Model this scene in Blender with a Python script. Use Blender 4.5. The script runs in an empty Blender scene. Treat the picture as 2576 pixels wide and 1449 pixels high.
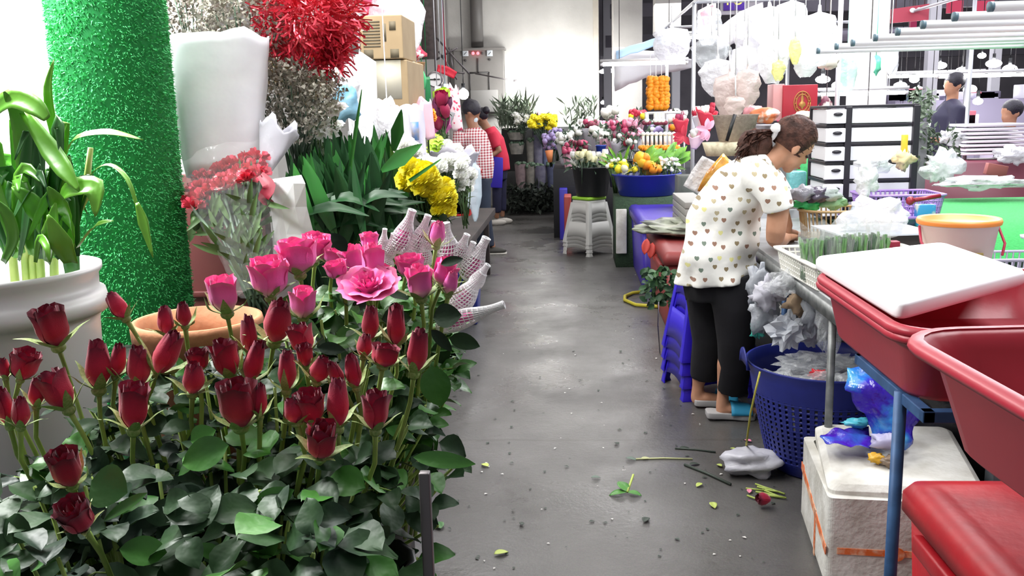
import bpy, math, random
from mathutils import Vector as V, Matrix, Euler, noise
S = bpy.context.scene
COL = S.collection
PI = math.pi
# ---------------------------------------------------------------- camera
F = 2300.0
EYE = V((0, 0, 1.47))
Yc = V((145, 444, -F)).normalized()
Zc = V((-.025, 1, (-.025 * 145 + 444) / F)); Zc.normalize(); Zc = (Zc - Yc * Zc.dot(Yc)).normalized()
Xc = Yc.cross(Zc)
ROT = Matrix((Xc, Yc, Zc))
cd = bpy.data.cameras.new('camera'); cd.sensor_width = 36; cd.lens = 36 * F / 2576
cd.clip_end = 200; cd.clip_start = .05
cam = bpy.data.objects.new('camera', cd); COL.objects.link(cam)
cam.matrix_world = Matrix.Translation(EYE) @ ROT.to_4x4()
S.camera = cam
def ray(px, py): return ROT @ V((px - 1288, -(py - 724.5), -F))
def W(px, py, Y):
    r = ray(px, py); return EYE + r * (Y / r.y)
def G(px, py, z=0):
    r = ray(px, py); return EYE + r * ((z - EYE.z) / r.z)
# ---------------------------------------------------------------- view, world, lights
S.view_settings.view_transform = 'Standard'; S.view_settings.look = 'None'
S.view_settings.exposure = 0.6; S.view_settings.gamma = 1; S.view_settings.use_curve_mapping = False
w = bpy.data.worlds.new('world'); S.world = w; w.use_nodes = True
w.node_tree.nodes['Background'].inputs[0].default_value = (.93, .95, 1, 1)
w.node_tree.nodes['Background'].inputs[1].default_value = .16
def area(name, loc, rot, sx, sy, power, col=(1, .98, .96), spread=180):
    d = bpy.data.lights.new(name, 'AREA'); d.shape = 'RECTANGLE'; d.size = sx; d.size_y = sy
    d.energy = power; d.color = col; d.spread = math.radians(spread)
    o = bpy.data.objects.new(name, d); COL.objects.link(o); o.location = loc; o.rotation_euler = rot
    return o
area('hall_tube_light', (-.4, 4.5, 3.9), (0, 0, 0), 1.2, 9, 60)
area('hall_tube_light', (-.4, 12, 4.1), (0, 0, 0), 3, 5, 26)
area('stall_light', (1.75, 3.4, 2.55), (0, -.12, 0), .8, 3.2, 60, (.97, .98, 1))
area('stall_light', (2.0, 7.5, 2.7), (0, 0, 0), 1.5, 4.0, 110, (.97, .98, 1))
area('far_stall_light', (1.2, 12.0, 2.9), (0, 0, 0), 2, 3, 60)
area('back_wall_light', (-.2, 13.8, 1.9), (math.radians(82), 0, 0), 1.2, .2, 40, (1, 1, .97))
area('market_light', (6, 12, 3.6), (0, 0, 0), 7, 12, 420, (.93, .92, 1))
area('left_lamp', (-1.55, 2.0, 2.25), (math.radians(-8), math.radians(-8), 0), .3, .9, 60, (1, 1, .98))
area('left_stall_light', (-1.0, 4.3, 2.7), (0, 0, 0), .8, 5, 90)

# ---------------------------------------------------------------- materials
def lin(c):
    if isinstance(c, str):
        c = [int(c[i:i + 2], 16) / 255 for i in (0, 2, 4)]
        c = [x / 12.92 if x < .04045 else ((x + .055) / 1.055) ** 2.4 for x in c]
    return (*c[:3], 1)
MATS = {}
def mat(name, c, rough=.5, metal=0, c2=None, scale=8, detail=4, bump=0, bscale=None, alpha=1, emit=0, trans=0,
        back=None, sheen=0, pv=None, rand=0, spec=.5, sss=0, lo=.35, hi=.65, dist=.1):
    if name in MATS: return MATS[name]
    m = bpy.data.materials.new(name); m.use_nodes = True; N = m.node_tree.nodes; L = m.node_tree.links
    b = N['Principled BSDF']; b.inputs['Roughness'].default_value = rough; b.inputs['Metallic'].default_value = metal
    b.inputs['Specular IOR Level'].default_value = spec
    b.inputs['Alpha'].default_value = alpha; b.inputs['Transmission Weight'].default_value = trans
    if sheen: b.inputs['Sheen Weight'].default_value = sheen
    b.inputs['Base Color'].default_value = lin(c)
    tc = N.new('ShaderNodeTexCoord')
    out = None
    if c2:
        n = N.new('ShaderNodeTexNoise'); n.inputs['Scale'].default_value = scale; n.inputs['Detail'].default_value = detail
        L.new(tc.outputs['Object'], n.inputs['Vector'])
        r = N.new('ShaderNodeValToRGB'); r.color_ramp.elements[0].position = lo; r.color_ramp.elements[1].position = hi
        r.color_ramp.elements[0].color = lin(c); r.color_ramp.elements[1].color = lin(c2)
        L.new(n.outputs['Fac'], r.inputs['Fac']); out = r.outputs['Color']
    if pv:      # colour runs along each petal or leaf, from base to tip
        a = N.new('ShaderNodeAttribute'); a.attribute_name = 'pv'
        r = N.new('ShaderNodeValToRGB'); r.color_ramp.elements[0].color = lin(pv[0][1]); r.color_ramp.elements[0].position = pv[0][0]
        r.color_ramp.elements[1].color = lin(pv[-1][1]); r.color_ramp.elements[1].position = pv[-1][0]
        for p, cc in pv[1:-1]:
            e = r.color_ramp.elements.new(p); e.color = lin(cc)
        src = a.outputs['Fac']
        if scale:
            n = N.new('ShaderNodeTexNoise'); n.inputs['Scale'].default_value = scale; L.new(tc.outputs['Object'], n.inputs['Vector'])
            mm = N.new('ShaderNodeMath'); mm.operation = 'MULTIPLY_ADD'; mm.inputs[1].default_value = .16
            L.new(n.outputs['Fac'], mm.inputs[0])
            m2 = N.new('ShaderNodeMath'); m2.operation = 'SUBTRACT'; m2.inputs[1].default_value = .175
            L.new(src, m2.inputs[0]); L.new(m2.outputs[0], mm.inputs[2]); src = mm.outputs[0]
        L.new(src, r.inputs['Fac']); out = r.outputs['Color']
    if rand:
        oi = N.new('ShaderNodeObjectInfo'); h = N.new('ShaderNodeHueSaturation')
        mr = N.new('ShaderNodeMapRange'); mr.inputs['To Min'].default_value = 1 - rand; mr.inputs['To Max'].default_value = 1 + rand
        L.new(oi.outputs['Random'], mr.inputs['Value']); L.new(mr.outputs['Result'], h.inputs['Value'])
        if out: L.new(out, h.inputs['Color'])
        else: h.inputs['Color'].default_value = lin(c)
        out = h.outputs['Color']
    if back:
        g = N.new('ShaderNodeNewGeometry'); mx = N.new('ShaderNodeMix'); mx.data_type = 'RGBA'
        L.new(g.outputs['Backfacing'], mx.inputs['Factor'])
        if out: L.new(out, mx.inputs['A'])
        else: mx.inputs['A'].default_value = lin(c)
        mx.inputs['B'].default_value = lin(back); out = mx.outputs['Result']
    if out: L.new(out, b.inputs['Base Color'])
    if emit:
        b.inputs['Emission Strength'].default_value = emit
        b.inputs['Emission Color'].default_value = lin(c)
    if bump:
        n = N.new('ShaderNodeTexNoise'); n.inputs['Scale'].default_value = bscale or scale * 4; n.inputs['Detail'].default_value = 3
        L.new(tc.outputs['Object'], n.inputs['Vector'])
        bp = N.new('ShaderNodeBump'); bp.inputs['Strength'].default_value = bump; bp.inputs['Distance'].default_value = dist * .1
        L.new(n.outputs['Fac'], bp.inputs['Height']); L.new(bp.outputs['Normal'], b.inputs['Normal'])
    MATS[name] = m
    return m
def pl(c, rough=.35, **k):        # plain plastic
    return mat('plastic_' + c + str(rough), c, rough, bump=.02, bscale=60, **k)
def clear(name, c='f4f6ff', alpha=.3, rough=.12, bump=.6, bscale=30, **k):
    return mat(name, c, rough, alpha=alpha, bump=bump, bscale=bscale, dist=.2, spec=1.0, **k)
# ---------------------------------------------------------------- mesh helper
class MB:
    def __init__(s, M=None):
        s.v = []; s.f = []; s.m = []; s.p = []; s.M = M or Matrix.Identity(4); s.mi = 0
    def add(s, vs, fs, pv=None):
        o = len(s.v); s.v += [s.M @ V(q) for q in vs]
        s.f += [tuple(i + o for i in f) for f in fs]; s.m += [s.mi] * len(fs)
        s.p += list(pv) if pv else [.5] * len(vs)
        return s
    def box(s, c, d, R=None, taper=1):
        x, y, z = d[0] / 2, d[1] / 2, d[2] / 2; vs = []
        for k in (-1, 1):
            t = taper if k < 0 else 1
            for a, b in ((-1, -1), (1, -1), (1, 1), (-1, 1)):
                q = V((a * x * t, b * y * t, k * z))
                if R: q = R @ q
                vs.append(q + V(c))
        return s.add(vs, [(3, 2, 1, 0), (4, 5, 6, 7), (0, 1, 5, 4), (1, 2, 6, 5), (2, 3, 7, 6), (3, 0, 4, 7)])
    def grid(s, fn, nu, nv, close=False, pv=None):
        vs = []; ps = []
        for j in range(nv + 1):
            for i in range(nu + (0 if close else 1)):
                vs.append(fn(i / nu, j / nv)); ps.append(j / nv if pv is None else pv(i / nu, j / nv))
        w = nu if close else nu + 1; fs = []
        for j in range(nv):
            for i in range(nu):
                a = j * w + i; b = j * w + (i + 1) % w if close else a + 1
                fs.append((a, b, b + w, a + w))
        return s.add(vs, fs, ps)
    def loft(s, rings, cap=True, closed=True):
        n = len(rings[0]); vs = [q for r in rings for q in r]; fs = []
        for j in range(len(rings) - 1):
            for i in range(n if closed else n - 1):
                a = j * n + i; b = j * n + (i + 1) % n
                fs.append((a, b, b + n, a + n))
        if cap:
            fs.append(tuple(range(n - 1, -1, -1))); fs.append(tuple(range((len(rings) - 1) * n, len(rings) * n)))
        return s.add(vs, fs, [j / max(1, len(rings) - 1) for j in range(len(rings)) for _ in range(n)])
    def lathe(s, prof, n=24, c=(0, 0, 0), sy=1, cap=False, R=None, sq=0):
        rs = []
        for r, z in prof:
            ring = []
            for i in range(n):
                a = 2 * PI * i / n; ca, sa = math.cos(a), math.sin(a)
                if sq:
                    k = 2 / sq; x = abs(ca) ** k * (1 if ca > 0 else -1); y = abs(sa) ** k * (1 if sa > 0 else -1)
                else: x, y = ca, sa
                q = V((r * x, r * y * sy, z))
                if R: q = R @ q
                ring.append(q + V(c))
            rs.append(ring)
        return s.loft(rs, cap)
    def tube(s, pts, r, n=8, cap=True, flat=1):
        pts = [V(p) for p in pts]; rs = []; up = None
        for i, p in enumerate(pts):
            t = (pts[min(i + 1, len(pts) - 1)] - pts[max(i - 1, 0)]).normalized()
            if up is None:
                up = V((0, 0, 1)) if abs(t.z) < .9 else V((0, 1, 0))
            a = t.cross(up)
            if a.length < 1e-4: a = t.orthogonal()
            a.normalize(); b = a.cross(t).normalized(); up = b
            rr = r[i] if isinstance(r, (list, tuple)) else r
            rs.append([p + a * rr * math.cos(2 * PI * k / n) + b * rr * flat * math.sin(2 * PI * k / n) for k in range(n)])
        return s.loft(rs, cap)
    def ball(s, c, r, nu=10, nv=6, sc=(1, 1, 1), bumpy=0, R=None, f=1.0):
        c = V(c)
        def fn(u, v):
            a = 2 * PI * u; b = PI * (v - .5); d = V((math.cos(a) * math.cos(b), math.sin(a) * math.cos(b), math.sin(b)))
            k = 1 + bumpy * noise.noise(d * 3 * f + c * 37)
            q = V((d.x * sc[0], d.y * sc[1], d.z * sc[2])) * r * k
            return c + (R @ q if R else q)
        return s.grid(fn, nu, nv, close=True)
    def leaf(s, base, d, up, L, w, fold=.25, droop=.3, nv=6, tip=.9, twist=0, wav=0):
        base = V(base); d = V(d).normalized(); sd = d.cross(V(up))
        if sd.length < 1e-3: sd = d.orthogonal()
        sd.normalize(); n = sd.cross(d)
        if twist: q = Matrix.Rotation(twist, 3, d); sd = q @ sd; n = q @ n
        def fn(u, v):
            x = (u - .5) * 2; ww = w / 2 * (math.sin(PI * min(1, v ** tip)) ** .75 if 0 < v < 1 else 0) + .0005
            wv = wav * math.sin(v * 9 + x * 2) * abs(x)
            return base + d * (L * (v - .15 * droop * v * v)) + sd * x * ww + n * (fold * abs(x) * ww - droop * L * v * v * .6 + wv * w)
        return s.grid(fn, 4, nv)
    def strap(s, pts, ws, fold=.2, up=(0, -1, .4), sub=4):
        P = [V(p) for p in pts]; Q = []; WW = []
        n = len(P)
        for i in range(n - 1):      # catmull-rom
            p0, p1, p2, p3 = P[max(i - 1, 0)], P[i], P[i + 1], P[min(i + 2, n - 1)]
            for k in range(sub):
                t = k / sub
                Q.append(.5 * ((2 * p1) + (-p0 + p2) * t + (2 * p0 - 5 * p1 + 4 * p2 - p3) * t * t + (-p0 + 3 * p1 - 3 * p2 + p3) * t ** 3))
                WW.append(ws[i] * (1 - t) + ws[i + 1] * t)
        Q.append(P[-1]); WW.append(ws[-1]); vs = []; ps = []; m = len(Q)
        for i, q in enumerate(Q):
            t = (Q[min(i + 1, m - 1)] - Q[max(i - 1, 0)]).normalized(); sd = t.cross(V(up))
            if sd.length < 1e-3: sd = t.orthogonal()
            sd.normalize(); nn = sd.cross(t)
            for x in (-1, -.5, 0, .5, 1):
                vs.append(q + sd * x * WW[i] / 2 + nn * abs(x) * fold * WW[i] / 2); ps.append(i / m)
        return s.add(vs, [(i * 5 + k, i * 5 + k + 1, i * 5 + k + 6, i * 5 + k + 5) for i in range(m - 1) for k in range(4)], ps)
    def build(s, name, m, parent=None, loc=None, smooth=True, bevel=0, seg=2, sub=0, solid=0, remesh=0, smoothing=0, wire=0, disp=0):
        me = bpy.data.meshes.new(name)
        if loc is not None: o0 = V(loc); vs = [q - o0 for q in s.v]
        else: vs = s.v
        if parent is not None and getattr(s, 'world', False):
            inv = s.inv; vs = [inv @ q for q in vs]
        me.from_pydata(vs, [], s.f)
        if not isinstance(m, (list, tuple)): m = [m]
        for q in m: me.materials.append(q)
        if any(s.m): me.polygons.foreach_set('material_index', s.m)
        if smooth: me.polygons.foreach_set('use_smooth', [True] * len(s.f))
        at = me.attributes.new('pv', 'FLOAT', 'POINT'); at.data.foreach_set('value', s.p)
        me.update()
        o = bpy.data.objects.new(name, me); COL.objects.link(o)
        if loc is not None: o.location = loc
        if parent is not None: o.parent = parent
        if remesh:
            q = o.modifiers.new('r', 'REMESH'); q.mode = 'VOXEL'; q.voxel_size = remesh; q.use_smooth_shade = True
        if smoothing:
            q = o.modifiers.new('s', 'SMOOTH'); q.iterations = smoothing; q.factor = .5
        if solid:
            q = o.modifiers.new('t', 'SOLIDIFY'); q.thickness = solid; q.offset = 0
        if bevel:
            q = o.modifiers.new('b', 'BEVEL'); q.width = bevel; q.segments = seg; q.limit_method = 'ANGLE'; q.angle_limit = .6
        if sub:
            q = o.modifiers.new('u', 'SUBSURF'); q.levels = sub; q.render_levels = sub
        if wire:
            q = o.modifiers.new('w', 'WIREFRAME'); q.thickness = wire; q.use_even_offset = False
        return o
def tag(o, label=None, cat=None, group=None, kind=None):
    if label: o['label'] = label
    if cat: o['category'] = cat
    if group: o['group'] = group
    if kind: o['kind'] = kind
    return o
def thing(name, label, cat, loc=(0, 0, 0), rz=0, group=None):
    o = bpy.data.objects.new(name, None); COL.objects.link(o); o.empty_display_size = .05
    o.location = loc; o.rotation_euler = (0, 0, rz); tag(o, label, cat, group); return o
def WB(o):                      # builder that takes world coordinates for a part of o
    m = MB(); m.world = True
    m.inv = (Matrix.Translation(o.location) @ o.rotation_euler.to_matrix().to_4x4()).inverted()
    return m
def struct(o): o['kind'] = 'structure'; return o
def copy_tree(o, parent=None):
    c = o.copy(); COL.objects.link(c)
    if parent: c.parent = parent
    for ch in list(o.children): copy_tree(ch, c)
    return c
def rnd(a, b): return random.uniform(a, b)
def rv(s=1): return V((rnd(-s, s), rnd(-s, s), rnd(-s, s)))
# ---------------------------------------------------------------- structure
def floor_mat():
    m = bpy.data.materials.new('wet_concrete'); m.use_nodes = True; N = m.node_tree.nodes; L = m.node_tree.links
    b = N['Principled BSDF']; tc = N.new('ShaderNodeTexCoord')
    def nz(sc, det=6, rough=.6):
        n = N.new('ShaderNodeTexNoise'); n.inputs['Scale'].default_value = sc; n.inputs['Detail'].default_value = det
        n.inputs['Roughness'].default_value = rough; L.new(tc.outputs['Object'], n.inputs['Vector']); return n
    a = nz(.9); r = N.new('ShaderNodeValToRGB'); L.new(a.outputs['Fac'], r.inputs['Fac'])
    r.color_ramp.elements[0].position = .3; r.color_ramp.elements[0].color = lin('443f3b')
    r.color_ramp.elements[1].position = .7; r.color_ramp.elements[1].color = lin('6a6560')
    g = nz(160, 2); mx = N.new('ShaderNodeMix'); mx.data_type = 'RGBA'; mx.blend_type = 'OVERLAY'; mx.inputs['Factor'].default_value = .5
    L.new(r.outputs['Color'], mx.inputs['A']); L.new(g.outputs['Color'], mx.inputs['B'])
    h = N.new('ShaderNodeHueSaturation'); h.inputs['Saturation'].default_value = .35; L.new(mx.outputs['Result'], h.inputs['Color'])
    # dark stains
    st = nz(3.5, 8, .75); sr = N.new('ShaderNodeValToRGB'); sr.color_ramp.elements[0].position = .34; sr.color_ramp.elements[1].position = .42
    sr.color_ramp.elements[0].color = (.35, .33, .31, 1); sr.color_ramp.elements[1].color = (1, 1, 1, 1)
    L.new(st.outputs['Fac'], sr.inputs['Fac'])
    mu = N.new('ShaderNodeMix'); mu.data_type = 'RGBA'; mu.blend_type = 'MULTIPLY'; mu.inputs['Factor'].default_value = .45
    L.new(h.outputs['Color'], mu.inputs['A']); L.new(sr.outputs['Color'], mu.inputs['B'])
    # slab joints across the aisle
    sep = N.new('ShaderNodeSeparateXYZ'); L.new(tc.outputs['Object'], sep.inputs[0])
    wob = N.new('ShaderNodeMath'); wob.operation = 'MULTIPLY_ADD'; wob.inputs[1].default_value = .06; L.new(nz(4).outputs['Fac'], wob.inputs[0]); L.new(sep.outputs['Y'], wob.inputs[2])
    pp = N.new('ShaderNodeMath'); pp.operation = 'PINGPONG'; pp.inputs[1].default_value = 2.0; L.new(wob.outputs[0], pp.inputs[0])
    lt = N.new('ShaderNodeMath'); lt.operation = 'LESS_THAN'; lt.inputs[1].default_value = .012; L.new(pp.outputs[0], lt.inputs[0])
    jm = N.new('ShaderNodeMath'); jm.operation = 'MULTIPLY'; jm.inputs[1].default_value = .45; L.new(lt.outputs[0], jm.inputs[0])
    jx = N.new('ShaderNodeMix'); jx.data_type = 'RGBA'; jx.inputs['B'].default_value = (.07, .065, .06, 1)
    L.new(jm.outputs[0], jx.inputs['Factor']); L.new(mu.outputs['Result'], jx.inputs['A']); L.new(jx.outputs['Result'], b.inputs['Base Color'])
    rr = N.new('ShaderNodeMapRange'); rr.inputs['From Min'].default_value = .35; rr.inputs['From Max'].default_value = .65
    rr.inputs['To Min'].default_value = .2; rr.inputs['To Max'].default_value = .5
    L.new(nz(1.7, 5).outputs['Fac'], rr.inputs['Value']); L.new(rr.outputs['Result'], b.inputs['Roughness'])
    bp = N.new('ShaderNodeBump'); bp.inputs['Strength'].default_value = .35; bp.inputs['Distance'].default_value = .004
    L.new(nz(45, 5).outputs['Fac'], bp.inputs['Height']); L.new(bp.outputs['Normal'], b.inputs['Normal'])
    return m
m = MB(); m.box((4, 13, -.05), (20, 30, .1)); struct(m.build('floor', floor_mat(), smooth=False))
wallw = mat('painted_wall', 'bdbbb7', .8, c2='c9c7c3', scale=2.5, bump=.25, bscale=25)
wallg = mat('grey_wall', 'b9b6b2', .8, c2='c9c6c4', scale=2, bump=.2, bscale=20)
BY = 14.8
xr = W(1500, 200, BY).x
def wall(name, c, d, m_): q = MB(); q.box(c, d); o = struct(q.build(name, m_, smooth=False)); return o
wall('wall_back', ((-3.6 + xr) / 2, BY + .1, 2.2), (xr + 3.6, .2, 4.4), wallw)
wall('wall_left', (-3.3, 7.2, 2.2), (.2, 15.4, 4.4), wallw)
wall('ceiling', (4.4, 12, 4.5), (15.6, 26, .2), mat('ceiling_paint', '8a8889', .9, c2='9a9999', scale=1))
wall('wall_right', (12.1, 12, 2.2), (.2, 26, 4.4), wallg)
wall('wall_far', (6.5, 25.1, 2.2), (11.4, .2, 4.4), mat('far_wall', 'a9a4ad', .9, c2='8b8790', scale=1.2))
# reveal strip and white pilaster right of the back wall
def vstrip(name, x0, x1, Y, z0, z1, dy, m_, y=200):
    a, b = W(x0, y, Y).x, W(x1, y, Y).x
    return struct_box(name, ((a + b) / 2, Y + dy / 2, (z0 + z1) / 2), (b - a, dy, z1 - z0), m_)
def struct_box(name, c, d, m_): q = MB(); q.box(c, d); return struct(q.build(name, m_, smooth=False, bevel=.008))
vstrip('trim_1', 1493, 1507, BY - .06, 0, 4.4, .3, mat('beige_trim', 'bdb6aa', .7, c2='c8c2b8', scale=4))
vstrip('wall_pier', 1543, 1616, 14.2, 0, 4.4, .5, wallw)
vstrip('wall_pilaster', 1648, 1712, 13.2, 2.5, 4.4, .4, wallw)
vstrip('wall_column', 2160, 2232, 8.2, 0, 4.4, .35, wallw)
vstrip('trim_2', 1118, 1132, BY - .05, 0, 4.4, .05, mat('grey_trim', 'a09d9a', .6))
vstrip('trim_3', 1060, 1118, 13.6, 0, 4.4, .35, wallw)
# steel joists and beams in the far hall
dk = mat('dark_steel', '4d4a52', .6, c2='5d5963', scale=3)
for i, (x0, x1, z, Y) in enumerate([(.7, 12, 3.1, 16), (.7, 12, 2.75, 18), (.7, 12, 3.4, 14.9), (.7, 12, 2.55, 21)]):
    q = MB(); q.box(((x0 + x1) / 2, Y, z), (x1 - x0, .16, .22)); struct(q.build('trim_%d' % (4 + i), dk, smooth=False))
for i, (px, Y) in enumerate([(1528, 18), (1700, 17), (2340, 13), (2500, 16)]):
    x = W(px, 200, Y).x; q = MB(); q.box((x, Y, 2.2), (.14, .14, 4.4)); struct(q.build('trim_%d' % (8 + i), mat('pale_steel', 'b7b6bc', .5), smooth=False))
# ---------------------------------------------------------------- roses
random.seed(11)
RED = mat('red_petal', 'b0153a', .6, pv=[(0, 'd8306c'), (.25, 'c0183e'), (.65, 'a4143a'), (1.0, '561430')], scale=5, sheen=.25, rand=.18, bump=.15, bscale=40, spec=.25)
PINK = mat('pink_petal', 'f07aa8', .55, pv=[(0, 'fbc0e0'), (.3, 'f672c6'), (.75, 'f25fae'), (1, 'f78cae')], scale=4, sheen=.2, rand=.08, bump=.1, bscale=30, spec=.3, sss=.1)
SEP = mat('sepal_green', 'a0b374', .6, c2='7d9a54', scale=20, rand=.15, bump=.1)
STEM = mat('stem_green', '9dbb56', .5, c2='7c9448', scale=14, rand=.2)
LEAF = mat('rose_leaf', '33502f', .45, c2='1e3026', scale=9, back='566b50', rand=.35, bump=.35, bscale=26, spec=.22)
LEAFB = mat('rose_leaf_bright', '4c8a34', .42, c2='3a6c30', scale=9, back='7d9c5c', rand=.25, bump=.35, bscale=26)
def petal(m, a0, hw, s, h, top, flare, slope=0, wv=.03, nu=6, nv=7, tipdrop=.12, base=.16, belly=.5):
    ph = rnd(0, 6)
    def fn(u, v):
        x = (u - .5) * 2
        wd = (.45 + .55 * math.sin(PI * min(1, .12 + v * .72)))
        a = a0 + hw * x * wd
        b = base + (belly - base) * math.sin(PI / 2 * min(1, v / .42)) if v < .42 else belly + (top - belly) * ((v - .42) / .58) ** 1.3
        r = s * b + flare * max(0, v - .45) ** 2 * 2.2 + .018 * x * (1 - v)
        r += wv * v * math.sin(x * 5 + ph)
        z = h * v * (1 - tipdrop * x * x * v) - flare * max(0, v - .6) ** 2 * .8 + slope * math.cos(a) * v
        return V((r * math.cos(a), r * math.sin(a), z))
    m.grid(fn, nu, nv)
def bloom(kind):
    m = MB()
    if kind == 'bud':
        a = rnd(0, 6)
        for i in range(3): petal(m, a + i * 2.1, 1.35, .62 - .02 * i, rnd(.9, .98), rnd(.26, .36), .02, rnd(-.05, .05))
        for i in range(3): petal(m, a + 1 + i * 2.1, 1.3, .5, 1.0, .27, 0, rnd(-.04, .04))
        for i in range(2): petal(m, a + i * 3, 1.7, .34, 1.02, .3, 0)
        petal(m, a, 2.2, .2, 1.03, .4, 0)
    elif kind == 'loose':       # bud with a peeled outer petal
        a = rnd(0, 6)
        for i in range(3): petal(m, a + i * 2.1, 1.2, .68, rnd(.82, .95), rnd(.36, .5), .12, rnd(-.06, .06), wv=.05)
        for i in range(3): petal(m, a + 1 + i * 2.1, 1.25, .58, .95, .4, .03, wv=.04)
        for i in range(3): petal(m, a + .4 + i * 2.1, 1.3, .42, .98, .38, 0)
        petal(m, a, 2.3, .24, .98, .4, 0)
    elif kind == 'half':
        a = rnd(0, 6)
        for i in range(4): petal(m, a + i * 1.57, 1.0, .86, rnd(.82, .92), .48, .14, wv=.04)
        for i in range(4): petal(m, a + .8 + i * 1.57, 1.0, .78, .95, .5, .07, wv=.04)
        for i in range(4): petal(m, a + .3 + i * 1.57, 1.0, .64, .97, .47, .04, wv=.04)
        for i in range(3): petal(m, a + i * 2.1, 1.2, .42, .92, .5, .02, wv=.04)
        petal(m, a, 2.5, .22, .9, .5, 0)
    else:                        # open
        a = rnd(0, 6)
        for i in range(6): petal(m, a + i * 1.05, .78, 1.05, .55, 1.05, .5, wv=.09, base=.12)
        for i in range(6): petal(m, a + .5 + i * 1.05, .75, 1.0, .62, .85, .5, wv=.07, base=.12)
        for i in range(5): petal(m, a + .2 + i * 1.26, .8, .8, .68, .75, .25, wv=.07)
        for i in range(5): petal(m, a + .7 + i * 1.26, .8, .58, .66, .7, .1, wv=.06)
        for i in range(4): petal(m, a + i * 1.57, .9, .36, .6, .65, 0, wv=.06)
        petal(m, a, 2.4, .18, .55, .6, 0)
    return m
def calyx(wide, spread):
    m = MB(); m.ball((0, 0, -.06), .13, 10, 6, sc=(1, 1, 1.1))
    a = rnd(0, 6)
    for i in range(5):
        t = a + i * 1.257 + rnd(-.15, .15); L = rnd(.5, .8) * wide; out = spread + rnd(-.1, .25)
        c, s = math.cos(t), math.sin(t); P = []
        for k in range(6):
            v = k / 5; r = .10 + (.24 if out < .5 else .2) * math.sin(min(1, v * 2) * PI / 2) * wide / 1.0 + out * v * v * .5
            z = -.02 + L * v * (1 - .45 * out * v)
            P.append(V((r * c, r * s, z)))
        m.strap(P, [.16, .2, .17, .12, .06, .01], fold=-.25, up=(c, s, .3), sub=2)
    return m
BL = {}
for k, n in (('bud', 5), ('loose', 4), ('half', 3), ('open', 1)):
    BL[k] = []
    for i in range(n):
        o = bloom(k).build('bloom', RED); o2 = o.data.copy(); o2.materials[0] = PINK
        BL[k].append((o.data, o2)); bpy.data.objects.remove(o)
CX = []
for i in range(5):
    o = calyx(rnd(.85, 1.1), rnd(0, .6)).build('calyx', SEP); CX.append(o.data); bpy.data.objects.remove(o)
def child(name, me, parent, M):
    o = bpy.data.objects.new(name, me); COL.objects.link(o); o.parent = parent; o.matrix_local = M; return o
def align(d, roll=0):
    d = V(d).normalized(); return d.to_track_quat('Z', 'Y').to_matrix().to_4x4() @ Matrix.Rotation(roll, 4, 'Z')
def rleaf(m, p, d, n, L):       # one rose leaflet
    m.leaf(p, d, n, L, L * rnd(.62, .75), fold=rnd(.1, .45), droop=rnd(0, .5), twist=rnd(-.5, .5), wav=.05, tip=.85)
def sprig(m, p, d, size):         # compound leaf on a stalk
    d = V(d).normalized(); q = p + d * size * .9; m.mi = 1; m.tube([p, (p + q) / 2 + V((0, 0, .006)), q], .0012, 5); m.mi = 0
    rleaf(m, q, d + rv(.15), V((0, 0, 1)) + rv(.5), size * rnd(.9, 1.1))
    sd = d.cross(V((0, 0, 1))).normalized()
    for s in (-1, 1):
        rleaf(m, p + d * size * .6, d * .4 + sd * s + rv(.2), V((0, 0, 1)) + rv(.5), size * rnd(.7, .95))
    return m
ROOTS = {'red': (V((-.55, 1.27, .66)), .34, .09), 'pink': (V((-.44, 1.72, .66)), .17, .1), 'net': (V((-.45, 2.0, .66)), .12, .08)}
FACE = ROT @ V((0, 0, 1))
def rose(px, py, w, h, tilt, kind, col, label, group, Y=None, nod=0, leaves=2, bare=0, root='red', rollv=None, top=False):
    """bloom centred on the photo point, w x h its apparent size, tilt in degrees to the right"""
    c = W(px, py, Y); pw = Y / F; H = h * pw; Wd = w * pw
    t = math.radians(tilt); d = V((math.sin(t), 0, math.cos(t))); d = V((d.x, -math.sin(math.radians(nod)), d.z)).normalized()
    b = c - d * H * .5
    o = thing('rose', label, 'rose', b, 0, group)
    var = random.randrange(len(BL[kind])); me = BL[kind][var][0 if col == 'red' else 1]
    sx = Wd / {'bud': .64, 'loose': .76, 'half': .94, 'open': 2.6}[kind]
    ro = rollv if rollv is not None else rnd(0, 6.28)
    A = align(d, ro)
    child('bloom', me, o, A @ Matrix.Diagonal((sx, sx, H, 1)))
    cs = sx * 1.35 if kind in ('bud', 'loose') else sx * 1.2
    child('calyx', random.choice(CX), o, A @ Matrix.Diagonal((cs, cs, min(H * 1.1, cs * 1.7) * .85, 1)))
    R0, rx, ry = ROOTS[root]
    foot = V((R0.x + max(-rx, min(rx, (b.x - R0.x) * .55)), R0.y + max(-ry, min(ry, (b.y - R0.y) * .5)), R0.z)) + V((rnd(-.02, .02), rnd(-.02, .02), 0))
    s = WB(o); p1 = b - d * .05; mid = (p1 + foot) / 2 + V((rnd(-.02, .02), rnd(-.02, .02), 0))
    s.tube([b - d * cs * .02, b - d * .025, p1, (p1 * 1.3 + mid * .7) / 2, mid, foot], [.0048, .0036, .0036, .0036, .004, .004], 7)
    s.build('stem', STEM, o)
    if leaves:
        f = WB(o)
        for i in range(leaves):
            u = rnd(.12, .5); p = p1.lerp(foot, u); a = rnd(0, 6.28); f_dir = V((math.cos(a), math.sin(a) - .3, rnd(-.1, .5)))
            sprig(f, p, f_dir, rnd(.035, .052))
        f.build('foliage', [LEAF if (col == 'red' and random.random() < .8) else LEAFB, STEM], o)
    return o
def dep(py): return 1.22 - (py - 1010) * (.0009 if py < 1010 else .0009)
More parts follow.
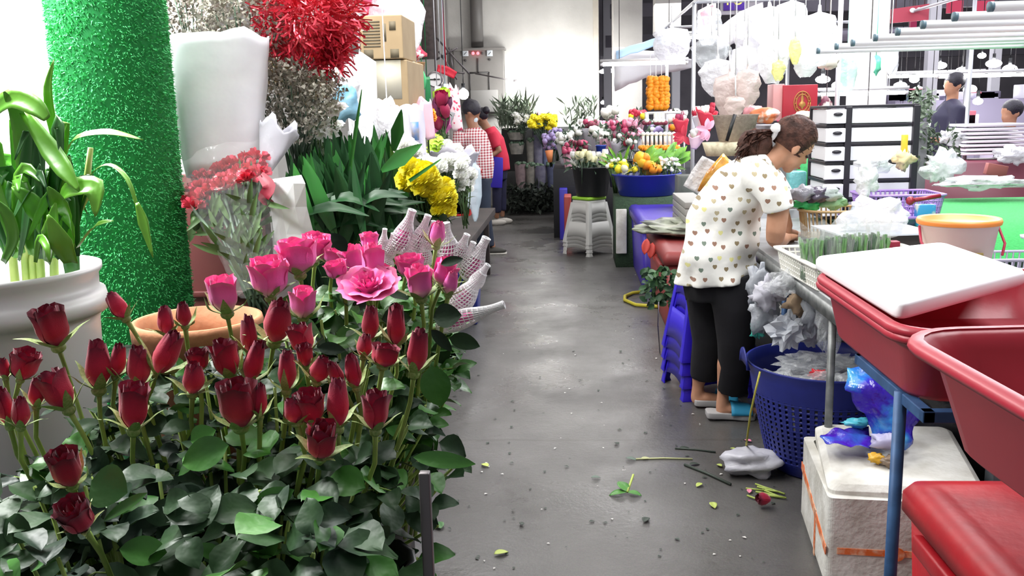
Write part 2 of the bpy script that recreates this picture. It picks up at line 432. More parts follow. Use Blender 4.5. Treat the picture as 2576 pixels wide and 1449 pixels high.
RG = 'dark red roses in the nearest bunch'
REDS = [
 (128, 818, 88, 118, -6, 'loose', 'dark red rosebud standing tallest against the white plastic bucket'),
 (296, 768, 48, 78, -28, 'bud', 'small dark red rosebud leaning left with spread sepals, in front of the green turf column'),
 (246, 915, 74, 132, 3, 'bud', 'tall upright dark red rosebud below the right rim side of the white bucket'),
 (296, 905, 46, 92, 14, 'bud', 'narrow dark red rosebud tucked right behind the tall one below the white bucket'),
 (142, 978, 80, 120, -24, 'loose', 'dark red rosebud with bright pink base leaning left below the white bucket'),
 (62, 915, 74, 88, 22, 'half', 'ragged dark red rose half open against the lower left of the white bucket'),
 (92, 985, 46, 80, 8, 'bud', 'shaded red rosebud between the ragged rose and the pink-based bud at the left'),
 (12, 1022, 52, 110, 0, 'bud', 'dark red rosebud cut by the left picture edge at mid height'),
 (52, 1035, 50, 84, 6, 'bud', 'small dark red rosebud second from the left picture edge at mid height'),
 (348, 920, 62, 112, 5, 'bud', 'dark purplish red rosebud directly behind the front bud with the broad pale sepal'),
 (338, 1018, 82, 138, 9, 'loose', 'bright red rosebud with a broad pale sepal on its left, on a bent lime stem'),
 (420, 886, 70, 122, 26, 'bud', 'dark red rosebud leaning right in front of the terracotta pot'),
 (416, 806, 44, 78, -4, 'bud', 'left of two small red rosebuds inside the outline of the terracotta pot'),
 (462, 790, 42, 66, 3, 'bud', 'right of two small red rosebuds inside the outline of the terracotta pot'),
 (497, 905, 58, 66, 0, 'half', 'scarlet red rose opening at its top, below the terracotta pot'),
 (486, 950, 60, 92, 12, 'bud', 'dull crimson rosebud hanging below the scarlet opening rose'),
 (566, 898, 78, 108, -8, 'loose', 'red rosebud with a large triangular pale sepal, behind the front centre rose'),
 (640, 908, 56, 118, 20, 'bud', 'dark red rosebud leaning right with a long sepal, beside the triangular sepal bud'),
 (598, 1012, 104, 140, 2, 'loose', 'large velvety red rose at front centre on a straight lime stem'),
 (626, 838, 46, 100, 2, 'bud', 'slim dusky red rosebud left of the big purplish bud under the pink roses'),
 (698, 806, 74, 122, 16, 'bud', 'big purplish red rosebud right under the upper left pink rose'),
 (757, 850, 66, 86, -14, 'loose', 'dusky red rosebud below the small round pink rose'),
 (722, 930, 52, 108, 6, 'bud', 'dark red rosebud left of the glowing scarlet one at centre'),
 (766, 892, 44, 66, 0, 'loose', 'glowing scarlet rosebud peeking out at the centre of the bunch'),
 (806, 928, 58, 72, 22, 'bud', 'crumpled dark red rosebud leaning right above the dense centre cluster'),
 (780, 1022, 78, 100, 0, 'half', 'almost black red rose in the dense centre cluster'),
 (738, 1032, 60, 70, -12, 'bud', 'deep red rosebud low on the left of the dense centre cluster'),
 (850, 1012, 62, 132, 2, 'bud', 'smooth bright red rosebud on the right of the dense centre cluster'),
 (810, 1106, 86, 118, 14, 'loose', 'red rose with dark bruised tip, lowest of the centre cluster'),
 (888, 932, 46, 92, -6, 'bud', 'narrow dark red rosebud left of the light red bud pair'),
 (932, 812, 48, 92, 6, 'bud', 'light red rosebud just below the open pink rose, left of a pair'),
 (998, 816, 52, 112, 4, 'bud', 'red rosebud just below the open pink rose, right of a pair'),
 (968, 892, 74, 62, 12, 'loose', 'rosy red bloom with a diamond shaped sepal beside the tall bud at the right'),
 (1050, 880, 58, 118, 10, 'bud', 'bright red rosebud on a long thick lime stem at the right end of the bunch'),
 (946, 1028, 74, 112, 4, 'loose', 'red rose behind the long thick lime stem at the right'),
 (165, 1175, 84, 132, 4, 'loose', 'velvety red rose at lower left, upper of two stacked blooms'),
 (190, 1297, 94, 112, -6, 'half', 'velvety red rose at lower left, lower of two stacked blooms'),
 (655, 1005, 40, 90, 6, 'bud', 'thin dark red rosebud pressed against the right side of the large front rose'),
 (918, 868, 44, 62, 10, 'bud', 'small dusky red rosebud below the light red bud pair'),
 (10, 925, 34, 56, 0, 'bud', 'tiny dark red rosebud at the left picture edge under the bucket'),
 (845, 940, 40, 70, -20, 'bud', 'shadowed red rosebud behind the smooth bright bud'),
]
for px, py, w, h, t, k, lb in REDS:
    nod = {(165, 1175): 25, (190, 1297): 30, (810, 1106): 20, (598, 1012): 12}.get((px, py), rnd(-5, 12))
    rose(px, py, w, h, t, k, 'red', lb, RG, dep(py), nod, leaves=random.choice((1, 2, 2)) if py > 900 else 1)
PG = 'pink roses behind the red ones'
PINKS = [
 (562, 738, 80, 104, -3, 'loose', 'pink rose standing alone in front of the terracotta pot rim'),
 (676, 695, 98, 108, 2, 'half', 'full pink rose at the left, above the small round one'),
 (762, 760, 70, 84, 6, 'loose', 'small round pink rose low among the red tips'),
 (748, 642, 104, 98, -4, 'half', 'broad magenta pink rose at upper left of the pink group'),
 (796, 622, 76, 76, 12, 'half', 'pale edged pink rose half hidden behind the broad magenta one'),
 (930, 606, 46, 50, 0, 'half', 'smallest pink rose at the top of the group, before the dark leaves'),
 (890, 655, 60, 92, -14, 'loose', 'salmon pink rose leaning left, behind the wide open rose'),
 (938, 655, 60, 100, 3, 'loose', 'tall pink rose with rolled petals right above the wide open rose'),
 (926, 708, 150, 96, 2, 'open', 'wide open pink rose showing its crumpled heart'),
 (1101, 587, 44, 64, 10, 'bud', 'single pink rosebud on a lime stem in front of the white foam nets'),
 (1055, 706, 74, 92, -2, 'loose', 'pink rose with deep cupped mouth at the right of the group'),
 (1032, 668, 72, 62, -4, 'half', 'pale pink rose behind the cupped one'),
 (1120, 684, 62, 74, 22, 'loose', 'magenta pink rosebud leaning right towards the nets'),
 (1134, 712, 40, 62, 14, 'bud', 'dull pink rosebud under the magenta leaning one'),
 (846, 678, 58, 50, -10, 'half', 'coral pink rose squeezed between leaves left of the open rose'),
 (838, 645, 50, 44, 10, 'loose', 'light pink rosebud behind the upright green leaf'),
 (968, 690, 46, 50, 20, 'loose', 'rosy bud tucked behind the right side of the open rose'),
]
for px, py, w, h, t, k, lb in PINKS:
    rose(px, py, w, h, t, k, 'pink', lb, PG, 1.58 - (py - 680) * .001 + (.06 if 'behind' in lb else 0), 30 if k == 'open' else rnd(0, 10), leaves=3, root='pink')
# roses in white foam sleeves
FOAM = mat('foam_net', 'fafafc', .6, sheen=.2)
NG = 'roses sleeved in white foam nets'
NETS = [
 (1008, 612, 1036, 532, 62, 'upper left foam-netted rose, its neck pointing up beside the dark leaves'),
 (1046, 622, 1076, 545, 50, 'foam-netted rose second from the left along the top of the netted group'),
 (1078, 612, 1092, 560, 48, 'foam-netted rose right behind the single pink bud'),
 (980, 636, 990, 590, 38, 'small foam-netted rose low behind the left nets'),
 (963, 625, 968, 578, 30, 'leftmost little foam-netted rose by the upright green leaf'),
 (1028, 668, 1046, 592, 58, 'foam-netted rose in the middle left with large open mesh'),
 (1134, 655, 1120, 565, 72, 'big open-mesh foam-netted rose behind the lime stem of the pink bud'),
 (1152, 645, 1174, 592, 46, 'foam-netted rose in the back right row, left of a pair'),
 (1172, 662, 1190, 612, 42, 'foam-netted rose in the back right row, right of a pair'),
 (1183, 680, 1222, 602, 66, 'large foam-netted rose with long neck at the right of the group'),
 (1196, 712, 1226, 668, 42, 'foam-netted rose whose short neck pokes out right of the large one'),
 (1158, 762, 1212, 690, 66, 'pale foam-netted rose below the large one, with a yellow-green print on it'),
 (1136, 812, 1262, 768, 58, 'foam-netted rose lying over to the right above the aisle'),
 (972, 668, 962, 630, 44, 'foam-netted rose showing its mesh just behind the open pink rose'),
 (1068, 655, 1062, 600, 46, 'dense white foam-netted rose in the middle of the group'),
]
def netrose(bx, by, tx, ty, w, lb, i):
    Y = 1.78 if by < 700 else 1.66
    if by > 800: Y = 1.6
    b = W(bx, by, Y); t = W(tx, ty, Y - .01); ax = t - b; L = ax.length * 1.05; r = w * .43 * Y / F
    o = thing('netted_rose', lb, 'rose', b, 0, NG)
    A = align(ax, rnd(0, 1))
    prof = [(.25, -.28), (.75, -.2), (1, 0), (1.02, .12), (.93, .28), (.74, .44), (.5, .6), (.36, .74), (.32, .88), (.36, 1.0)]
    m = MB(A)
    n = 20
    def fn(u, v):
        k = v * (len(prof) - 1); j = min(int(k), len(prof) - 2); f = k - j
        rr = (prof[j][0] * (1 - f) + prof[j + 1][0] * f) * r; z = (prof[j][1] * (1 - f) + prof[j + 1][1] * f) * L
        a = 2 * PI * (u + v * .25); return V((rr * math.cos(a), rr * math.sin(a), z))
    m.grid(fn, n, 16, close=True)
    fn_ = m.build('foam_net', FOAM, o, smooth=False, wire=.003 if i != 11 else .0042)
    # the gathered, closed neck of the sleeve
    q = MB(A); q.lathe([(.66 * r, .46 * L), (.48 * r, .6 * L), (.34 * r, .74 * L), (.3 * r, .88 * L), (.34 * r, 1.0 * L), (.26 * r, 1.0 * L), (.2 * r, .8 * L)], 14)
    q.build('net_neck', FOAM, fn_)
    me = random.choice(BL['bud'])[1]
    child('bloom', me, o, A @ Matrix.Translation((0, 0, -.2 * L)) @ Matrix.Diagonal((r * 1.9, r * 1.9, L * .7, 1)))
    R0, rx, ry = ROOTS['net']; d = ax.normalized()
    s = WB(o); p = b - d * .2 * L; foot = V((R0.x + rnd(-.08, .08), R0.y + rnd(-.06, .06), R0.z))
    s.tube([p, p - d * .05, (p - d * .1 + foot) / 2, foot], .0035, 6); s.build('stem', STEM, o)
    f = WB(o)
    for k in range(3):
        a = rnd(-1.8, .4); sprig(f, p.lerp(foot, rnd(.15, .6)), V((math.cos(a), math.sin(a), rnd(0, .4))), rnd(.035, .05))
    f.build('foliage', [LEAFB, STEM], o)
for i, a in enumerate(NETS): netrose(*a, i)
# special leaves seen singly in the photo belong to the mass of foliage
def px_leaf(m, x0, y0, x1, y1, Y, w, up=(0, -1, .6), fold=.25, droop=.2, dY=0):
    a = W(x0, y0, Y); b = W(x1, y1, Y + dY); m.leaf(a, b - a, up, (b - a).length, w * Y / F, fold=fold, droop=droop, nv=8, tip=.85)
def mass(name, label, cx, cy, sx, sy, z0, z1, n, mats, size=(.04, .062), extra=(), seed=3, edge=1.0):
    random.seed(seed); m = MB()
    for i in range(n):
        t = random.random(); z = z0 + (z1 - z0) * t ** 1.15; k = 1 - .25 * t
        p = V((cx + sx * k * rnd(-1, 1), cy + sy * k * rnd(-1, 1), z)); a = rnd(0, 6.28)
        m.mi = 0 if random.random() < .82 else 1
        rleaf(m, p, V((math.cos(a), math.sin(a) - .35, rnd(-.5, .6))), V((rnd(-.5, .5), -.5, 1)), rnd(*size))
        if i % 4 == 0:
            m.mi = 2; q = V((cx + (p.x - cx) * .6, cy + (p.y - cy) * .6, z0 - .1)); m.tube([p, (p + q) / 2 + rv(.01), q], .0028, 5)
    m.mi = 1
    for e in extra: px_leaf(m, *e[:6], **(e[6] if len(e) > 6 else {}))
    return tag(m.build(name, mats), label, 'foliage', kind='stuff')
mass('rose_foliage', 'dense dark green rose leaves and stems filling the lower left below the red blooms', -.54, 1.14, .34, .2, .72, 1.01, 720,
     [LEAF, LEAFB, STEM], size=(.045, .078), extra=[(575, 1120, 445, 1168, 1.12, 90), (1040, 1150, 1200, 1165, 1.15, 44), (1085, 920, 1110, 1030, 1.3, 80),
     (230, 1210, 320, 1240, 1.05, 120), (640, 1290, 735, 1230, 1.08, 74), (370, 1240, 245, 1312, 1.02, 30), (480, 1110, 540, 1080, 1.15, 60),
     (700, 1350, 640, 1400, 1.05, 66), (420, 1390, 290, 1380, 1.02, 80), (560, 1400, 490, 1370, 1.02, 40)])
mass('rose_foliage', 'shaded rose leaves between the rear red blooms, in front of the white bucket and the clay pot', -.54, 1.42, .34, .12, .84, 1.09, 420, [LEAF, LEAFB, STEM], seed=8)
mass('rose_foliage', 'brighter green rose leaves under the pink roses', -.41, 1.6, .14, .14, .84, 1.14, 420,
     [LEAFB, LEAF, STEM], extra=[(872, 632, 832, 584, 1.5, 34), (1110, 665, 1165, 648, 1.55, 26), (1090, 800, 1162, 790, 1.5, 66), (800, 875, 870, 880, 1.3, 34), (1085, 830, 1140, 885, 1.4, 30)], seed=5)
mass('rose_foliage', 'green leaves spilling under the foam-netted roses towards the aisle', -.35, 1.86, .12, .12, .93, 1.12, 220,
     [LEAFB, LEAF, STEM], extra=[(1130, 850, 1210, 870, 1.6, 44), (1100, 860, 1120, 920, 1.6, 50)], seed=6)
# tub, buckets and the stand that carries the roses
blk = mat('black_plastic', '1c1d20', .4)
def bucket(name, label, c, r, h, m_, rim=.006, cat='bucket', taper=.8, group=None, n=28, sy=1, t=.004):
    q = MB(); q.lathe([(.001, 0), (r * taper * .97, 0), (r * taper, .01), (r, h - .015), (r + rim, h - .012), (r + rim, h), (r - t, h), (r * taper - t, .02), (.001, .015)], n, sy=sy)
    o = q.build(name, m_); o.location = c; return tag(o, label, cat, group)
bucket('flower_tub', 'long dark tub holding the nearest red roses', (-.6, 1.24, .623), .36, .2, blk, cat='tub', sy=.42, taper=.92)
bucket('flower_bucket', 'dark bucket holding the pink roses', (-.44, 1.71, .623), .14, .2, blk)
bucket('flower_bucket', 'dark bucket holding the foam-netted roses', (-.45, 2.0, .623), .11, .22, blk)
t = thing('flower_stand', 'metal stand under the rose buckets, its dull post rising beside the aisle', 'stand', (-.55, 1.6, 0))
gm = mat('dull_metal', '6f6a6c', .4, metal=.6)
q = WB(t); q.box((-.69, 1.62, .605), (.7, 1.1, .03)); q.box((-.24, 1.15, .605), (.12, .12, .02)); q.build('top', mat('worn_board', '4a4340', .8, c2='2f2a28', scale=6), t, bevel=.003)
for x, y, z in ((-.192, 1.1, 1.02), (-1.0, 1.1, .6), (-.5, 2.1, .6), (-1.0, 2.1, .6)):
    q = WB(t); q.box((x, y, z / 2), (.014, .014, z)); q.build('leg', gm, t, bevel=.002)
# ---------------------------------------------------------------- left side stall
random.seed(21)
turf = mat('artificial_turf', '36aa5a', .6, c2='5cd484', scale=30, rand=0, spec=.4)
turf2 = mat('turf_backing', '2a9350', .9)
white = mat('white_plastic', 'e2e2e4', .35, bump=.03, bscale=30)
def blades(m, fn, n, L):
    for i in range(n):
        p, nn, t = fn(); d = (nn * .7 + rv(.7) + t * .3).normalized(); s = d.cross(rv()).normalized() * .0022
        m.add([p - s, p + s, p + d * L * rnd(.6, 1.2)], [(0, 1, 2)])
# green column
cx = W(308, 400, 2.35); R = .153
t = thing('turf_column', 'round column wrapped in bright green artificial turf, behind the white bucket', 'column', (cx.x, 2.35, 0))
q = MB(); q.lathe([(R - .01, 0), (R - .01, 4.4)], 40, cap=True); q.build('column_core', turf2, t)
q = MB()
def cf():
    a = rnd(-PI * 1.1, .1 * PI); z = rnd(.75, 2.25); n_ = V((math.cos(a), math.sin(a), 0)); return n_ * (R - .01), n_, V((0, 0, -1))
for i in range(30000):
    p, n_, tt = cf(); p = p + V((0, 0, rnd(.75, 2.2))); d = (n_ * .9 + rv(.8) + V((0, 0, -.3))).normalized(); s_ = d.cross(rv()).normalized() * .0017
    q.add([p - s_, p + s_, p + d * rnd(.005, .011)], [(0, 1, 2)])
tag(q.build('turf_pile', turf, t, smooth=False), kind='stuff')
# white partition behind
q = MB(); q.box((-2.15, 2.95, 1.25), (2.0, .04, 2.5)); tag(q.build('partition_panel', mat('white_panel', 'f2f2f2', .6), bevel=.004), 'plain white partition panel blown out by the lamp, behind the leafy bucket plant', 'panel')
# white bucket with leafy plant
BC = V((-1.11, 1.66, .63)); rB = .19
t = thing('plant_bucket', 'large white plastic bucket with a rolled collar, holding leafy green stems', 'bucket', BC)
h = .57
q = MB(); q.lathe([(.001, 0), (rB * .86, 0), (rB * .88, .01), (rB * .96, h - .11), (rB * 1.0, h - .085), (rB * 1.05, h - .09), (rB * 1.06, h - .07), (rB * 1.04, h - .052), (rB * .985, h - .05), (rB * .99, h - .02), (rB * 1.03, h - .01), (rB * 1.03, h), (rB * .98, h), (rB * .93, h - .06), (rB * .84, .02), (.001, .015)], 56)
q.build('bucket_body', white, t)
PL = mat('strap_leaf', '7cc23a', .32, c2='4f9a2c', scale=5, back='98cc58', rand=.0, bump=.15, bscale=20, spec=.6, sss=.08)
PLD = mat('strap_leaf_dark', '3c7a34', .4, c2='255a2a', scale=5, back='4c8438', bump=.15, bscale=20)
CANE = mat('pale_cane', 'b6c66a', .4, c2='8fb04a', scale=12)
t = thing('leafy_plant', 'bright green broad-leaved cut plant standing in the white bucket', 'plant', (BC.x, BC.y, BC.z + .1))
f = WB(t)
def st(pts, ws, up=(0, -1, .5), fold=.25, mi=0):
    f.mi = mi; f.strap([W(*p) for p in pts], [w * p[2] / F for w, p in zip(ws, pts)], fold=fold, up=up)
st([(150, 400, 1.62), (130, 300, 1.62), (122, 220, 1.62), (136, 150, 1.62)], [10, 26, 24, 2], mi=0)
st([(165, 400, 1.6), (190, 350, 1.58), (270, 334, 1.56), (360, 352, 1.54)], [14, 30, 28, 2], up=(0, -.6, 1))
st([(205, 520, 1.6), (230, 440, 1.57), (275, 415, 1.55), (320, 450, 1.52), (345, 520, 1.5)], [8, 12, 13, 12, 8], up=(0, -.5, 1))
st([(345, 510, 1.5), (362, 560, 1.49), (385, 648, 1.47)], [10, 30, 2], up=(0, -1, 0))
st([(60, 280, 1.6), (130, 380, 1.55), (165, 430, 1.52), (200, 480, 1.5)], [22, 52, 46, 6])
st([(110, 600, 1.62), (70, 420, 1.6), (50, 300, 1.6), (10, 230, 1.58)], [22, 54, 46, 6])
st([(-40, 300, 1.6), (30, 250, 1.58), (90, 270, 1.56), (120, 300, 1.55)], [40, 60, 50, 20])
st([(130, 560, 1.6), (150, 520, 1.55), (175, 480, 1.52), (238, 475, 1.5), (240, 545, 1.48)], [20, 50, 62, 60, 4], up=(0, -1, .8))
st([(190, 620, 1.6), (160, 530, 1.52), (120, 470, 1.5)], [30, 60, 6])
st([(150, 640, 1.58), (90, 520, 1.55), (30, 470, 1.55)], [30, 56, 6])
st([(200, 620, 1.55), (240, 570, 1.5), (285, 556, 1.48)], [20, 34, 4], up=(0, -.6, 1))
st([(120, 660, 1.52), (130, 590, 1.5), (140, 510, 1.5)], [24, 56, 6])
st([(180, 660, 1.5), (155, 610, 1.48), (120, 540, 1.48)], [40, 62, 6])
st([(10, 660, 1.5), (35, 600, 1.5), (20, 540, 1.5), (-20, 500, 1.5)], [20, 36, 30, 8])
st([(90, 660, 1.5), (100, 600, 1.5), (118, 620, 1.47), (125, 660, 1.46)], [10, 22, 20, 3])
for i in range(52):
    x = rnd(-60, 200); y = 660 - rnd(0, 30); Y = rnd(1.55, 1.75); tx = x + rnd(-90, 70); ty = y - rnd(120, 340)
    bx = tx + rnd(-60, 60); by = ty + rnd(20, 130)
    st([(x, y, Y), ((x + tx) / 2 + rnd(-15, 15), (y + ty) / 2, Y), (tx, ty, Y), (bx, by, Y - .03)], [14, rnd(30, 54), rnd(26, 46), 3], up=(rnd(-.5, .5), -1, rnd(-.2, .9)), mi=1 if i % 2 else 0)
f.mi = 1
st([(185, 690, 1.75), (175, 560, 1.75), (185, 440, 1.7)], [40, 60, 10], mi=1)
f.build('foliage', [PL, PLD], t, solid=.0006)
f = WB(t)
for pts in ([(90, 660), (92, 520), (78, 380)], [(207, 640), (213, 500), (228, 372)], [(40, 670), (45, 560), (50, 440)], [(150, 650), (152, 520), (150, 380)], [(120, 650), (112, 560), (108, 480)]):
    P = [W(x, y, 1.62) for x, y in pts]; f.tube([V((BC.x + (P[0].x - BC.x) * .4, BC.y, .75)), V((BC.x + (P[0].x - BC.x) * .62, BC.y, BC.z + h + .02))] + P[1:], [.009, .008, .007, .005][:4], 8)
f.build('cane', CANE, t)
# terracotta pot
P = W(497, 800, 1.95); rp = .14; zt = P.z
def pot_stand(): pass
pt = mat('terracotta', 'b9815c', .8, c2='a26c4b', scale=12, bump=.2)
q = MB(); hh = .34; q.lathe([(.001, 0), (rp * .7, 0), (rp * .92, hh - .06), (rp * 1.0, hh - .06), (rp * 1.02, hh - .012), (rp * 1.0, hh), (rp * .93, hh), (rp * .86, hh - .06), (rp * .65, .02), (.001, .02)], 48)
o = tag(q.build('clay_pot', pt), 'empty terracotta pot with a thick rim behind the red roses', 'pot'); o.location = (P.x, 1.95, zt - hh)
q = MB(); q.box((-.725, 2.2, (zt - hh) / 2), (.47, .78, zt - hh)); tag(q.build('display_block', mat('dark_cloth', '2a2729', .9, c2='3a3537', scale=5), bevel=.01), 'dark covered display block under the clay pot and wrapped bouquets', 'stand')
BZ = zt - hh
# maroon board
a = W(440, 440, 2.72); b = W(620, 750, 2.72)
q = MB(); q.box(((a.x + b.x) / 2 + .03, 2.74, a.z / 2), (b.x - a.x + .1, .05, a.z)); q.box(((a.x + b.x) / 2 + .03, 2.712, b.z + .015), (b.x - a.x + .1, .012, .02))
tag(q.build('maroon_board', mat('maroon_paint', '6d3230', .6, c2='5c2a2b', scale=3), bevel=.004), 'dull maroon board standing upright behind the carnation bouquet', 'board')
# flower primitives --------------------------------------------------------------
def pom(m, c, r, n=36, L=.35, d=(0, 0, 1), pw=.2):
    """round many-petalled head: a core with rows of petals"""
    c = V(c); m.ball(c, r * .72, 8, 5)
    for i in range(n):
        z = 1 - 1.5 * (i + .5) / n; a = i * 2.4; k = math.sqrt(max(0, 1 - z * z)); e = V((k * math.cos(a), k * math.sin(a), z))
        e = align(d).to_3x3() @ e; s = e.orthogonal().normalized() * r * pw; b = c + e * r * .55; tip = c + e * r * (1 + rnd(-.08, .08))
        m.add([b - s, b + s, tip + s * .8 + e.orthogonal().cross(e) * r * .05, tip - s * .8], [(0, 1, 2, 3)], (0, 0, 1, 1))
def carn(m, c, r):
    for i in range(46):
        e = rv().normalized(); e.z = abs(e.z) * .8 + .15; e.normalize(); s = e.cross(rv()).normalized()
        b = c + e * r * .3; tip = c + e * r * rnd(.8, 1.05); w_ = r * .22
        m.add([b, tip + s * w_, tip + e * r * .12, tip - s * w_], [(0, 1, 2, 3)], (0, .8, 1, .8))
def star(m, c, r, d=(0, -1, .5), n=6, w_=.36, cup=.35):
    A = align(d).to_3x3(); c = V(c); a0 = rnd(0, 6)
    for i in range(n):
        a = a0 + i * 2 * PI / n; e = A @ V((math.cos(a), math.sin(a), cup)); up = A @ V((0, 0, 1))
        m.leaf(c, e, up, r, r * w_ * 2, fold=.2, droop=.35, nv=3)
def cup(m, c, r, h, d=(0, 0, 1)):        # small rose or tulip head seen from afar
    A = align(d); A.translation = V(c); o = m.M; m.M = o @ A
    for j, (k, t_) in enumerate(((.5, .45), (.4, .35), (.22, .3))):
        a = rnd(0, 6)
        for i in range(3): petal(m, a + i * 2.1, 1.2, 1, 1, t_, .1 if j == 0 else 0, nu=3, nv=3, belly=k) if False else _pt(m, a + i * 2.1, k * r * 2, h, t_)
    m.M = o
def _pt(m, a, k, h, t_):
    def fn(u, v):
        x = (u - .5) * 2; r = k * (.35 + .65 * math.sin(PI * min(.62, v * .62))) * (1 - .3 * v * v); an = a + 1.15 * x
        return V((r * math.cos(an), r * math.sin(an), h * v * (1 - .15 * x * x)))
    m.grid(fn, 3, 3)
def filler(m, c, r, n, size, sq=(1, 1, 1), br=False, stem=None):      # dried statice or gypsophila: sprays of tiny florets
    for i in range(n):
        p = V(c) + V((rnd(-1, 1) * r * sq[0], rnd(-1, 1) * r * sq[1], rnd(-1, 1) * r * sq[2]))
        e = rv().normalized(); s = e.cross(rv()).normalized(); L = size * rnd(.6, 1.3)
        m.add([p - s * L * .4, p + s * L * .4, p + e * L + s * L * .15, p + e * L - s * L * .2], [(0, 1, 2, 3)])
def wrap(m, base, top, wb, wt, dep_=.6, wr=.02, jag=.05, nu=28, nv=12, lean=0, tb=.25):
    """paper cone from base to top, wb/wt full widths, jagged folded rim"""
    base = V(base); top = V(top); ax = (top - base); L = ax.length; A = align(ax).to_3x3(); sd = rnd(0, 50)
    ex = (V((1, 0, 0)) - ax.normalized() * ax.normalized().x).normalized(); ey = ax.normalized().cross(ex)
    def fn(u, v):
        a = 2 * PI * u; w_ = (wb + (wt - wb) * v ** .9) / 2
        k = 1 + wr * 4 * noise.noise(V((math.cos(a) * 2, math.sin(a) * 2, v * 3 + sd))) + wr * 3 * noise.noise(V((math.cos(a) * 6, math.sin(a) * 6, sd + v)))
        h = v * L * (1 + (jag * noise.noise(V((math.cos(a) * 1.5 + sd, math.sin(a) * 1.5, 3))) * 3 if v > .6 else 0) * (v - .6) / .4)
        return base + ax.normalized() * h + ex * w_ * k * math.cos(a) + ey * w_ * k * dep_ * math.sin(a)
    m.grid(fn, nu, nv, close=True)
paperw = mat('white_paper', 'e9e8ee', .7, c2='dcdbe4', scale=6, bump=.3, bscale=12)
paperg = mat('grey_tissue', 'c9c8d2', .7, c2='b4b3c0', scale=6, bump=.3, bscale=12)
cello = clear('cellophane', 'ffffff', .055, .08, bump=1, bscale=14)
carnred = mat('carnation_red', 'd3253f', .6, pv=[(0, 'a3142c'), (1, 'e8506a')], scale=30)
grn = mat('bouquet_green', '5b7a45', .5, c2='3d5a34', scale=12)
grnd = mat('dark_green_stems', '3c4f3e', .5, c2='56705a', scale=20)
# carnation bouquet in cellophane
B0 = W(655, 730, 2.2); T0 = W(572, 455, 2.4)
t = thing('carnation_bouquet', 'red carnations in a long clear cellophane sleeve, leaning before the maroon board', 'bouquet', B0)
hd = WB(t); lf = WB(t); sm = WB(t)
for i in range(24):
    u = i % 8; r_ = i // 8; px = 490 + u * 23 + rnd(-6, 6); py = 478 - u * 9 + r_ * 16 + (18 if u == 0 else 0) + rnd(-6, 6)
    if r_ == 0: py -= 12
    c = W(px, py, 2.32 + (2 - r_) * .05 + rnd(-.02, .02)); m = WB(t); carn(m, c, .034); m.build('carnation', carnred, t, smooth=False)
    lf.leaf(c + V((0, 0, -.03)), V((rnd(-.4, .4), -.2, -1)), (0, -1, 0), .06, .02); lf.ball(c + V((0, 0, -.035)), .014, 6, 5, sc=(1, 1, 1.4))
    e = B0 + V((rnd(-.03, .03), rnd(-.02, .02), rnd(-.1, 0))); mid = c.lerp(e, .5)
    sm.tube([c, mid + V((rnd(-.01, .01), 0, 0)), e], .0045, 5)
    for k in range(4):
        p = c.lerp(e, rnd(.15, .8)); lf.leaf(p, V((rnd(-.5, .5), rnd(-.5, .1), rnd(-.2, 1))), (0, -1, 0), rnd(.06, .11), .014)
lf.build('leaves', grn, t); sm.build('stems', grnd, t)
m = WB(t); wrap(m, B0, W(570, 395, 2.38), .11, .27, .55, wr=.03, jag=.04); m.build('cellophane_sleeve', cello, t)
m = WB(t); c = W(668, 470, 2.3); wine = mat('wine_ribbon', '8e1d35', .5)
m.strap([W(655, 440, 2.3), W(678, 470, 2.28), W(664, 500, 2.28), W(688, 512, 2.3)], [.02, .035, .03, .01]); m.build('ribbon', wine, t)
# big white paper wrap with dried flowers
statg = mat('dried_statice', '8a857a', .8, c2='b9b4a8', scale=60); statd = mat('dried_brown', '7d736b', .8, c2='a49a92', scale=50); statt = mat('dried_tan', '9c8e72', .8, c2='c0b394', scale=50)
def dried(label, px, py, Y, rx, ry, n, m_, size=.012):
    c = W(px, py, Y); t = thing('dried_flowers', label, 'dried flowers', c + V((0, 0, -.3)), 0, 'dried flower bunches at the left')
    m = WB(t)
    for k in range(n // 9):
        a = rnd(0, 6.28); rr = math.sqrt(random.random()); p = c + V((rr * math.cos(a) * rx, rnd(-.06, .06), rr * math.sin(a) * ry)); filler(m, p, .022, 9, size)
    m.build('florets', m_, t, smooth=False)
    m = WB(t)
    for k in range(26):
        a = rnd(0, 6.28); rr = math.sqrt(random.random()) * .9; p = c + V((rr * math.cos(a) * rx, rnd(-.05, .05), rr * math.sin(a) * ry))
        m.tube([p, c.lerp(p, .4) + V((0, .02, -.12)), c + V((rnd(-.02, .02), .02, -.3))], .0022, 4)
    m.build('stems', grnd, t)
def wrapped(name, label, cat, base, top, wb, wt, m_, dep_=.5, group=None, **k):
    t = thing(name, label, cat, W(*base), 0, group); m = WB(t); s = base[2] / F
    wrap(m, W(*base), W(*top), wb * s, wt * s, dep_, **k); m.build('paper', m_, t, solid=.0015); return t
dried('greyish brown dried flower spray at the top left corner of the paper bundle', 470, 55, 2.8, .12, .13, 1500, statd)
dried('pale cream dried statice rising above the big white paper cone', 600, 70, 2.72, .14, .13, 2200, statg)
dried('tan dried grass heads to the right of the big white paper cone', 745, 165, 2.85, .1, .12, 1500, statt)
dried('grey dried statice filling the gap right of the big white paper cone', 735, 250, 2.7, .13, .11, 1900, statg)
dried('dark dried sprig low beside the blue tissue parcel', 800, 215, 2.9, .07, .07, 600, statd)
wrapped('paper_cone', 'large white paper cone bouquet sleeve beside the green turf column', 'wrapping paper', (560, 440, 2.5), (548, 95, 2.6), 190, 268, paperw, .45, jag=.035, wr=.02)
wrapped('paper_cone', 'smaller grey white tissue wrap with a pointed corner, right of the carnations', 'wrapping paper', (665, 440, 2.45), (705, 318, 2.5), 20, 110, paperg, .4, jag=.12)
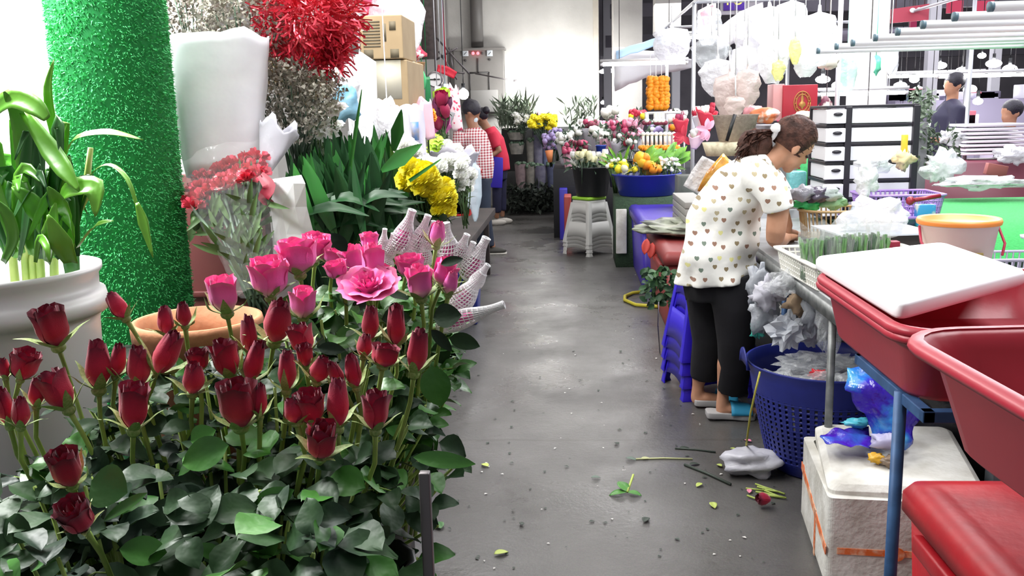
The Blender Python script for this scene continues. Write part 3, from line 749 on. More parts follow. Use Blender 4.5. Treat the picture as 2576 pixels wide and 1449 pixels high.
c4 = [[W(x, y, 2.3 + d_) for x, y, d_ in r] for r in ([(692, 640, 0), (795, 640, .02), (790, 640, .1), (688, 640, .08)], [(690, 590, 0), (790, 590, .02), (785, 590, .1), (686, 590, .08)], [(680, 520, 0), (772, 520, .01), (768, 515, .08), (678, 515, .07)], [(674, 457, 0), (768, 462, .0), (758, 440, .06), (676, 452, .06)])]
q = MB(); q.loft([[r[0], r[0].lerp(r[1], .3), r[0].lerp(r[1], .7) + V((0, -.006, 0)), r[1], r[2], r[2].lerp(r[3], .5), r[3]] for r in c4]); tag(q.build('paper_bag', mat('bright_paper', 'f6f6fa', .6, bump=.1), loc=c4[0][0], smooth=False), 'plain white upright paper sleeve between the carnations and the dark leaves', 'paper bag')
# shiny red tinsel bunch
redt = mat('red_foil', 'd61f3c', .25, metal=.35, c2='ee5468', scale=6)
c = W(775, 45, 2.75); t = thing('tinsel_bunch', 'big bunch of shiny red shredded foil above the dried flowers', 'tinsel', c)
m = WB(t)
for i in range(1900):
    e = rv().normalized(); k = random.random() ** .4; e = V((e.x * .15, e.y * .1, e.z * .12)); p = c + e * k + V((.02 * e.z / .1, 0, 0))
    if i % 6 == 0: p = W(rnd(800, 860), rnd(80, 165), 2.72)
    d = (e.normalized() + rv(.9) + V((.2, 0, -.2))).normalized(); s = d.cross(rv()).normalized() * .0028; L = rnd(.03, .07); b = d.cross(rv()).normalized() * .01
    m.add([p - s, p + s, p + d * L * .5 + s + b, p + d * L * .5 - s + b, p + d * L + s, p + d * L - s], [(0, 1, 2, 3), (3, 2, 4, 5)])
tag(m.build('foil_strands', redt, t, smooth=False), kind='stuff')
# aspidistra-like leaf bundle
LD = mat('lance_leaf', '2b5a30', .42, c2='1c4026', scale=4, back='3c5c38', rand=0, bump=.1, bscale=10, spec=.35); LD2 = mat('lance_leaf_bright', '3f8a3c', .32, c2='2c6a30', scale=4, back='5a7c4c')
t = thing('leaf_bundle', 'large bundle of long dark green lance-shaped leaves in the middle of the left stall', 'foliage', (-.75, 2.9, .65))
f = WB(t)
base = V((-.62, 2.85, .8))
for i in range(430):
    px = rnd(720, 1080); top = 300 + abs(px - 900) * .28 + rnd(0, 190); Y = rnd(2.55, 3.1)
    if i % 3 == 0: top = rnd(380, 560); Y = rnd(2.4, 2.6)
    if px > 985: px = rnd(740, 985)
    tp = W(px, top, Y); L = rnd(.2, .32); lean = V(((px - 900) / 560 + rnd(-.3, .3), rnd(-.25, .2), 1)).normalized()
    b = tp - lean * L; w_ = rnd(.03, .052); u = V((rnd(-.7, .7), -1, rnd(-.1, .3)))
    f.mi = 1 if random.random() < .28 else 0
    f.strap([b, b + lean * L * .35, b + lean * L * .7 + V((0, 0, 0)), tp], [.012, w_, w_ * .8, .002], fold=rnd(.1, .4), up=u, sub=2)
f.mi = 0
for i in range(34):          # leaves bending right and low
    x = rnd(860, 1030); y = rnd(500, 610); Y = rnd(2.4, 2.7); a = W(x - rnd(60, 160), y + rnd(-20, 50), Y); b = W(x + rnd(0, 70), y + rnd(-60, 20), Y - .03)
    f.strap([a, a.lerp(b, .5) + V((0, 0, .03)), b], [.01, .036, .002], up=(rnd(-.3, .3), -.8, .8), fold=.3)
for a_, b_, w_ in (((960, 430), (1062, 362), 44), ((880, 430), (910, 225), 10), ((990, 380), (1010, 275), 34), ((740, 590), (800, 560), 20), ((1030, 455), (1110, 400), 9)):
    a = W(*a_, 2.45); b = W(*b_, 2.4); f.mi = 1; f.strap([a, a.lerp(b, .5), b], [.01, w_ * 2.4 / F, .002], up=(.3, -1, .3))
f.build('leaves', [LD, LD2], t)
f = WB(t)
for i in range(46): f.tube([W(rnd(760, 1040), rnd(500, 600), rnd(2.5, 2.9)), base + V((rnd(-.2, .2), rnd(-.15, .1), -.1))], .005, 5)
f.build('stalks', grnd, t)
bucket('flower_bucket', 'dark bucket under the lance-shaped leaf bundle', (-.62, 2.85, .62), .24, .2, blk)
bench_ = mat('bench_dark', '3b3230', .8, c2='2a2422', scale=4)
q = MB(); q.box((-1.45, 5.9, .58), (1.5, 5.1, .06))
for x in (-2.1, -.78):
    for y in (3.45, 5, 6.7, 8.35): q.box((x, y, .275), (.05, .05, .55))
tag(q.build('stall_table', bench_, bevel=.004), 'low dark table running along the left stall, mostly hidden by flowers', 'table')
# chrysanthemums
yel = mat('yellow_mum', 'f2e31c', .6, pv=[(0, 'eed818'), (1, 'fff640')], scale=20); wht = mat('white_petal', 'f4f4f0', .55, pv=[(0, 'dfe6c8'), (.5, 'f6f6f4')], scale=10, sss=.05)
def clump(name, label, cat, pts, r, m_, fn, group=None, n_leaf=20, base=None, part='flower', paper=None, leafm=None, spread=.12):
    """pts: px,py,Y of each head. one bunch = one thing with every flower head a part"""
    P = [W(*p) for p in pts]; c = sum(P, V()) / len(P); t = thing(name, label, cat, c + V((0, 0, -.25)) if base is None else V(base), 0, group)
    b0 = c + V((0, .05, -.25)) if base is None else V(base) + V((0, 0, .03)); sm = WB(t)
    for i, p in enumerate(P):
        m = WB(t); fn(m, p, r * rnd(.85, 1.15)); m.build(part, m_ if not isinstance(m_, list) else m_[i % len(m_)], t, smooth=True)
        sm.tube([p, p.lerp(b0, .5) + rv(.01), b0 + rv(.015)], .003, 4)
        for k in range(max(1, n_leaf // len(P))): q_ = p.lerp(b0, rnd(.05, .5)); sm.leaf(q_ + rv(.02), rv() + V((0, -.3, .3)), (0, 0, 1), rnd(.04, .07), .025, nv=3)
    sm.build('greenery', leafm or grn, t)
    if paper: m = WB(t); wrap(m, *paper[:4], .6, jag=.08); m.build('paper_wrap', paper[4], t, solid=.001)
    return t
def fpom(m, p, r): pom(m, p, r, 60)
def fstar(m, p, r): star(m, p, r, (rnd(-.5, .5), -1, .7)); star(m, p + V((.01, .01, .01)), r * .8, (rnd(-.5, .5), -.6, 1))
def fcup(m, p, r): cup(m, p, r, r * 2.1, (rnd(-.3, .3), rnd(-.5, 0), 1))
random.seed(33)
pts = []
for i in range(46):
    u = random.random(); a = rnd(-1, 1); pts.append((1036 + 78 * u + a * 18, 418 + 62 * u + abs(a) * 10 + rnd(-14, 36), 2.6 + rnd(-.08, .08)))
pts += [(1112 + rnd(-6, 18), 505 + rnd(-14, 24), 2.55) for _ in range(8)]
clump('chrysanthemum_bunch', 'bright yellow chrysanthemum bunch nodding over the aisle beyond the dark leaves', 'flowers', pts, .031, yel, fpom, n_leaf=40)
MG = 'white chrysanthemum bunches on the left stall'
def cloud(x0, x1, y0, y1, Y, n, dy=.12): return [(rnd(x0, x1), rnd(y0, y1), Y + rnd(-dy, dy)) for _ in range(n)]
clump('chrysanthemum_bunch', 'white chrysanthemum bunch in white paper beyond the yellow one, above the red basket', 'flowers', cloud(1065, 1165, 400, 440, 4.6, 26), .04, wht, fpom, MG)
clump('chrysanthemum_bunch', 'white chrysanthemums hanging low right beside the red basket', 'flowers', cloud(1140, 1185, 430, 480, 4.8, 14), .038, wht, fpom, MG)
clump('chrysanthemum_bunch', 'white daisy spray left of the blue tissue, above the dark green leaves', 'flowers', cloud(752, 850, 272, 345, 2.9, 34), .028, wht, fstar, MG)
clump('chrysanthemum_bunch', 'white flowers in the crook of the plaid shirted man', 'flowers', cloud(1105, 1150, 365, 400, 6.2, 14), .05, wht, fpom, MG)
clump('chrysanthemum_bunch', 'small white flowers beneath the blue and white printed bag', 'flowers', cloud(1005, 1050, 360, 390, 4.2, 12), .035, wht, fpom, MG)
wrapped('paper_cone', 'white pointed wrapping sheets around flowers left of the plaid shirt', 'wrapping paper', (1150, 450, 5.4), (1145, 385, 5.4), 40, 130, paperg, .4, jag=.25)
wrapped('paper_cone', 'white paper sheet standing left of the pink wraps', 'wrapping paper', (1010, 400, 4.3), (990, 290, 4.3), 60, 80, paperw, .4, jag=.1)
wrapped('paper_cone', 'lavender white wrapping bag with a blue print, above the yellow flowers', 'wrapping paper', (1045, 395, 4.6), (1028, 268, 4.6), 55, 74, mat('lavender_paper', 'dcd9f0', .6, bump=.2), .45, jag=.05)
wrapped('paper_cone', 'pale pink wrapping paper cone left of the pink bouquet', 'wrapping paper', (1085, 350, 5.2), (1058, 262, 5.2), 20, 56, mat('pale_pink_paper', 'f0c6d6', .6, bump=.2), .45, jag=.1)
wrapped('paper_cone', 'hot pink wrapping paper flaring beside the plaid shirt', 'wrapping paper', (1100, 352, 6.4), (1112, 305, 6.4), 20, 54, mat('hot_pink_paper', 'ee7fc0', .5, bump=.2), .45, jag=.2)
q = MB(); a = W(1042, 330, 4.55); q.box(a, (.045, .01, .09)); tag(q.build('printed_card', mat('card_print', '5c8fd0', .5, c2='b9a58c', scale=18)), 'small blue and beige printed card on the lavender bag', 'card')
clump('flower_bunch', 'orange gerbera heads over the pink paper', 'flowers', [(1072, 290, 5.3), (1080, 296, 5.3), (1066, 285, 5.32)], .05, mat('orange_petal', 'f09a1c', .5), fpom)
clump('flower_bunch', 'crimson and purple blooms right of the orange gerberas', 'flowers', cloud(1098, 1125, 268, 300, 6.3, 9) + cloud(1100, 1120, 310, 325, 6.3, 5), .05, [mat('crimson_petal', 'a3204e', .5), mat('plum_petal', '6c2350', .5)], fcup)
clump('flower_bunch', 'lime green blooms above the crimson ones', 'flowers', cloud(1112, 1130, 255, 275, 6.4, 6), .05, mat('lime_petal', 'b4dc3c', .5), fcup)
clump('flower_bunch', 'lime green leaves and small blooms below the hot pink paper', 'flowers', cloud(1082, 1100, 350, 385, 6.0, 7), .05, mat('lime_petal', 'b4dc3c', .5), fstar)
wrapped('paper_cone', 'pink spotted tall flower sleeve left of the glowing bulb', 'wrapping paper', (1152, 330, 7.2), (1138, 225, 7.2), 26, 30, mat('pink_spot_paper', 'f3dbe2', .5, c2='d9486c', scale=30, lo=.55, hi=.6), .6, jag=.1)
q = MB(); a = W(1125, 300, 7.0); q.box(a, (.08, .02, .13), Matrix.Rotation(.4, 3, 'Y')); tag(q.build('grey_box', mat('grey_card', '9a9ba0', .5), bevel=.003), 'small grey box tilted behind the plaid shoulder', 'box')
# boxes
card = mat('cardboard', 'b09a78', .8, c2='a58f6e', scale=5, bump=.05); prt = mat('box_print', '6c6350', .8)
def cbox(label, px0, px1, py0, py1, Y, dp, deco, m_=card, name='cardboard_box', cat='box', group='cardboard boxes stacked on the left stall'):
    a = W(px0, py1, Y); b = W(px1, py0, Y); c = V(((a.x + b.x) / 2, Y + dp / 2, (a.z + b.z) / 2)); d = (b.x - a.x, dp, b.z - a.z)
    t = thing(name, label, cat, (c.x, c.y, a.z), 0, group); m = WB(t); m.box(c, d); m.build('carton', m_, t, bevel=.006, smooth=False)
    m = WB(t)
    for x0, x1, y0, y1 in deco:
        m.box((a.x + d[0] * (x0 + x1) / 2, Y - .001, a.z + d[2] * (1 - (y0 + y1) / 2)), (d[0] * (x1 - x0), .003, d[2] * (y1 - y0)))
    return t, m, a.z
t, m, z1_ = cbox('brown carton with rows of printed dark stripes, topmost of the stack', 908, 1010, 36, 150, 5.0, .42, [(.08, .48, .13 + i * .07, .165 + i * .07) for i in range(9)] + [(.55, .62, .2, .6), (.7, .85, .15, .35), (.08, .3, .78, .98), (.7, .9, .78, .98)]); m.build('print', prt, t)
t, m, _ = cbox('brown carton with a big white paper sheet taped on, under the striped one', 915, 1024, 150, 305, 5.02, .42, [(.3, .86, .0, .64)]); m.build('paper_sheet', mat('label_paper', 'd8d4c2', .7, c2='cbc6b4', scale=4), t)
t, m, _ = cbox('narrow carton with a cream side label, right of the taped carton', 1026, 1044, 155, 300, 5.3, .3, [(.1, .95, 0, .6)]); m.build('label_sheet', mat('label_cream', 'dedcd0', .7), t)
q = MB(); a = W(880, 330, 4.4); b = W(945, 130, 4.4); c1 = W(915, 130, 4.4)
q.loft([[W(905, 700, 4.4), W(958, 700, 4.4), W(942, 155, 4.4), W(905, 130, 4.4), W(866, 160, 4.4)], [p + V((0, .04, 0)) for p in (W(905, 700, 4.4), W(958, 700, 4.4), W(942, 155, 4.4), W(905, 130, 4.4), W(866, 160, 4.4))]])
tag(q.build('foam_board', mat('white_foam', 'f8f8fa', .6), smooth=False), 'bright white foam board slab leaning against the cartons', 'board')
q = MB(); m = q
def crumple(c, sx, sy, sz, sd=0, n=18, k=.35, f=1.6):
    q = MB(); c = V(c)
    def fn(u, v):
        a = 2 * PI * u; b = PI * (v - .5); d = V((math.cos(a) * math.cos(b), math.sin(a) * math.cos(b), math.sin(b)))
        r = 1 + k * noise.noise(d * f + V((sd, 0, 0))) * 2 + k * .5 * noise.noise(d * f * 3 + V((0, sd, 0)))
        return c + V((d.x * sx * r, d.y * sy * r, d.z * sz * r))
    q.grid(fn, n, n * 2 // 3, close=True); return q
bagw = clear('plastic_bag_white', 'fafaff', .62, .35, bump=.8, bscale=25); bagc = clear('plastic_bag_clear', 'eef2f6', .3, .15, bump=1, bscale=22)
def parcel(label, px, py, Y, rx, ry, m_, name='plastic_bag', cat='plastic bag', sd=0, group=None, dp=.6, k=.3):
    s = Y / F; c = W(px, py, Y); q = crumple(c, rx * s, rx * s * dp, ry * s, sd, k=k)
    if name == 'plastic_bag': q.tube([c + V((0, 0, ry * s * .7)), V((c.x, c.y, 4.39))], .003, 4)
    o = q.build(name, m_, loc=c); return tag(o, label, cat, group)
parcel('sky blue tissue parcel between the white daisies and the foam board', 868, 262, 3.3, 36, 42, mat('blue_tissue', '6fb7dc', .6, c2='9ccce6', scale=8, bump=.4), 'tissue_parcel', 'tissue', 3)
for i, (lb, px, py, Y, rx, ry) in enumerate([
    ('frosted white bag bulging above the blue tissue parcel', 820, 180, 3.4, 42, 60), ('white plastic bag with yellowish content right of the tan dried grass', 800, 215, 3.2, 26, 60),
    ('clear crumpled wrap left of the foam board', 860, 200, 3.6, 44, 50), ('clear bag of grey roots below the foam board', 915, 330, 3.7, 40, 46),
    ('white plastic wrap hanging left of the lavender bag', 975, 300, 4.3, 34, 50), ('clear wrap bundle at the top between carton and dark panel', 985, 20, 5.6, 52, 46),
    ('white sheeting hanging right of the cartons at the top', 1040, 50, 6.2, 26, 60), ('grey white bag hanging at the top behind the red foil', 880, 12, 4.6, 34, 36)]):
    parcel(lb, px, py, Y, rx, ry, bagw if i % 2 == 0 else bagc, sd=i * 3.1, k=.25)
q = MB(); q.box(W(978, 65, 6.4), (.34, .02, .5)); tag(q.build('pink_sheet', mat('pink_sheet_paper', 'd8607c', .6, c2='b84060', scale=4)), 'reddish pink sheet behind the striped carton', 'sheet')
a = W(1044, 150, 8.6); b = W(1096, -20, 8.6); q = MB(); q.box(((a.x + b.x) / 2, 8.6, (a.z + b.z) / 2), (b.x - a.x, .06, b.z - a.z)); tag(q.build('dark_panel', mat('dark_brown_board', '4a413f', .8, c2='5c5250', scale=30)), 'dark brown hanging panel at the top beside the white wall', 'panel')
for i, (lb, px, py, Y, r_, m_) in enumerate([
    ('red ribboned gift basket top right of the cartons', 1041, 135, 6.6, 24, mat('red_gift', 'd2304c', .5, c2='f2e0e0', scale=12, lo=.5, hi=.55)),]):
    o = tag(crumple(W(px, py, Y), r_ * Y / F, .06, r_ * .8 * Y / F, 5).build('gift_bow', m_), lb, 'ribbon')
q = MB(); c = W(1046, 178, 6.6); s = 6.6 / F; q.tube([(0, 0, 20 * s), (0, 0, 4.39 - c.z)], .003, 4); q.lathe([(.001, -24 * s), (14 * s, -24 * s), (24 * s, 18 * s), (25 * s, 20 * s), (23 * s, 20 * s), (13 * s, -20 * s)], 20)
o = q.build('wicker_basket', mat('wicker', 'a07a50', .7, c2='c49a6a', scale=40, bump=.5)); o.location = c; tag(o, 'small brown wicker basket hanging below the red bow', 'basket')
# hanging goods, scale, bulb
t = thing('hanging_scale', 'white round dial scale hanging over the left stall', 'scale', W(1096, 200, 7.4)); s = 7.4 / F; c = W(1096, 200, 7.4)
m = WB(t); Rx = Matrix.Rotation(PI / 2, 3, 'X'); m.lathe([(.001, 0), (17 * s, 0), (17 * s, .05), (.001, .05)], 28, c=c, R=Rx); m.build('dial', white, t, smooth=False)
m = WB(t); m.lathe([(17 * s, -.002), (19.5 * s, -.002), (19.5 * s, .06), (17 * s, .06)], 28, c=c, R=Rx); m.build('rim', gm, t)
m = WB(t); m.box(c + V((0, -.056, 0)), (26 * s, .004, 2 * s)); m.ball(c + V((0, -.056, 0)), 2.6 * s); m.build('needle', blk, t)
m = WB(t); m.tube([c + V((0, 0, 18 * s)), V((c.x, c.y, 4.39))], .005); m.tube([c + V((0, 0, -18 * s)), c + V((0, 0, -40 * s))], .006); m.build('hook', gm, t)
q = MB(); a = W(1100, 172, 7.6); b = W(1146, 190, 7.6); q.strap([a, a.lerp(b, .5) + V((0, 0, .01)), b], [.06, .07, .06], up=(0, -1, 0)); q.tube([a.lerp(b, .5), V((a.x, a.y, 4.39))], .003, 4); tag(q.build('red_banner', mat('red_cloth', 'd0243c', .6), solid=.004), 'red cloth strip above the dial scale', 'cloth')
t = thing('light_bulb', 'glowing white bulb hanging above the plaid shirted man', 'lamp', W(1166, 237, 8.8)); c = W(1166, 237, 8.8)
m = WB(t); m.ball(c, .05, 16, 10); m.build('bulb_glass', mat('bulb_glow', 'ffffff', .3, emit=40), t)
m = WB(t); m.tube([c + V((0, 0, .045)), c + V((0, 0, .1))], .018, 10); m.tube([c + V((0, 0, .1)), c + V((0, 0, .9))], .004); m.build('cord', blk, t)
for i, (lb, px, py, Y, w_, h_, col) in enumerate([
    ('green tag strip hanging below the wicker basket', 1062, 200, 6.8, 16, 46, '5fcf8c'), ('green ribbon roll hanging left of the scale', 1075, 240, 7.0, 14, 90, '1f7a48'),
    ('white ribbon streamers hanging under the scale', 1100, 245, 7.2, 20, 54, 'e6e8ee'), ('pale blue packet hanging right of the scale', 1120, 232, 7.3, 14, 40, 'cfe4f2'),
    ('white packet rack above the pink wraps', 1050, 225, 6.4, 22, 44, 'efefef'), ('silver packet hanging above the crimson blooms', 1112, 262, 7.1, 14, 34, 'c4c8ce')]):
    s = Y / F; c = W(px, py, Y); q = MB(); q.strap([c + V((rnd(-.01, .01), 0, h_ * s / 2)), c + V((.008, -.01, 0)), c - V((0, 0, h_ * s / 2))], [w_ * s * .8, w_ * s, w_ * s * .7], up=(.2, -1, 0)); q.tube([c + V((0, 0, h_ * s / 2)), V((c.x, c.y, 4.39))], .002, 4)
    tag(q.build('hanging_packet', mat('packet_' + col, col, .4), solid=.004, loc=c), lb, 'packet', 'packets hanging over the left stall')
t = thing('wire_rail', 'thin grey metal rail with crossed arms above the left stall', 'rail', W(1120, 160, 8.4)); m = WB(t)
for a_, b_ in (((1098, 95), (1180, 185)), ((1104, 130), (1150, 200)), ((1098, 150), (1150, 120)), ((1120, 178), (1168, 184)), ((1130, 120), (1140, 175))): m.tube([W(*a_, 8.4), W(*b_, 8.3)], .009, 5)
m.tube([W(1120, 178, 8.4), V((W(1120, 178, 8.4).x, 8.4, 4.39))], .009, 5); m.build('rods', gm, t)
# red basket and blue bits beside it
t = thing('shopping_basket', 'red plastic basket on the aisle edge of the left stall', 'basket', W(1166, 540, 5.6)); c = W(1166, 541, 5.6); s = 5.6 / F; pr = pl('c4302c')
m = WB(t); h_ = 66 * s; m.loft([[V((c.x + a * w_ * s, 5.7 + b * .16, c.z + z)) for a, b in ((-1, -1), (1, -1), (1, 1), (-1, 1))] for w_, z in ((20, 0), (27, h_), (30, h_), (30, h_ + .012), (26, h_ + .012), (19, .01))], cap=True); m.build('basket_body', pr, t, smooth=False, bevel=.004)
m = WB(t); m.tube([V((c.x + 28 * s, 5.55, c.z + h_)), V((c.x + 38 * s, 5.55, c.z + h_ + .1)), V((c.x + 38 * s, 5.85, c.z + h_ + .1)), V((c.x + 28 * s, 5.85, c.z + h_))], .008, 6); m.build('handle', pr, t)
q = MB(); a = W(1168, 612, 6.4); q.box((a.x, 6.4, .17), (.2, .25, .34), taper=.85); tag(q.build('blue_crate', pl('1f2d7e'), bevel=.01), 'dark blue plastic crate on the floor by the plaid man\'s legs', 'crate')
o = tag(crumple(W(1190, 470, 5.4), .045, .03, .17, 4, k=.2).build('plastic_bag', mat('pale_blue_bag', 'd6e6f0', .3, bump=.6, bscale=20, alpha=.75)), 'pale blue carrier bag hanging between the red basket and the man', 'plastic bag')
# blue stool under the netted roses: built with the other stools further on
# ---------------------------------------------------------------- people
random.seed(44)
SKIN = mat('skin', 'c69478', .5, c2='b98568', scale=14, sss=.1, spec=.35); SKIN2 = mat('skin_tan', 'a87a62', .55, c2='97694f', scale=14)
HAIRM = mat('brown_hair', '5a3c33', .6, c2='33211c', scale=30, bump=.6, bscale=90, spec=.2); HAIRB = mat('black_hair', '1d1a24', .45, c2='2c2836', scale=40, bump=.5, bscale=120)
def limb(m, pts, n=16, cap=True, sq=0):
    """pts: (px, py, Y, radius in px, depth radius in px)"""
    P = [W(p[0], p[1], p[2]) for p in pts]; rs = []
    for i, p in enumerate(P):
        t = (P[min(i + 1, len(P) - 1)] - P[max(i - 1, 0)]).normalized(); dv = V((0, 1, 0))
        if abs(t.y) > .8: dv = V((0, 0, 1))
        sd = t.cross(dv).normalized(); dd = sd.cross(t).normalized()
        k = pts[i][2] / F; r = pts[i][3] * k; rd = (pts[i][4] if len(pts[i]) > 4 else pts[i][3]) * k
        rs.append([p + sd * r * math.cos(2 * PI * j / n) + dd * rd * math.sin(2 * PI * j / n) for j in range(n)])
    m.loft(rs, cap)
def headm(m, M):
    o = m.M; m.M = o @ M
    m.ball((0, 0, .03), 1, 18, 12, sc=(.096, .076, .086)); m.ball((.04, 0, -.035), 1, 16, 10, sc=(.054, .057, .068)); m.ball((.062, 0, -.085), .028, 10, 8)
    m.tube([(.092, 0, .02), (.104, 0, -.008), (.116, 0, -.03)], [.007, .009, .013], 8); m.ball((.088, .02, -.02), .02, 8, 6, sc=(.6, 1, .8)); m.ball((.088, -.02, -.02), .02, 8, 6, sc=(.6, 1, .8))
    m.ball((.096, 0, -.053), 1, 10, 6, sc=(.01, .024, .006)); m.ball((.094, 0, -.064), 1, 10, 6, sc=(.011, .02, .007))
    m.ball((.082, 0, .022), 1, 10, 6, sc=(.016, .05, .01))
    for s in (-1, 1): m.ball((-.008, s * .077, -.012), 1, 10, 8, sc=(.02, .009, .032), R=Matrix.Rotation(-.2, 3, 'Y')); m.ball((-.002, s * .083, -.004), 1, 8, 6, sc=(.01, .006, .022))
    m.M = o
def face(par, M, eye=True):
    m = MB(M)
    for s in (-1, 1): m.ball((.083, s * .03, .0), .0125, 10, 8, sc=(1, 1.1, .55))
    m.build('eye', mat('eye_dark', '2a1d18', .2), par)
    m = MB(M)
    for s in (-1, 1): m.strap([(.09, s * .012, .028), (.09, s * .03, .032), (.076, s * .052, .026)], [.006, .007, .003], up=(1, 0, 0), sub=2)
    m.build('eyebrow', HAIRM, par, solid=.002)
    m = MB(M); m.ball((.103, 0, -.058), 1, 10, 6, sc=(.006, .02, .007)); m.build('mouth', mat('lips', 'a85f58', .4), par)
def hand(m, M, side=1, curl=.5):
    """palm then five fingers along +X, thumb at the side"""
    o = m.M; m.M = o @ M
    m.loft([[V((x, y * w_, z * t_)) for y, z in ((-1, -.6), (-.5, -1), (.5, -1), (1, -.6), (1, .6), (.5, 1), (-.5, 1), (-1, .6))] for x, w_, t_ in ((-.02, .026, .018), (.0, .028, .017), (.04, .04, .014), (.085, .041, .012))])
    for i, (L, r) in enumerate(((.068, .0085), (.078, .009), (.073, .0088), (.056, .0078))):
        y = (1.5 - i) * .0215 * side; p = V((.078, y, 0)); pts = [p]; a = .1
        for k in range(3):
            a += curl * (.55 + .1 * k); p = p + V((math.cos(a), 0, -math.sin(a))) * L * (.45, .3, .25)[k]; pts.append(p)
        m.tube(pts, [r, r * .95, r * .9, r * .7], 8)
    m.tube([V((.01, .026 * side, -.002)), V((.035, .05 * side, -.012)), V((.06, .058 * side, -.022)), V((.08, .05 * side, -.03))], [.013, .011, .0095, .0075], 8)
    m.M = o
def frame(p, fwd, up):
    x = V(fwd).normalized(); y = V(up).cross(x).normalized(); z = x.cross(y); M = Matrix((x, y, z)).transposed().to_4x4(); M.translation = V(p); return M
def hearts():
    m = mat('heart_print_cotton', 'ecebe6', .75, bump=.5, bscale=9, sheen=.1, dist=.2); N = m.node_tree.nodes; L = m.node_tree.links; b = N['Principled BSDF']
    tc = N.new('ShaderNodeTexCoord'); sp = N.new('ShaderNodeSeparateXYZ'); L.new(tc.outputs['Object'], sp.inputs[0])
    def mth(op, a, b_=None, c_=None):
        n = N.new('ShaderNodeMath'); n.operation = op
        for i, q in enumerate((a, b_, c_)):
            if q is None: continue
            if isinstance(q, (int, float)): n.inputs[i].default_value = q
            else: L.new(q, n.inputs[i])
        return n.outputs[0]
    cell = .052
    u = mth('MULTIPLY', sp.outputs['X'], 1 / cell); v = mth('MULTIPLY', sp.outputs['Z'], 1 / cell)
    row = mth('FLOOR', v); off = mth('MULTIPLY', mth('MODULO', mth('ADD', row, 100.0), 2.0), .5); uu = mth('ADD', u, off)
    cu = mth('FLOOR', uu); cb = N.new('ShaderNodeCombineXYZ'); L.new(cu, cb.inputs[0]); L.new(row, cb.inputs[1])
    wn = N.new('ShaderNodeTexWhiteNoise'); wn.noise_dimensions = '3D'; L.new(cb.outputs[0], wn.inputs['Vector']); ws = N.new('ShaderNodeSeparateColor'); L.new(wn.outputs['Color'], ws.inputs[0])
    fx = mth('SUBTRACT', mth('SUBTRACT', uu, cu), mth('MULTIPLY_ADD', ws.outputs[0], .5, .25)); fy = mth('SUBTRACT', mth('SUBTRACT', v, row), mth('MULTIPLY_ADD', ws.outputs[1], .46, .27))
    x = mth('MULTIPLY', fx, 5.9); y = mth('MULTIPLY', fy, 5.5)
    r = mth('SUBTRACT', mth('ADD', mth('MULTIPLY', x, x), mth('MULTIPLY', y, y)), 1.0)
    e = mth('SUBTRACT', mth('MULTIPLY', mth('MULTIPLY', r, r), r), mth('MULTIPLY', mth('MULTIPLY', x, x), mth('MULTIPLY', mth('MULTIPLY', y, y), y)))
    hit = mth('LESS_THAN', e, 0.0)
    cr = N.new('ShaderNodeValToRGB'); cr.color_ramp.interpolation = 'CONSTANT'; el = cr.color_ramp.elements
    el[0].color = lin('8a7a5c'); el[0].position = 0; el[1].position = .3; el[1].color = lin('6f7f72')
    for p, c_ in ((.5, '94705e'), (.75, 'b5a98a'), (.9, 'e8e49a')): q = el.new(p); q.color = lin(c_)
    L.new(ws.outputs[2], cr.inputs['Fac']); mx = N.new('ShaderNodeMix'); mx.data_type = 'RGBA'; mx.inputs['A'].default_value = lin('ecebe6')
    L.new(hit, mx.inputs['Factor']); L.new(cr.outputs['Color'], mx.inputs['B']); L.new(mx.outputs['Result'], b.inputs['Base Color']); return m
def plaid():
    m = mat('plaid_cotton', 'e8dede', .8, bump=.2, bscale=12); N = m.node_tree.nodes; L = m.node_tree.links; b = N['Principled BSDF']
    tc = N.new('ShaderNodeTexCoord'); sp = N.new('ShaderNodeSeparateXYZ'); L.new(tc.outputs['Object'], sp.inputs[0]); hs = []
    for ax in ('X', 'Z'):
        a = N.new('ShaderNodeMath'); a.operation = 'MULTIPLY'; a.inputs[1].default_value = 1 / .028; L.new(sp.outputs[ax], a.inputs[0])
        f = N.new('ShaderNodeMath'); f.operation = 'FRACT'; L.new(a.outputs[0], f.inputs[0])
        g = N.new('ShaderNodeMath'); g.operation = 'LESS_THAN'; g.inputs[1].default_value = .5; L.new(f.outputs[0], g.inputs[0]); hs.append(g.outputs[0])
    s = N.new('ShaderNodeMath'); s.operation = 'ADD'; L.new(hs[0], s.inputs[0]); L.new(hs[1], s.inputs[1])
    h = N.new('ShaderNodeMath'); h.operation = 'MULTIPLY'; h.inputs[1].default_value = .5; L.new(s.outputs[0], h.inputs[0])
    mx = N.new('ShaderNodeMix'); mx.data_type = 'RGBA'; mx.inputs['A'].default_value = lin('f0e6e6'); mx.inputs['B'].default_value = lin('a8303e')
    L.new(h.outputs[0], mx.inputs['Factor']); L.new(mx.outputs['Result'], b.inputs['Base Color']); return m
def strands(m, c, A, R_, n, seed, span=(-.2, 1), w_=.006):
    pass
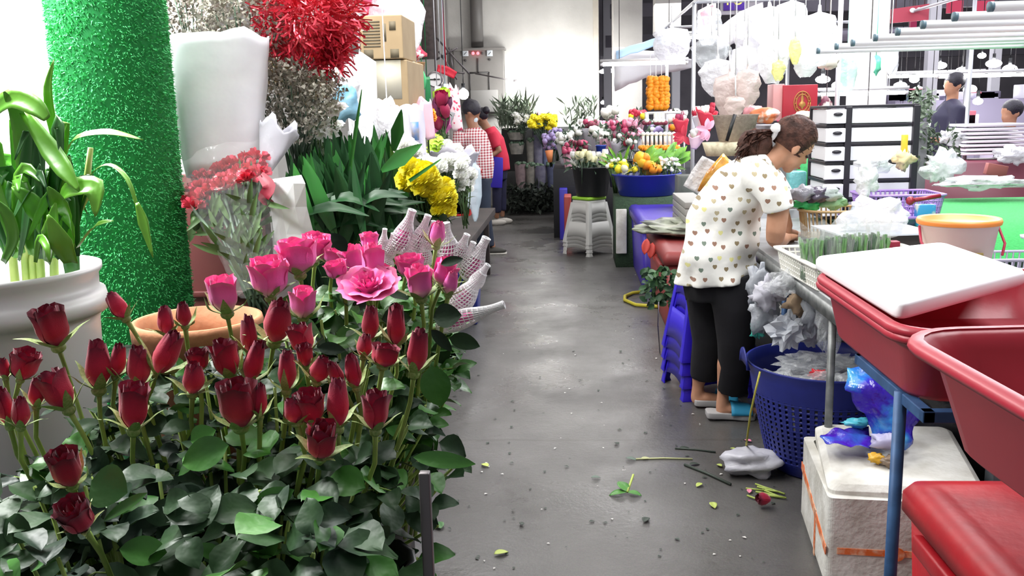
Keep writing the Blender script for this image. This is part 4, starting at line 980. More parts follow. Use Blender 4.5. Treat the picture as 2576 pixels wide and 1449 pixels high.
# --- woman in the heart print blouse
t = thing('person', 'woman in a cream heart-print blouse and black cropped trousers, bending over the right stall', 'person', G(1815, 1045))
up_h = V((math.sin(math.radians(38)), 0, math.cos(math.radians(38)))); fw = V((math.cos(math.radians(38)), .28, -math.sin(math.radians(38)))).normalized()
HC = W(1990, 364, 4.32); HM = frame(HC, fw, up_h)
m = WB(t); headm(m, HM)
limb(m, [(1880, 450, 4.32, 40, 60), (1925, 412, 4.32, 30, 32), (1958, 392, 4.32, 27, 28), (1980, 375, 4.32, 26, 28)])
limb(m, [(1812, 640, 4.3, 56, 62), (1830, 560, 4.3, 60, 70), (1860, 490, 4.31, 60, 92), (1890, 440, 4.32, 36, 70)])
limb(m, [(1905, 450, 4.14, 30), (1945, 480, 4.08, 28), (1958, 530, 4.05, 27), (1952, 580, 4.05, 25), (1949, 606, 4.07, 22)])
limb(m, [(1949, 600, 4.07, 21), (1958, 604, 4.16, 23), (1970, 601, 4.3, 17), (1978, 598, 4.4, 12)])
limb(m, [(1905, 450, 4.5, 28), (1950, 500, 4.56, 26), (1972, 570, 4.6, 22), (1968, 590, 4.58, 20)]); limb(m, [(1968, 588, 4.58, 20), (1985, 590, 4.62, 16), (2000, 590, 4.66, 12)])
hand(m, frame(W(1980, 597, 4.41), (.35, .9, -.05), (0, 0, 1)), 1, .45); hand(m, frame(W(2002, 590, 4.66), (.8, .5, -.1), (0, 0, 1)), -1, .45)
for (hx, ax, Yh, Yf, fy, hipx, kx) in ((1800, 1843, 4.2, 4.26, 1040, 1835, 1850), (1770, 1780, 4.42, 4.45, 1012, 1780, 1790)):
    limb(m, [(hipx - 6, 700, Yh, 36, 38), (kx, 830, Yh, 34, 34), (ax - 14, 920, Yh + .02, 26, 26), (ax - 24, 985 - (15 if Yf > 4.4 else 0), Yf, 15, 15), (ax - 26, fy - 14, Yf, 17, 16), (ax - 24, fy - 2, Yf, 17, 16)])
    a = W(ax - 34, fy - 6, Yf); m.tube([a + V((0, 0, .005)), a + V((.06, 0, .012)), a + V((.13, .01, -.004)), a + V((.19, .015, -.01))], [.033, .036, .034, .022], 12, flat=.8)
bd_ = m.build('body', SKIN, t, remesh=.008, smoothing=3); face(bd_, Matrix.Translation(-t.location) @ HM)
# shirt
m = WB(t)
S_ = [(1800, 703, 4.3, 100, 104), (1804, 650, 4.3, 94, 100), (1812, 595, 4.3, 88, 90), (1832, 537, 4.3, 86, 92), (1858, 485, 4.31, 78, 104), (1886, 443, 4.32, 62, 112), (1908, 420, 4.32, 44, 84), (1932, 402, 4.32, 31, 38)]
rings = []; sdv = 0
P = [W(p[0], p[1], p[2]) for p in S_]
def srow(v):
    k = v * (len(P) - 1); i = min(int(k), len(P) - 2); f = k - i
    p = P[i].lerp(P[i + 1], f); t0 = (P[min(i + 1, len(P) - 1)] - P[max(i - 1, 0)]).normalized(); t1 = (P[min(i + 2, len(P) - 1)] - P[i]).normalized()
    return p, t0.lerp(t1, f).normalized(), (S_[i][3] * (1 - f) + S_[i + 1][3] * f) * 4.3 / F, (S_[i][4] * (1 - f) + S_[i + 1][4] * f) * 4.3 / F
for j in range(61):
    v = j / 60; p, tt, r, rd = srow(v); sd = tt.cross(V((0, 1, 0))).normalized(); dd = sd.cross(tt); ring = []
    for i in range(64):
        a = 2 * PI * i / 64; fold = .016 * math.sin(a * 2 + v * 21) * (1 - v) * max(0, math.sin(v * PI * 1.1)) + .012 * math.sin(a * 3 - v * 12) * (1 - v) + .014 * noise.noise(V((math.cos(a) * 2.5 + v * 4, math.sin(a) * 2.5, v * 9))) + (.012 * math.sin(a * 7 + 2) * max(0, .25 - v) * 4)
        q = p + sd * (r + fold) * math.cos(a) + dd * (rd + fold) * math.sin(a)
        if v < .12: q.z += (math.cos(a) * .03) * (1 - v / .12) * -1
        ring.append(q)
    rings.append(ring)
m.loft(rings)
for Y0, Y1, Y2, dx in ((4.16, 4.09, 4.04, 0), (4.5, 4.57, 4.62, 6)):
    limb(m, [(1895 + dx, 440, Y0, 44, 44), (1928 + dx, 462, Y1, 42, 42), (1950 + dx, 495, Y2, 39, 40), (1959 + dx, 528, Y2, 38, 38)], 20)
m.build('blouse', hearts(), t, remesh=.009, smoothing=1)
# trousers
blackc = mat('black_cotton', '0b0a10', .9, c2='100e16', scale=8, bump=.6, bscale=10)
m = WB(t); limb(m, [(1805, 665, 4.3, 74, 76), (1804, 705, 4.3, 88, 90), (1808, 745, 4.3, 84, 80)])
limb(m, [(1832, 700, 4.22, 56, 56), (1848, 780, 4.2, 54, 52), (1852, 860, 4.2, 48, 46), (1848, 920, 4.22, 42, 40), (1842, 980, 4.26, 39, 37)], 20)
limb(m, [(1776, 700, 4.4, 56, 56), (1784, 780, 4.42, 54, 50), (1788, 860, 4.43, 47, 46), (1776, 920, 4.44, 40, 38), (1772, 950, 4.45, 37, 35)], 20)
m.build('trousers', blackc, t, remesh=.009, smoothing=4)
for k, (px, py, Y) in enumerate(((1776, 1050, 4.26), (1745, 1020, 4.45))):
    b = W(px, py, Y); b.z = 0; q = WB(t); L = .235
    outl = [(0, .3), (.03, .42), (.12, .47), (.3, .42), (.5, .42), (.7, .5), (.85, .5), (.96, .38), (1, .15)]
    pts = [(x * L, w_ * .1) for x, w_ in outl] + [(x * L, -w_ * .1) for x, w_ in reversed(outl)]
    q.loft([[b + V((x, y, z + .012 * (1 - x / L))) for x, y in pts] for z in (0, .012, .03)]); q.build('slipper_sole', mat('grey_foam_sole', 'a8a6a6', .7), t, bevel=.004)
    q = WB(t); q.grid(lambda u, v: b + V((L * (.48 + .42 * v), .052 * math.cos(PI * u), .03 + .058 * math.sin(PI * u) * (1 - .35 * v))), 12, 6); q.build('slipper_strap', pl('3aa3d0', .5), t, solid=.005)
# hair
m = WB(t); m.M = HM
def cap(u, v):
    a = 2 * PI * u; b = PI * (v * .74 - .24); d = V((math.cos(a) * math.cos(b), math.sin(a) * math.cos(b), math.sin(b)))
    k = 1 + .035 * noise.noise(V((u * 40, v * 2, 1))) + .04 * noise.noise(d * 3); fr = max(0, d.x)
    x = d.x * (.105 if d.x < 0 else .094 * (1 - .6 * fr * max(0, .35 - d.z)) if d.z < .35 else .1)
    return V((x - .008, d.y * .09, d.z * .102 + .036)) * k
m.grid(cap, 48, 14, close=True)
tl = V((-.105, 0, .055))
for i in range(230):
    u = rnd(0, 1); v0 = rnd(.0, .95); pts = []
    for k in range(5):
        q_ = cap(u + .0 * k, min(1, v0)) * 1.015; f_ = k / 4
        w_ = q_.lerp(tl, f_); d_ = w_ - V((0, 0, .036)); L_ = d_.length
        sc_ = max(1, .093 / max(L_, .01)) if f_ < .9 else 1; pts.append(V((0, 0, .036)) + d_ * sc_)
    m.strap(pts, [.003, .007, .008, .006, .003], up=pts[2] - V((0, 0, .036)), fold=-.2, sub=2)
m.build('hair', HAIRM, t)
m = WB(t); tie = W(1944, 338, 4.3)
for i in range(150):
    e = rv(); s0 = tie + e * .018; tp = W(1868 + rnd(-22, 42), 398 + rnd(-22, 12), 4.3 + rnd(-.06, .06)); mid = W(1898 + rnd(-16, 18), 352 + rnd(-18, 14), 4.3 + rnd(-.07, .07))
    m.strap([s0, mid, tp], [.012, .022, .002], up=rv(), fold=.3, sub=4)
m.ball(W(1900, 362, 4.3), .078, 14, 10, sc=(1, .8, .85), bumpy=.25)
m.build('ponytail', HAIRM, t)
m = WB(t); Rt = align(W(1965, 350, 4.3) - W(1930, 330, 4.3)).to_3x3()
m.ball(W(1952, 322, 4.25), .022, 8, 6, bumpy=.3); m.grid(lambda u, v: tie + V((.004, 0, 0)) + Rt @ V(((.024 + .012 * math.cos(2 * PI * v)) * math.cos(2 * PI * u), (.024 + .012 * math.cos(2 * PI * v)) * math.sin(2 * PI * u), .012 * math.sin(2 * PI * v))), 16, 8, close=True)
m.build('hair_tie', mat('white_tie', 'f0eef0', .6), t)
# --- man in plaid shirt
t = thing('person', 'short-haired man in a red-and-white checked shirt, face mask and dark jeans', 'person', G(1225, 632))
m = WB(t); Y = 9.65; hf = V((.75, .1, -.45)).normalized(); HM2 = frame(W(1183, 283, Y), hf, (.4, 0, .9)); headm(m, HM2)
limb(m, [(1182, 290, Y, 13), (1190, 318, Y, 14), (1195, 340, Y, 18, 24)])
limb(m, [(1205, 440, Y, 26, 34), (1198, 370, Y, 32, 42), (1190, 330, Y, 16, 30)])
limb(m, [(1212, 350, Y + .16, 11), (1175, 385, Y + .2, 9), (1145, 392, Y + .1, 7)]); limb(m, [(1165, 340, Y - .16, 11), (1150, 375, Y - .2, 9), (1132, 385, Y - .25, 7)])
hand(m, frame(W(1132, 385, Y - .25), (-1, 0, -.2), (0, 0, 1)), 1, .4); hand(m, frame(W(1145, 392, Y + .1), (-1, 0, -.2), (0, 0, 1)), -1, .4)
limb(m, [(1212, 440, Y, 18), (1214, 540, Y, 13), (1240, 625, Y, 8)]); m.build('body', SKIN2, t, remesh=.014, smoothing=2)
m = WB(t); m.M = HM2; m.ball((.08, 0, -.05), 1, 12, 8, sc=(.032, .058, .05)); m.build('face_mask', mat('mask_cloth', 'cfe0ea', .7), t)
m = WB(t); m.M = HM2; m.ball((-.014, 0, .045), 1, 16, 12, sc=(.105, .09, .092), bumpy=.1); m.build('hair', HAIRB, t)
m = WB(t)
limb(m, [(1208, 447, Y, 32, 40), (1210, 415, Y, 34, 44), (1200, 380, Y, 38, 48), (1188, 340, Y, 36, 50), (1186, 322, Y, 20, 32)], 20)
limb(m, [(1160, 335, Y - .15, 20), (1150, 362, Y - .18, 15), (1140, 382, Y - .22, 10)]); limb(m, [(1208, 350, Y + .15, 20), (1178, 380, Y + .2, 14), (1155, 390, Y + .15, 10)])
m.build('checked_shirt', plaid(), t, remesh=.016, smoothing=2)
jean = mat('dark_jeans', '2b3648', .8, c2='222a3c', scale=6, bump=.3); jean2 = mat('navy_trousers', '262748', .8, c2='1d1e38', scale=6)
m = WB(t); limb(m, [(1210, 430, Y, 28, 34), (1212, 462, Y, 27, 30)]); limb(m, [(1216, 450, Y - .06, 19), (1220, 540, Y - .06, 16), (1232, 620, Y - .06, 13)]); limb(m, [(1206, 450, Y + .1, 18), (1206, 540, Y + .12, 15), (1212, 615, Y + .15, 12)])
m.build('jeans', jean, t, remesh=.016, smoothing=2)
for px, py, yy in ((1230, 636, Y - .06), (1208, 628, Y + .15)):
    c = W(px, py, yy); c.z = .035; q = WB(t); q.ball(c + V((.05, 0, 0)), 1, 14, 8, sc=(.14, .05, .038)); q.ball(c + V((-.03, 0, .03)), 1, 10, 8, sc=(.05, .045, .04)); q.build('shoe', mat('dark_shoe', '35332e', .6), t)
    q = WB(t); q.box((c.x + .05, c.y, .008), (.28, .1, .016)); q.build('shoe_sole', mat('pale_sole', 'b8b4ac', .6), t, bevel=.006)
# --- woman in red shirt with blue apron
t = thing('person', 'woman in a red shirt and long blue apron behind the checked-shirt man', 'person', G(1248, 562))
Y = 12.2; m = WB(t); HM3 = frame(W(1213, 296, Y), (-.6, .5, -.45), (-.2, 0, 1)); headm(m, HM3); redc = mat('red_cotton', 'd02a48', .75, bump=.2, bscale=8)
limb(m, [(1214, 300, Y, 9), (1222, 318, Y, 11), (1232, 340, Y, 18, 22)]); limb(m, [(1252, 420, Y, 20), (1242, 360, Y, 22), (1228, 325, Y, 12)])
limb(m, [(1245, 350, Y - .18, 9), (1256, 380, Y - .2, 7.5), (1240, 388, Y - .22, 7), (1228, 396, Y - .24, 6)]); hand(m, frame(W(1228, 396, Y - .24), (-1, 0, -.2), (0, -1, 0)), 1, .4)
limb(m, [(1222, 345, Y + .15, 9), (1205, 375, Y + .15, 7), (1195, 385, Y + .1, 6)]); hand(m, frame(W(1195, 385, Y + .1), (-1, 0, 0), (0, 0, 1)), -1, .4)
limb(m, [(1250, 420, Y - .05, 13), (1250, 500, Y - .05, 9), (1250, 550, Y - .05, 6)]); limb(m, [(1258, 420, Y + .1, 13), (1262, 500, Y + .1, 9), (1264, 545, Y + .1, 6)])
m.build('body', SKIN2, t, remesh=.016, smoothing=2)
m = WB(t); m.M = HM3; m.ball((-.014, 0, .04), 1, 14, 10, sc=(.103, .086, .092)); m.ball((-.12, 0, .04), .05, 10, 8); m.build('hair', HAIRB, t)
m = WB(t); limb(m, [(1262, 430, Y, 22, 24), (1258, 400, Y, 23, 27), (1244, 355, Y, 25, 34), (1230, 322, Y, 15, 26)], 18); limb(m, [(1238, 335, Y - .15, 15), (1250, 372, Y - .19, 12)])
m.build('red_shirt', redc, t, remesh=.018, smoothing=2)
m = WB(t); limb(m, [(1250, 395, Y - .17, 16, 4), (1246, 430, Y - .17, 20, 5), (1244, 472, Y - .16, 20, 5)]); m.build('apron', mat('royal_blue_cloth', '3a2bb4', .7), t, bevel=.01)
m = WB(t); limb(m, [(1258, 415, Y, 20), (1256, 450, Y, 20)]); limb(m, [(1250, 440, Y - .05, 13), (1250, 535, Y - .05, 11)]); limb(m, [(1262, 440, Y + .1, 13), (1264, 530, Y + .1, 10)]); m.build('trousers', jean2, t, remesh=.016, smoothing=2)
for px, yy in ((1252, Y - .05), (1268, Y + .1)):
    c = W(px, 556, yy); c.z = .035; q = WB(t); q.ball(c, 1, 12, 8, sc=(.12, .05, .045)); q.build('shoe', mat('white_shoe', 'd4cfc8', .6), t)
# --- far figures across the right stall
def farperson(label, px, y_head, Y, rh, shirt, lean=0, legs=True, hair=HAIRB, facing=(-1, -.3, -.2)):
    t = thing('person', label, 'person', V((W(px, y_head, Y).x, Y, 0))); h = W(px, y_head, Y); b = V((h.x - lean * .3, Y, .95)); m = WB(t); HMx = frame(h, facing, (0, 0, 1)); headm(m, HMx)
    sh = h + V((-lean * .06, 0, -.2)); m.tube([h, sh], [.05, .06], 10); m.tube([sh, sh.lerp(b, .5), b], [.1, .12, .13], 14)
    for s in (-1, 1): a = sh + V((0, s * .17, -.06)); e = a + V((-.06, s * .04, -.28)); w_ = e + V((-.2, 0, .02)); m.tube([sh, a, e, w_], [.06, .05, .04, .03], 10); hand(m, frame(w_, (-1, 0, 0), (0, 0, 1)), s, .4)
    for s in (-1, 1): m.tube([b + V((0, s * .08, 0)), V((b.x, Y + s * .09, .5)), V((b.x, Y + s * .1, .06))], [.09, .07, .045], 10); m.tube([V((b.x, Y + s * .1, .05)), V((b.x - .16, Y + s * .1, .035))], [.045, .035], 8)
    m.build('body', SKIN, t, remesh=.018, smoothing=2)
    m = WB(t); m.M = HMx; m.ball((-.016, 0, .04), 1, 14, 10, sc=(.105, .088, .094)); m.build('hair', hair, t)
    m = WB(t); m.tube([sh + V((0, 0, .03)), sh.lerp(b, .2), sh.lerp(b, .6), b, b + V((0, 0, -.1))], [.07, .17, .165, .17, .17], 16, flat=.9)
    for s in (-1, 1): a = sh + V((0, s * .17, -.05)); m.tube([sh, a, a + V((-.05, s * .03, -.22))], [.09, .085, .07], 12)
    m.build('shirt', shirt, t, remesh=.02, smoothing=2)
    m = WB(t)
    for s in (-1, 1): m.tube([b + V((0, s * .05, .05)), b + V((0, s * .09, -.1)), V((b.x, Y + s * .09, .5)), V((b.x, Y + s * .1, .1))], [.12, .12, .09, .07], 12)
    m.build('trousers', jean, t, remesh=.02)
farperson('distant shopper in a dark navy top beyond the right stall, behind the green hanging plants', 2400, 215, 9.5, 30, mat('navy_top', '2c2a44', .7), lean=.2)
farperson('dark-haired vendor in a pale lilac top at the far right edge', 2545, 285, 9.2, 30, mat('lilac_top', 'd9cfe8', .7), lean=.3)
# ---------------------------------------------------------------- right stall, near
random.seed(55)
tubm = mat('tub_red', 'a82a3c', .38, c2='b2303f', scale=3, bump=.04, bscale=40); bluef = mat('blue_painted_steel', '3c5f8c', .5, metal=.2, c2='2f4d75', scale=20)
greys = mat('grey_steel', '8a8c8c', .45, metal=.5, c2='6d7070', scale=25)
def rrect(cx, cy, hx, hy, r, z, n=5, rz=0):
    out = []
    for k, (sx, sy) in enumerate(((1, 1), (-1, 1), (-1, -1), (1, -1))):
        for i in range(n + 1):
            a = PI / 2 * (k + i / n); x = sx * (hx - r) + r * math.cos(a); y = sy * (hy - r) + r * math.sin(a)
            out.append(V((cx + x * math.cos(rz) - y * math.sin(rz), cy + x * math.sin(rz) + y * math.cos(rz), z)))
    return out
def tub(name, label, cx, cy, z, hx, hy, h, m_, rz=0, r=.07, taper=.82, lip=.022, cat='tub', group=None, t=.005):
    o = thing(name, label, cat, (cx, cy, z), rz, group); q = MB()
    A = [(taper - .03, 0), (taper, .012), (.97, h - .03), (1, h - .02)]
    rs = [rrect(0, 0, hx * k, hy * k, r, zz) for k, zz in A]
    for e, zz in ((lip * .8, h - .018), (lip, h - .01), (lip * .8, h), (lip * .3, h + .002), (-t, h - .006)): rs.append(rrect(0, 0, hx + e, hy + e, r + e, zz))
    rs.append(rrect(0, 0, hx * .97 - t, hy * .97 - t, r, h - .03)); rs.append(rrect(0, 0, hx * taper - t, hy * taper - t, r, .014))
    q.loft(rs); tbo = q.build('tub_body', m_, o)
    q = MB(); rim = [rrect(0, 0, hx + e, hy + e, r + e, zz) for e, zz in ((lip * .2, h + .003), (lip * .9, h + .002), (lip * 1.12, h - .007), (lip * .95, h - .017), (lip * .3, h - .012))]
    q.loft(rim + [rim[0]], cap=False); q.build('rolled_rim', m_, tbo); return o
# table with blue frame holding the tubs
TZ = .872
t = thing('steel_table', 'blue-painted steel table frame carrying the red tubs at the right foreground', 'table', (1.1, 1.9, 0))
for lb, x, y in (('a', .69, 1.9), ('b', 1.75, 1.72), ('c', 1.75, .9), ('d', 1.75, 2.45)):
    q = WB(t); q.tube([(x, y, 0), (x, y, TZ)], .0135, 12); q.build('leg', bluef, t)
q = WB(t)
for a, b in (((.70, 1.78, TZ - .012), (.70, 2.2, TZ - .012)), ((1.75, .9, TZ - .012), (1.75, 2.45, TZ - .012)), ((.70, 1.78, TZ - .012), (1.75, 1.78, TZ - .012)), ((.70, 2.2, TZ - .012), (1.75, 2.2, TZ - .012)), ((.95, .9, TZ + .03), (.95, 1.72, TZ + .03)), ((1.3, .9, TZ + .03), (1.3, 1.72, TZ + .03))): q.box((V(a) + V(b)) / 2, (abs(a[0] - b[0]) + .024, abs(a[1] - b[1]) + .024, .024))
q.build('rail', bluef, t, bevel=.002, smooth=False)
tub('red_tub', 'red plastic tub under the white cutting board, on the blue steel table', .94, 2.12, TZ, .28, .33, .145, tubm, taper=.9)
tub('red_tub', 'second red tub nested in the one beneath the white cutting board', .94, 2.115, TZ + .027, .28, .325, .133, tubm, taper=.91)
tub('red_tub', 'empty red tub at the right picture edge, nearest and tilted over the cooler', 1.005, 1.205, TZ + .045, .43, .335, .18, tubm, rz=.067, r=.09, taper=.88, lip=.026)
q = MB(); bz = 1.036
c = [G(2045, 652, bz + .024), G(2370, 615, bz + .024), G(2590, 690, bz + .024), G(2262, 778, bz + .024)]
wbm = mat('cutting_board_plastic', 'f0f0f4', .45)
ctr = sum(c, V()) / 4
def rquad(c, z, inset=0, r=.04, n=4):
    out = []; k = len(c)
    for i in range(k):
        p = c[i]; a = (c[i - 1] - p).normalized(); b = (c[(i + 1) % k] - p).normalized()
        for j in range(n + 1):
            u = j / n; q_ = p + a * r * (1 - u) ** 2 + b * r * u ** 2; q_ = q_ + (ctr - q_).normalized() * inset; out.append(V((q_.x, q_.y, z)))
    return out[::-1]
q.loft([rquad(c, bz, .004), rquad(c, bz + .006), rquad(c, bz + .026), rquad(c, bz + .032, .005)]); tag(q.build('cutting_board', wbm, loc=ctr), 'thick white plastic cutting board laid over the red tubs', 'cutting board')
# red cooler lower right
redc2 = mat('cooler_red', 'b3111f', .45, c2='8e0f1c', scale=4, bump=.15, bscale=30)
def cooler(name, label, cx, cy, hx, hy, h, m_, lid=.09, group=None, z=0, handle=True, over=.015, rz=0):
    t = thing(name, label, 'cooler box', (cx, cy, z), rz, group)
    q = MB(); q.loft([rrect(0, 0, hx * k, hy * k, .03, zz) for k, zz in ((.93, 0), (.94, .02), (.985, h - lid))]); q.build('box', m_, t)
    q = MB(); q.loft([rrect(0, 0, hx + over, hy + over, .035, h - lid + .004), rrect(0, 0, hx + over, hy + over, .035, h - .035), rrect(0, 0, hx + over - .02, hy + over - .02, .03, h - .006), rrect(0, 0, hx - .05, hy - .05, .03, h), rrect(0, 0, hx - .07, hy - .07, .02, h - .006)]); q.build('lid', m_, t)
    if handle:
        for s in (-1, 1): q = MB(); q.box((-hx - .012, s * hy * .5, h - lid - .04), (.03, hy * .5, .05)); q.build('handle', m_, t, bevel=.008)
    return t
cooler('cooler_box', 'large scuffed red cooler box at the lower right corner under the tubs', 1.25, 1.95, .33, .5, .45, redc2)
# polystyrene box
foam = mat('polystyrene', 'd8d7d2', .85, c2='b9b6ae', scale=9, bump=.35, bscale=55); tape = mat('orange_tape', 'd9692e', .4, c2='e4b494', scale=22, lo=.45, hi=.6)
t = thing('foam_box', 'battered white polystyrene box with orange printed tape, its lid askew', 'box', (1.02, 2.9, 0), math.radians(-6))
q = MB(); X, Y_, Hh = .225, .27, .30; q.loft([rrect(0, 0, X * k, Y_ * k, .02, zz) for k, zz in ((.95, 0), (1, .02), (1, Hh))] + [rrect(0, 0, X - .03, Y_ - .03, .02, Hh), rrect(0, 0, X - .03, Y_ - .03, .02, Hh - .012)]); q.build('box_body', foam, t, smooth=False)
q = MB(); Rl = Euler((math.radians(3), math.radians(-2), math.radians(-4))).to_matrix()
for k in ([rrect(.022, .008, X - .0, Y_ - .01, .03, 0), rrect(.022, .008, X - .0, Y_ - .01, .03, .035), rrect(.022, .008, X - .02, Y_ - .03, .03, .05)],): q.loft([[Rl @ p + V((0, 0, Hh - .004)) for p in r] for r in k])
q.build('lid', foam, t, smooth=False, bevel=.004)
q = MB(); q.box((-X - .001, 0, .16), (.003, Y_ * 2, .028), Euler((.12, 0, 0)).to_matrix()); q.box((-X - .001, -.06, .09), (.003, .022, .16)); q.box((.02, -Y_ - .001, .13), (X * 1.9, .003, .02))
for i in range(3): q.lathe([(.001, 0), (.022, 0), (.022, .003), (.001, .003)], 14, c=(-.1 + i * .08 if i else -X - .002, -Y_ - .003 if i else .22, .13 if i else .19), R=Matrix.Rotation(PI / 2, 3, 'X' if i else 'Y'))
q.build('tape', tape, t, smooth=False)
fq = V((1.0, 2.56, 0)); o = crumple((0, 0, 0), .05, .07, .03, 9); o = tag(o.build('plastic_scrap', bagc), 'scrap of clear plastic on the floor by the front corner of the foam box', 'plastic scrap'); o.location = (.82, 2.55, .03)
# blue laundry bin
binm = mat('bin_blue', '26308c', .42, c2='20297a', scale=5); 
t = thing('laundry_bin', 'large round dark blue perforated plastic bin full of crumpled plastic waste', 'bin', (1.03, 3.68, 0))
r1, r0, bh = .31, .21, .45
def rad(z): return r0 + (r1 - r0) * (z / bh) ** .8
q = MB(); q.lathe([(.001, 0), (r0 - .01, 0), (r0, .01), (rad(.06), .06)], 48); q.lathe([(rad(.33), .33), (rad(.4), .4), (r1, bh - .01), (r1 + .008, bh), (r1 - .002, bh), (rad(.4) - .006, .4), (rad(.33) - .006, .33)], 48); q.lathe([(.001, .012), (r0 - .012, .012), (rad(.06) - .006, .06)], 48)
NS = 60           # slatted basket-weave side
for i in range(NS):
    a = 2 * PI * i / NS; da = 2 * PI / NS * .30
    def sw(u, v): z = .05 + .29 * v; rr = rad(z); aa = a + (u - .5) * 2 * da; return V((rr * math.cos(aa), rr * math.sin(aa), z))
    q.grid(sw, 1, 5)
for zc in [.06 + .022 * k for k in range(13)]: q.lathe([(rad(zc) - .003, zc - .005), (rad(zc) + .002, zc), (rad(zc) - .003, zc + .005)], 60)
q.build('bin_body', binm, t)
for s in (-1, 1): q = MB(); q.grid(lambda u, v: V((s * (r1 + .01 + .012 * v), (u - .5) * .16, bh - .02 + .075 * v * max(0, math.sin(PI * u)) ** .5)), 10, 3); q.build('lug_handle', binm, t, solid=.006)
q = WB(t)
lining = V((1.03, 3.68, .33)); q.lathe([(.001, .3), (.25, .3)], 30, c=(1.03, 3.68, 0)); q.build('bin_liner', mat('dark_liner', '1d1d26', .6), t)
WG = 'crumpled plastic waste in the blue bin'
for i, (lb, x, y, z, sx, sy, sz, m_) in enumerate([
    ('long folded clear plastic sheet lying on top of the waste in the blue bin', 1.0, 3.72, .42, .13, .09, .035, bagc), ('crumpled clear film at the front inside the blue bin', 1.02, 3.5, .38, .13, .07, .05, bagc),
    ('crumpled clear film at the right inside the blue bin', 1.2, 3.66, .38, .09, .14, .06, bagc), ('crinkled clear film at the left inside the blue bin', .86, 3.66, .36, .08, .1, .04, bagc),
    ('crumpled film heap at the back of the blue bin', 1.05, 3.84, .37, .14, .08, .05, bagc), ('small red plastic scrap on the waste in the blue bin', .97, 3.56, .42, .03, .025, .02, mat('red_scrap', 'd8343f', .4, c2='f0b0b0', scale=20, lo=.5, hi=.6)),
    ('green leafy scrap at the edge inside the blue bin', .88, 3.52, .38, .05, .03, .02, grn)]):
    q = crumple((0, 0, 0), sx, sy, sz, i * 2.7, 22, .4, 2.4); o = q.build('plastic_waste' if i < 5 else 'scrap', m_, smooth=False); o.location = (x, y, z); tag(o, lb, 'plastic waste')
tw_ = thing('twine', 'yellow-green twine hanging from the rim of the blue bin to the floor', 'string', (.8, 3.42, 0)); t_ = WB(tw_)
t_.tube([W(1912, 935, 3.34) , W(1900, 985, 3.33), W(1888, 1040, 3.36), W(1880, 1100, 3.42), G(1876, 1135) + V((0, 0, .003)), G(1850, 1160) + V((0, 0, .003))], .004, 5); t_.build('cord', mat('twine_yellow', 'b5ae4c', .8), tw_)
# blue printed plastic bags on the foam box
def film(name, label, pts_rows, m_, th=.001, cat='plastic bag', part=None):
    q = MB(); n = len(pts_rows[0]); R0 = [[W(*p) for p in r] for r in pts_rows]; nv = len(R0) - 1; nu = n - 1; K = 5
    def fn(u, v):
        x = u * nu; y = v * nv; i = min(int(x), nu - 1); j = min(int(y), nv - 1); a = x - i; b = y - j
        p = (R0[j][i] * (1 - a) + R0[j][i + 1] * a) * (1 - b) + (R0[j + 1][i] * (1 - a) + R0[j + 1][i + 1] * a) * b
        return p + V((noise.noise(p * 22), noise.noise(p * 22 + V((9, 0, 0))), noise.noise(p * 22 + V((0, 9, 0))))) * .018
    q.grid(fn, nu * K, nv * K); c = R0[0][0]; o = q.build(name, m_, loc=c, solid=th); return tag(o, label, cat)
def print_film(name, cols, sc=14):
    m = mat(name, cols[0], .2, bump=.5, bscale=20, dist=.2, spec=.8); N = m.node_tree.nodes; L = m.node_tree.links; tc = N.new('ShaderNodeTexCoord')
    n = N.new('ShaderNodeTexNoise'); n.inputs['Scale'].default_value = sc; n.inputs['Detail'].default_value = 3; L.new(tc.outputs['Object'], n.inputs['Vector'])
    r = N.new('ShaderNodeValToRGB'); e = r.color_ramp.elements; e[0].color = lin(cols[0]); e[0].position = .38; e[1].color = lin(cols[-1]); e[1].position = .68
    for i, c_ in enumerate(cols[1:-1]): q_ = e.new(.46 + .1 * i); q_.color = lin(c_)
    L.new(n.outputs['Fac'], r.inputs['Fac']); L.new(r.outputs['Color'], N['Principled BSDF'].inputs['Base Color']); return m
bpf = print_film('blue_print_film', ('3a1fa8', '3325b8', '2f7fd0', '62c4ea'), 9)
film('plastic_bag', 'torn glossy blue and violet printed plastic bag standing on the foam box', [[(2130, 925, 3.0), (2180, 920, 2.98), (2240, 935, 2.98), (2310, 985, 3.0)], [(2128, 975, 2.95), (2190, 985, 2.9), (2250, 1010, 2.92), (2315, 1030, 2.95)], [(2180, 1060, 2.93), (2215, 1075, 2.9), (2255, 1085, 2.88), (2300, 1090, 2.92)], [(2195, 1120, 2.92), (2225, 1125, 2.9), (2260, 1135, 2.86), (2280, 1130, 2.9)]], bpf)
film('plastic_bag', 'flat deep violet plastic packet lying on the lid of the foam box', [[(2060, 1095, 2.95), (2110, 1075, 2.98), (2180, 1078, 3.0)], [(2075, 1110, 2.9), (2130, 1105, 2.9), (2190, 1110, 2.9)], [(2085, 1118, 2.86), (2140, 1122, 2.85), (2190, 1125, 2.85)]], print_film('violet_film', ('3c149c', '4a1cb4', '3d60c8'), 12))
for i, (lb, px, py, Y, rx, ry, c_) in enumerate([('cyan plastic scrap beside the violet packet', 2160, 1062, 3.0, 34, 10, '4fb6cc'), ('small yellow paper scrap on the foam box lid', 2205, 1152, 2.82, 20, 12, 'd9a830'), ('greyish film under the blue printed bag', 2230, 1110, 2.85, 40, 22, 'a8a4c4'), ('brown paper scrap on the foam box lid', 2240, 1160, 2.8, 26, 12, '8a7866')]):
    s = Y / F; q = crumple((0, 0, 0), rx * s, rx * s * .7, ry * s, i * 5, 16, .35, 2); o = q.build('scrap', mat('scrap_' + c_, c_, .4)); o.location = W(px, py, Y); tag(o, lb, 'scrap')
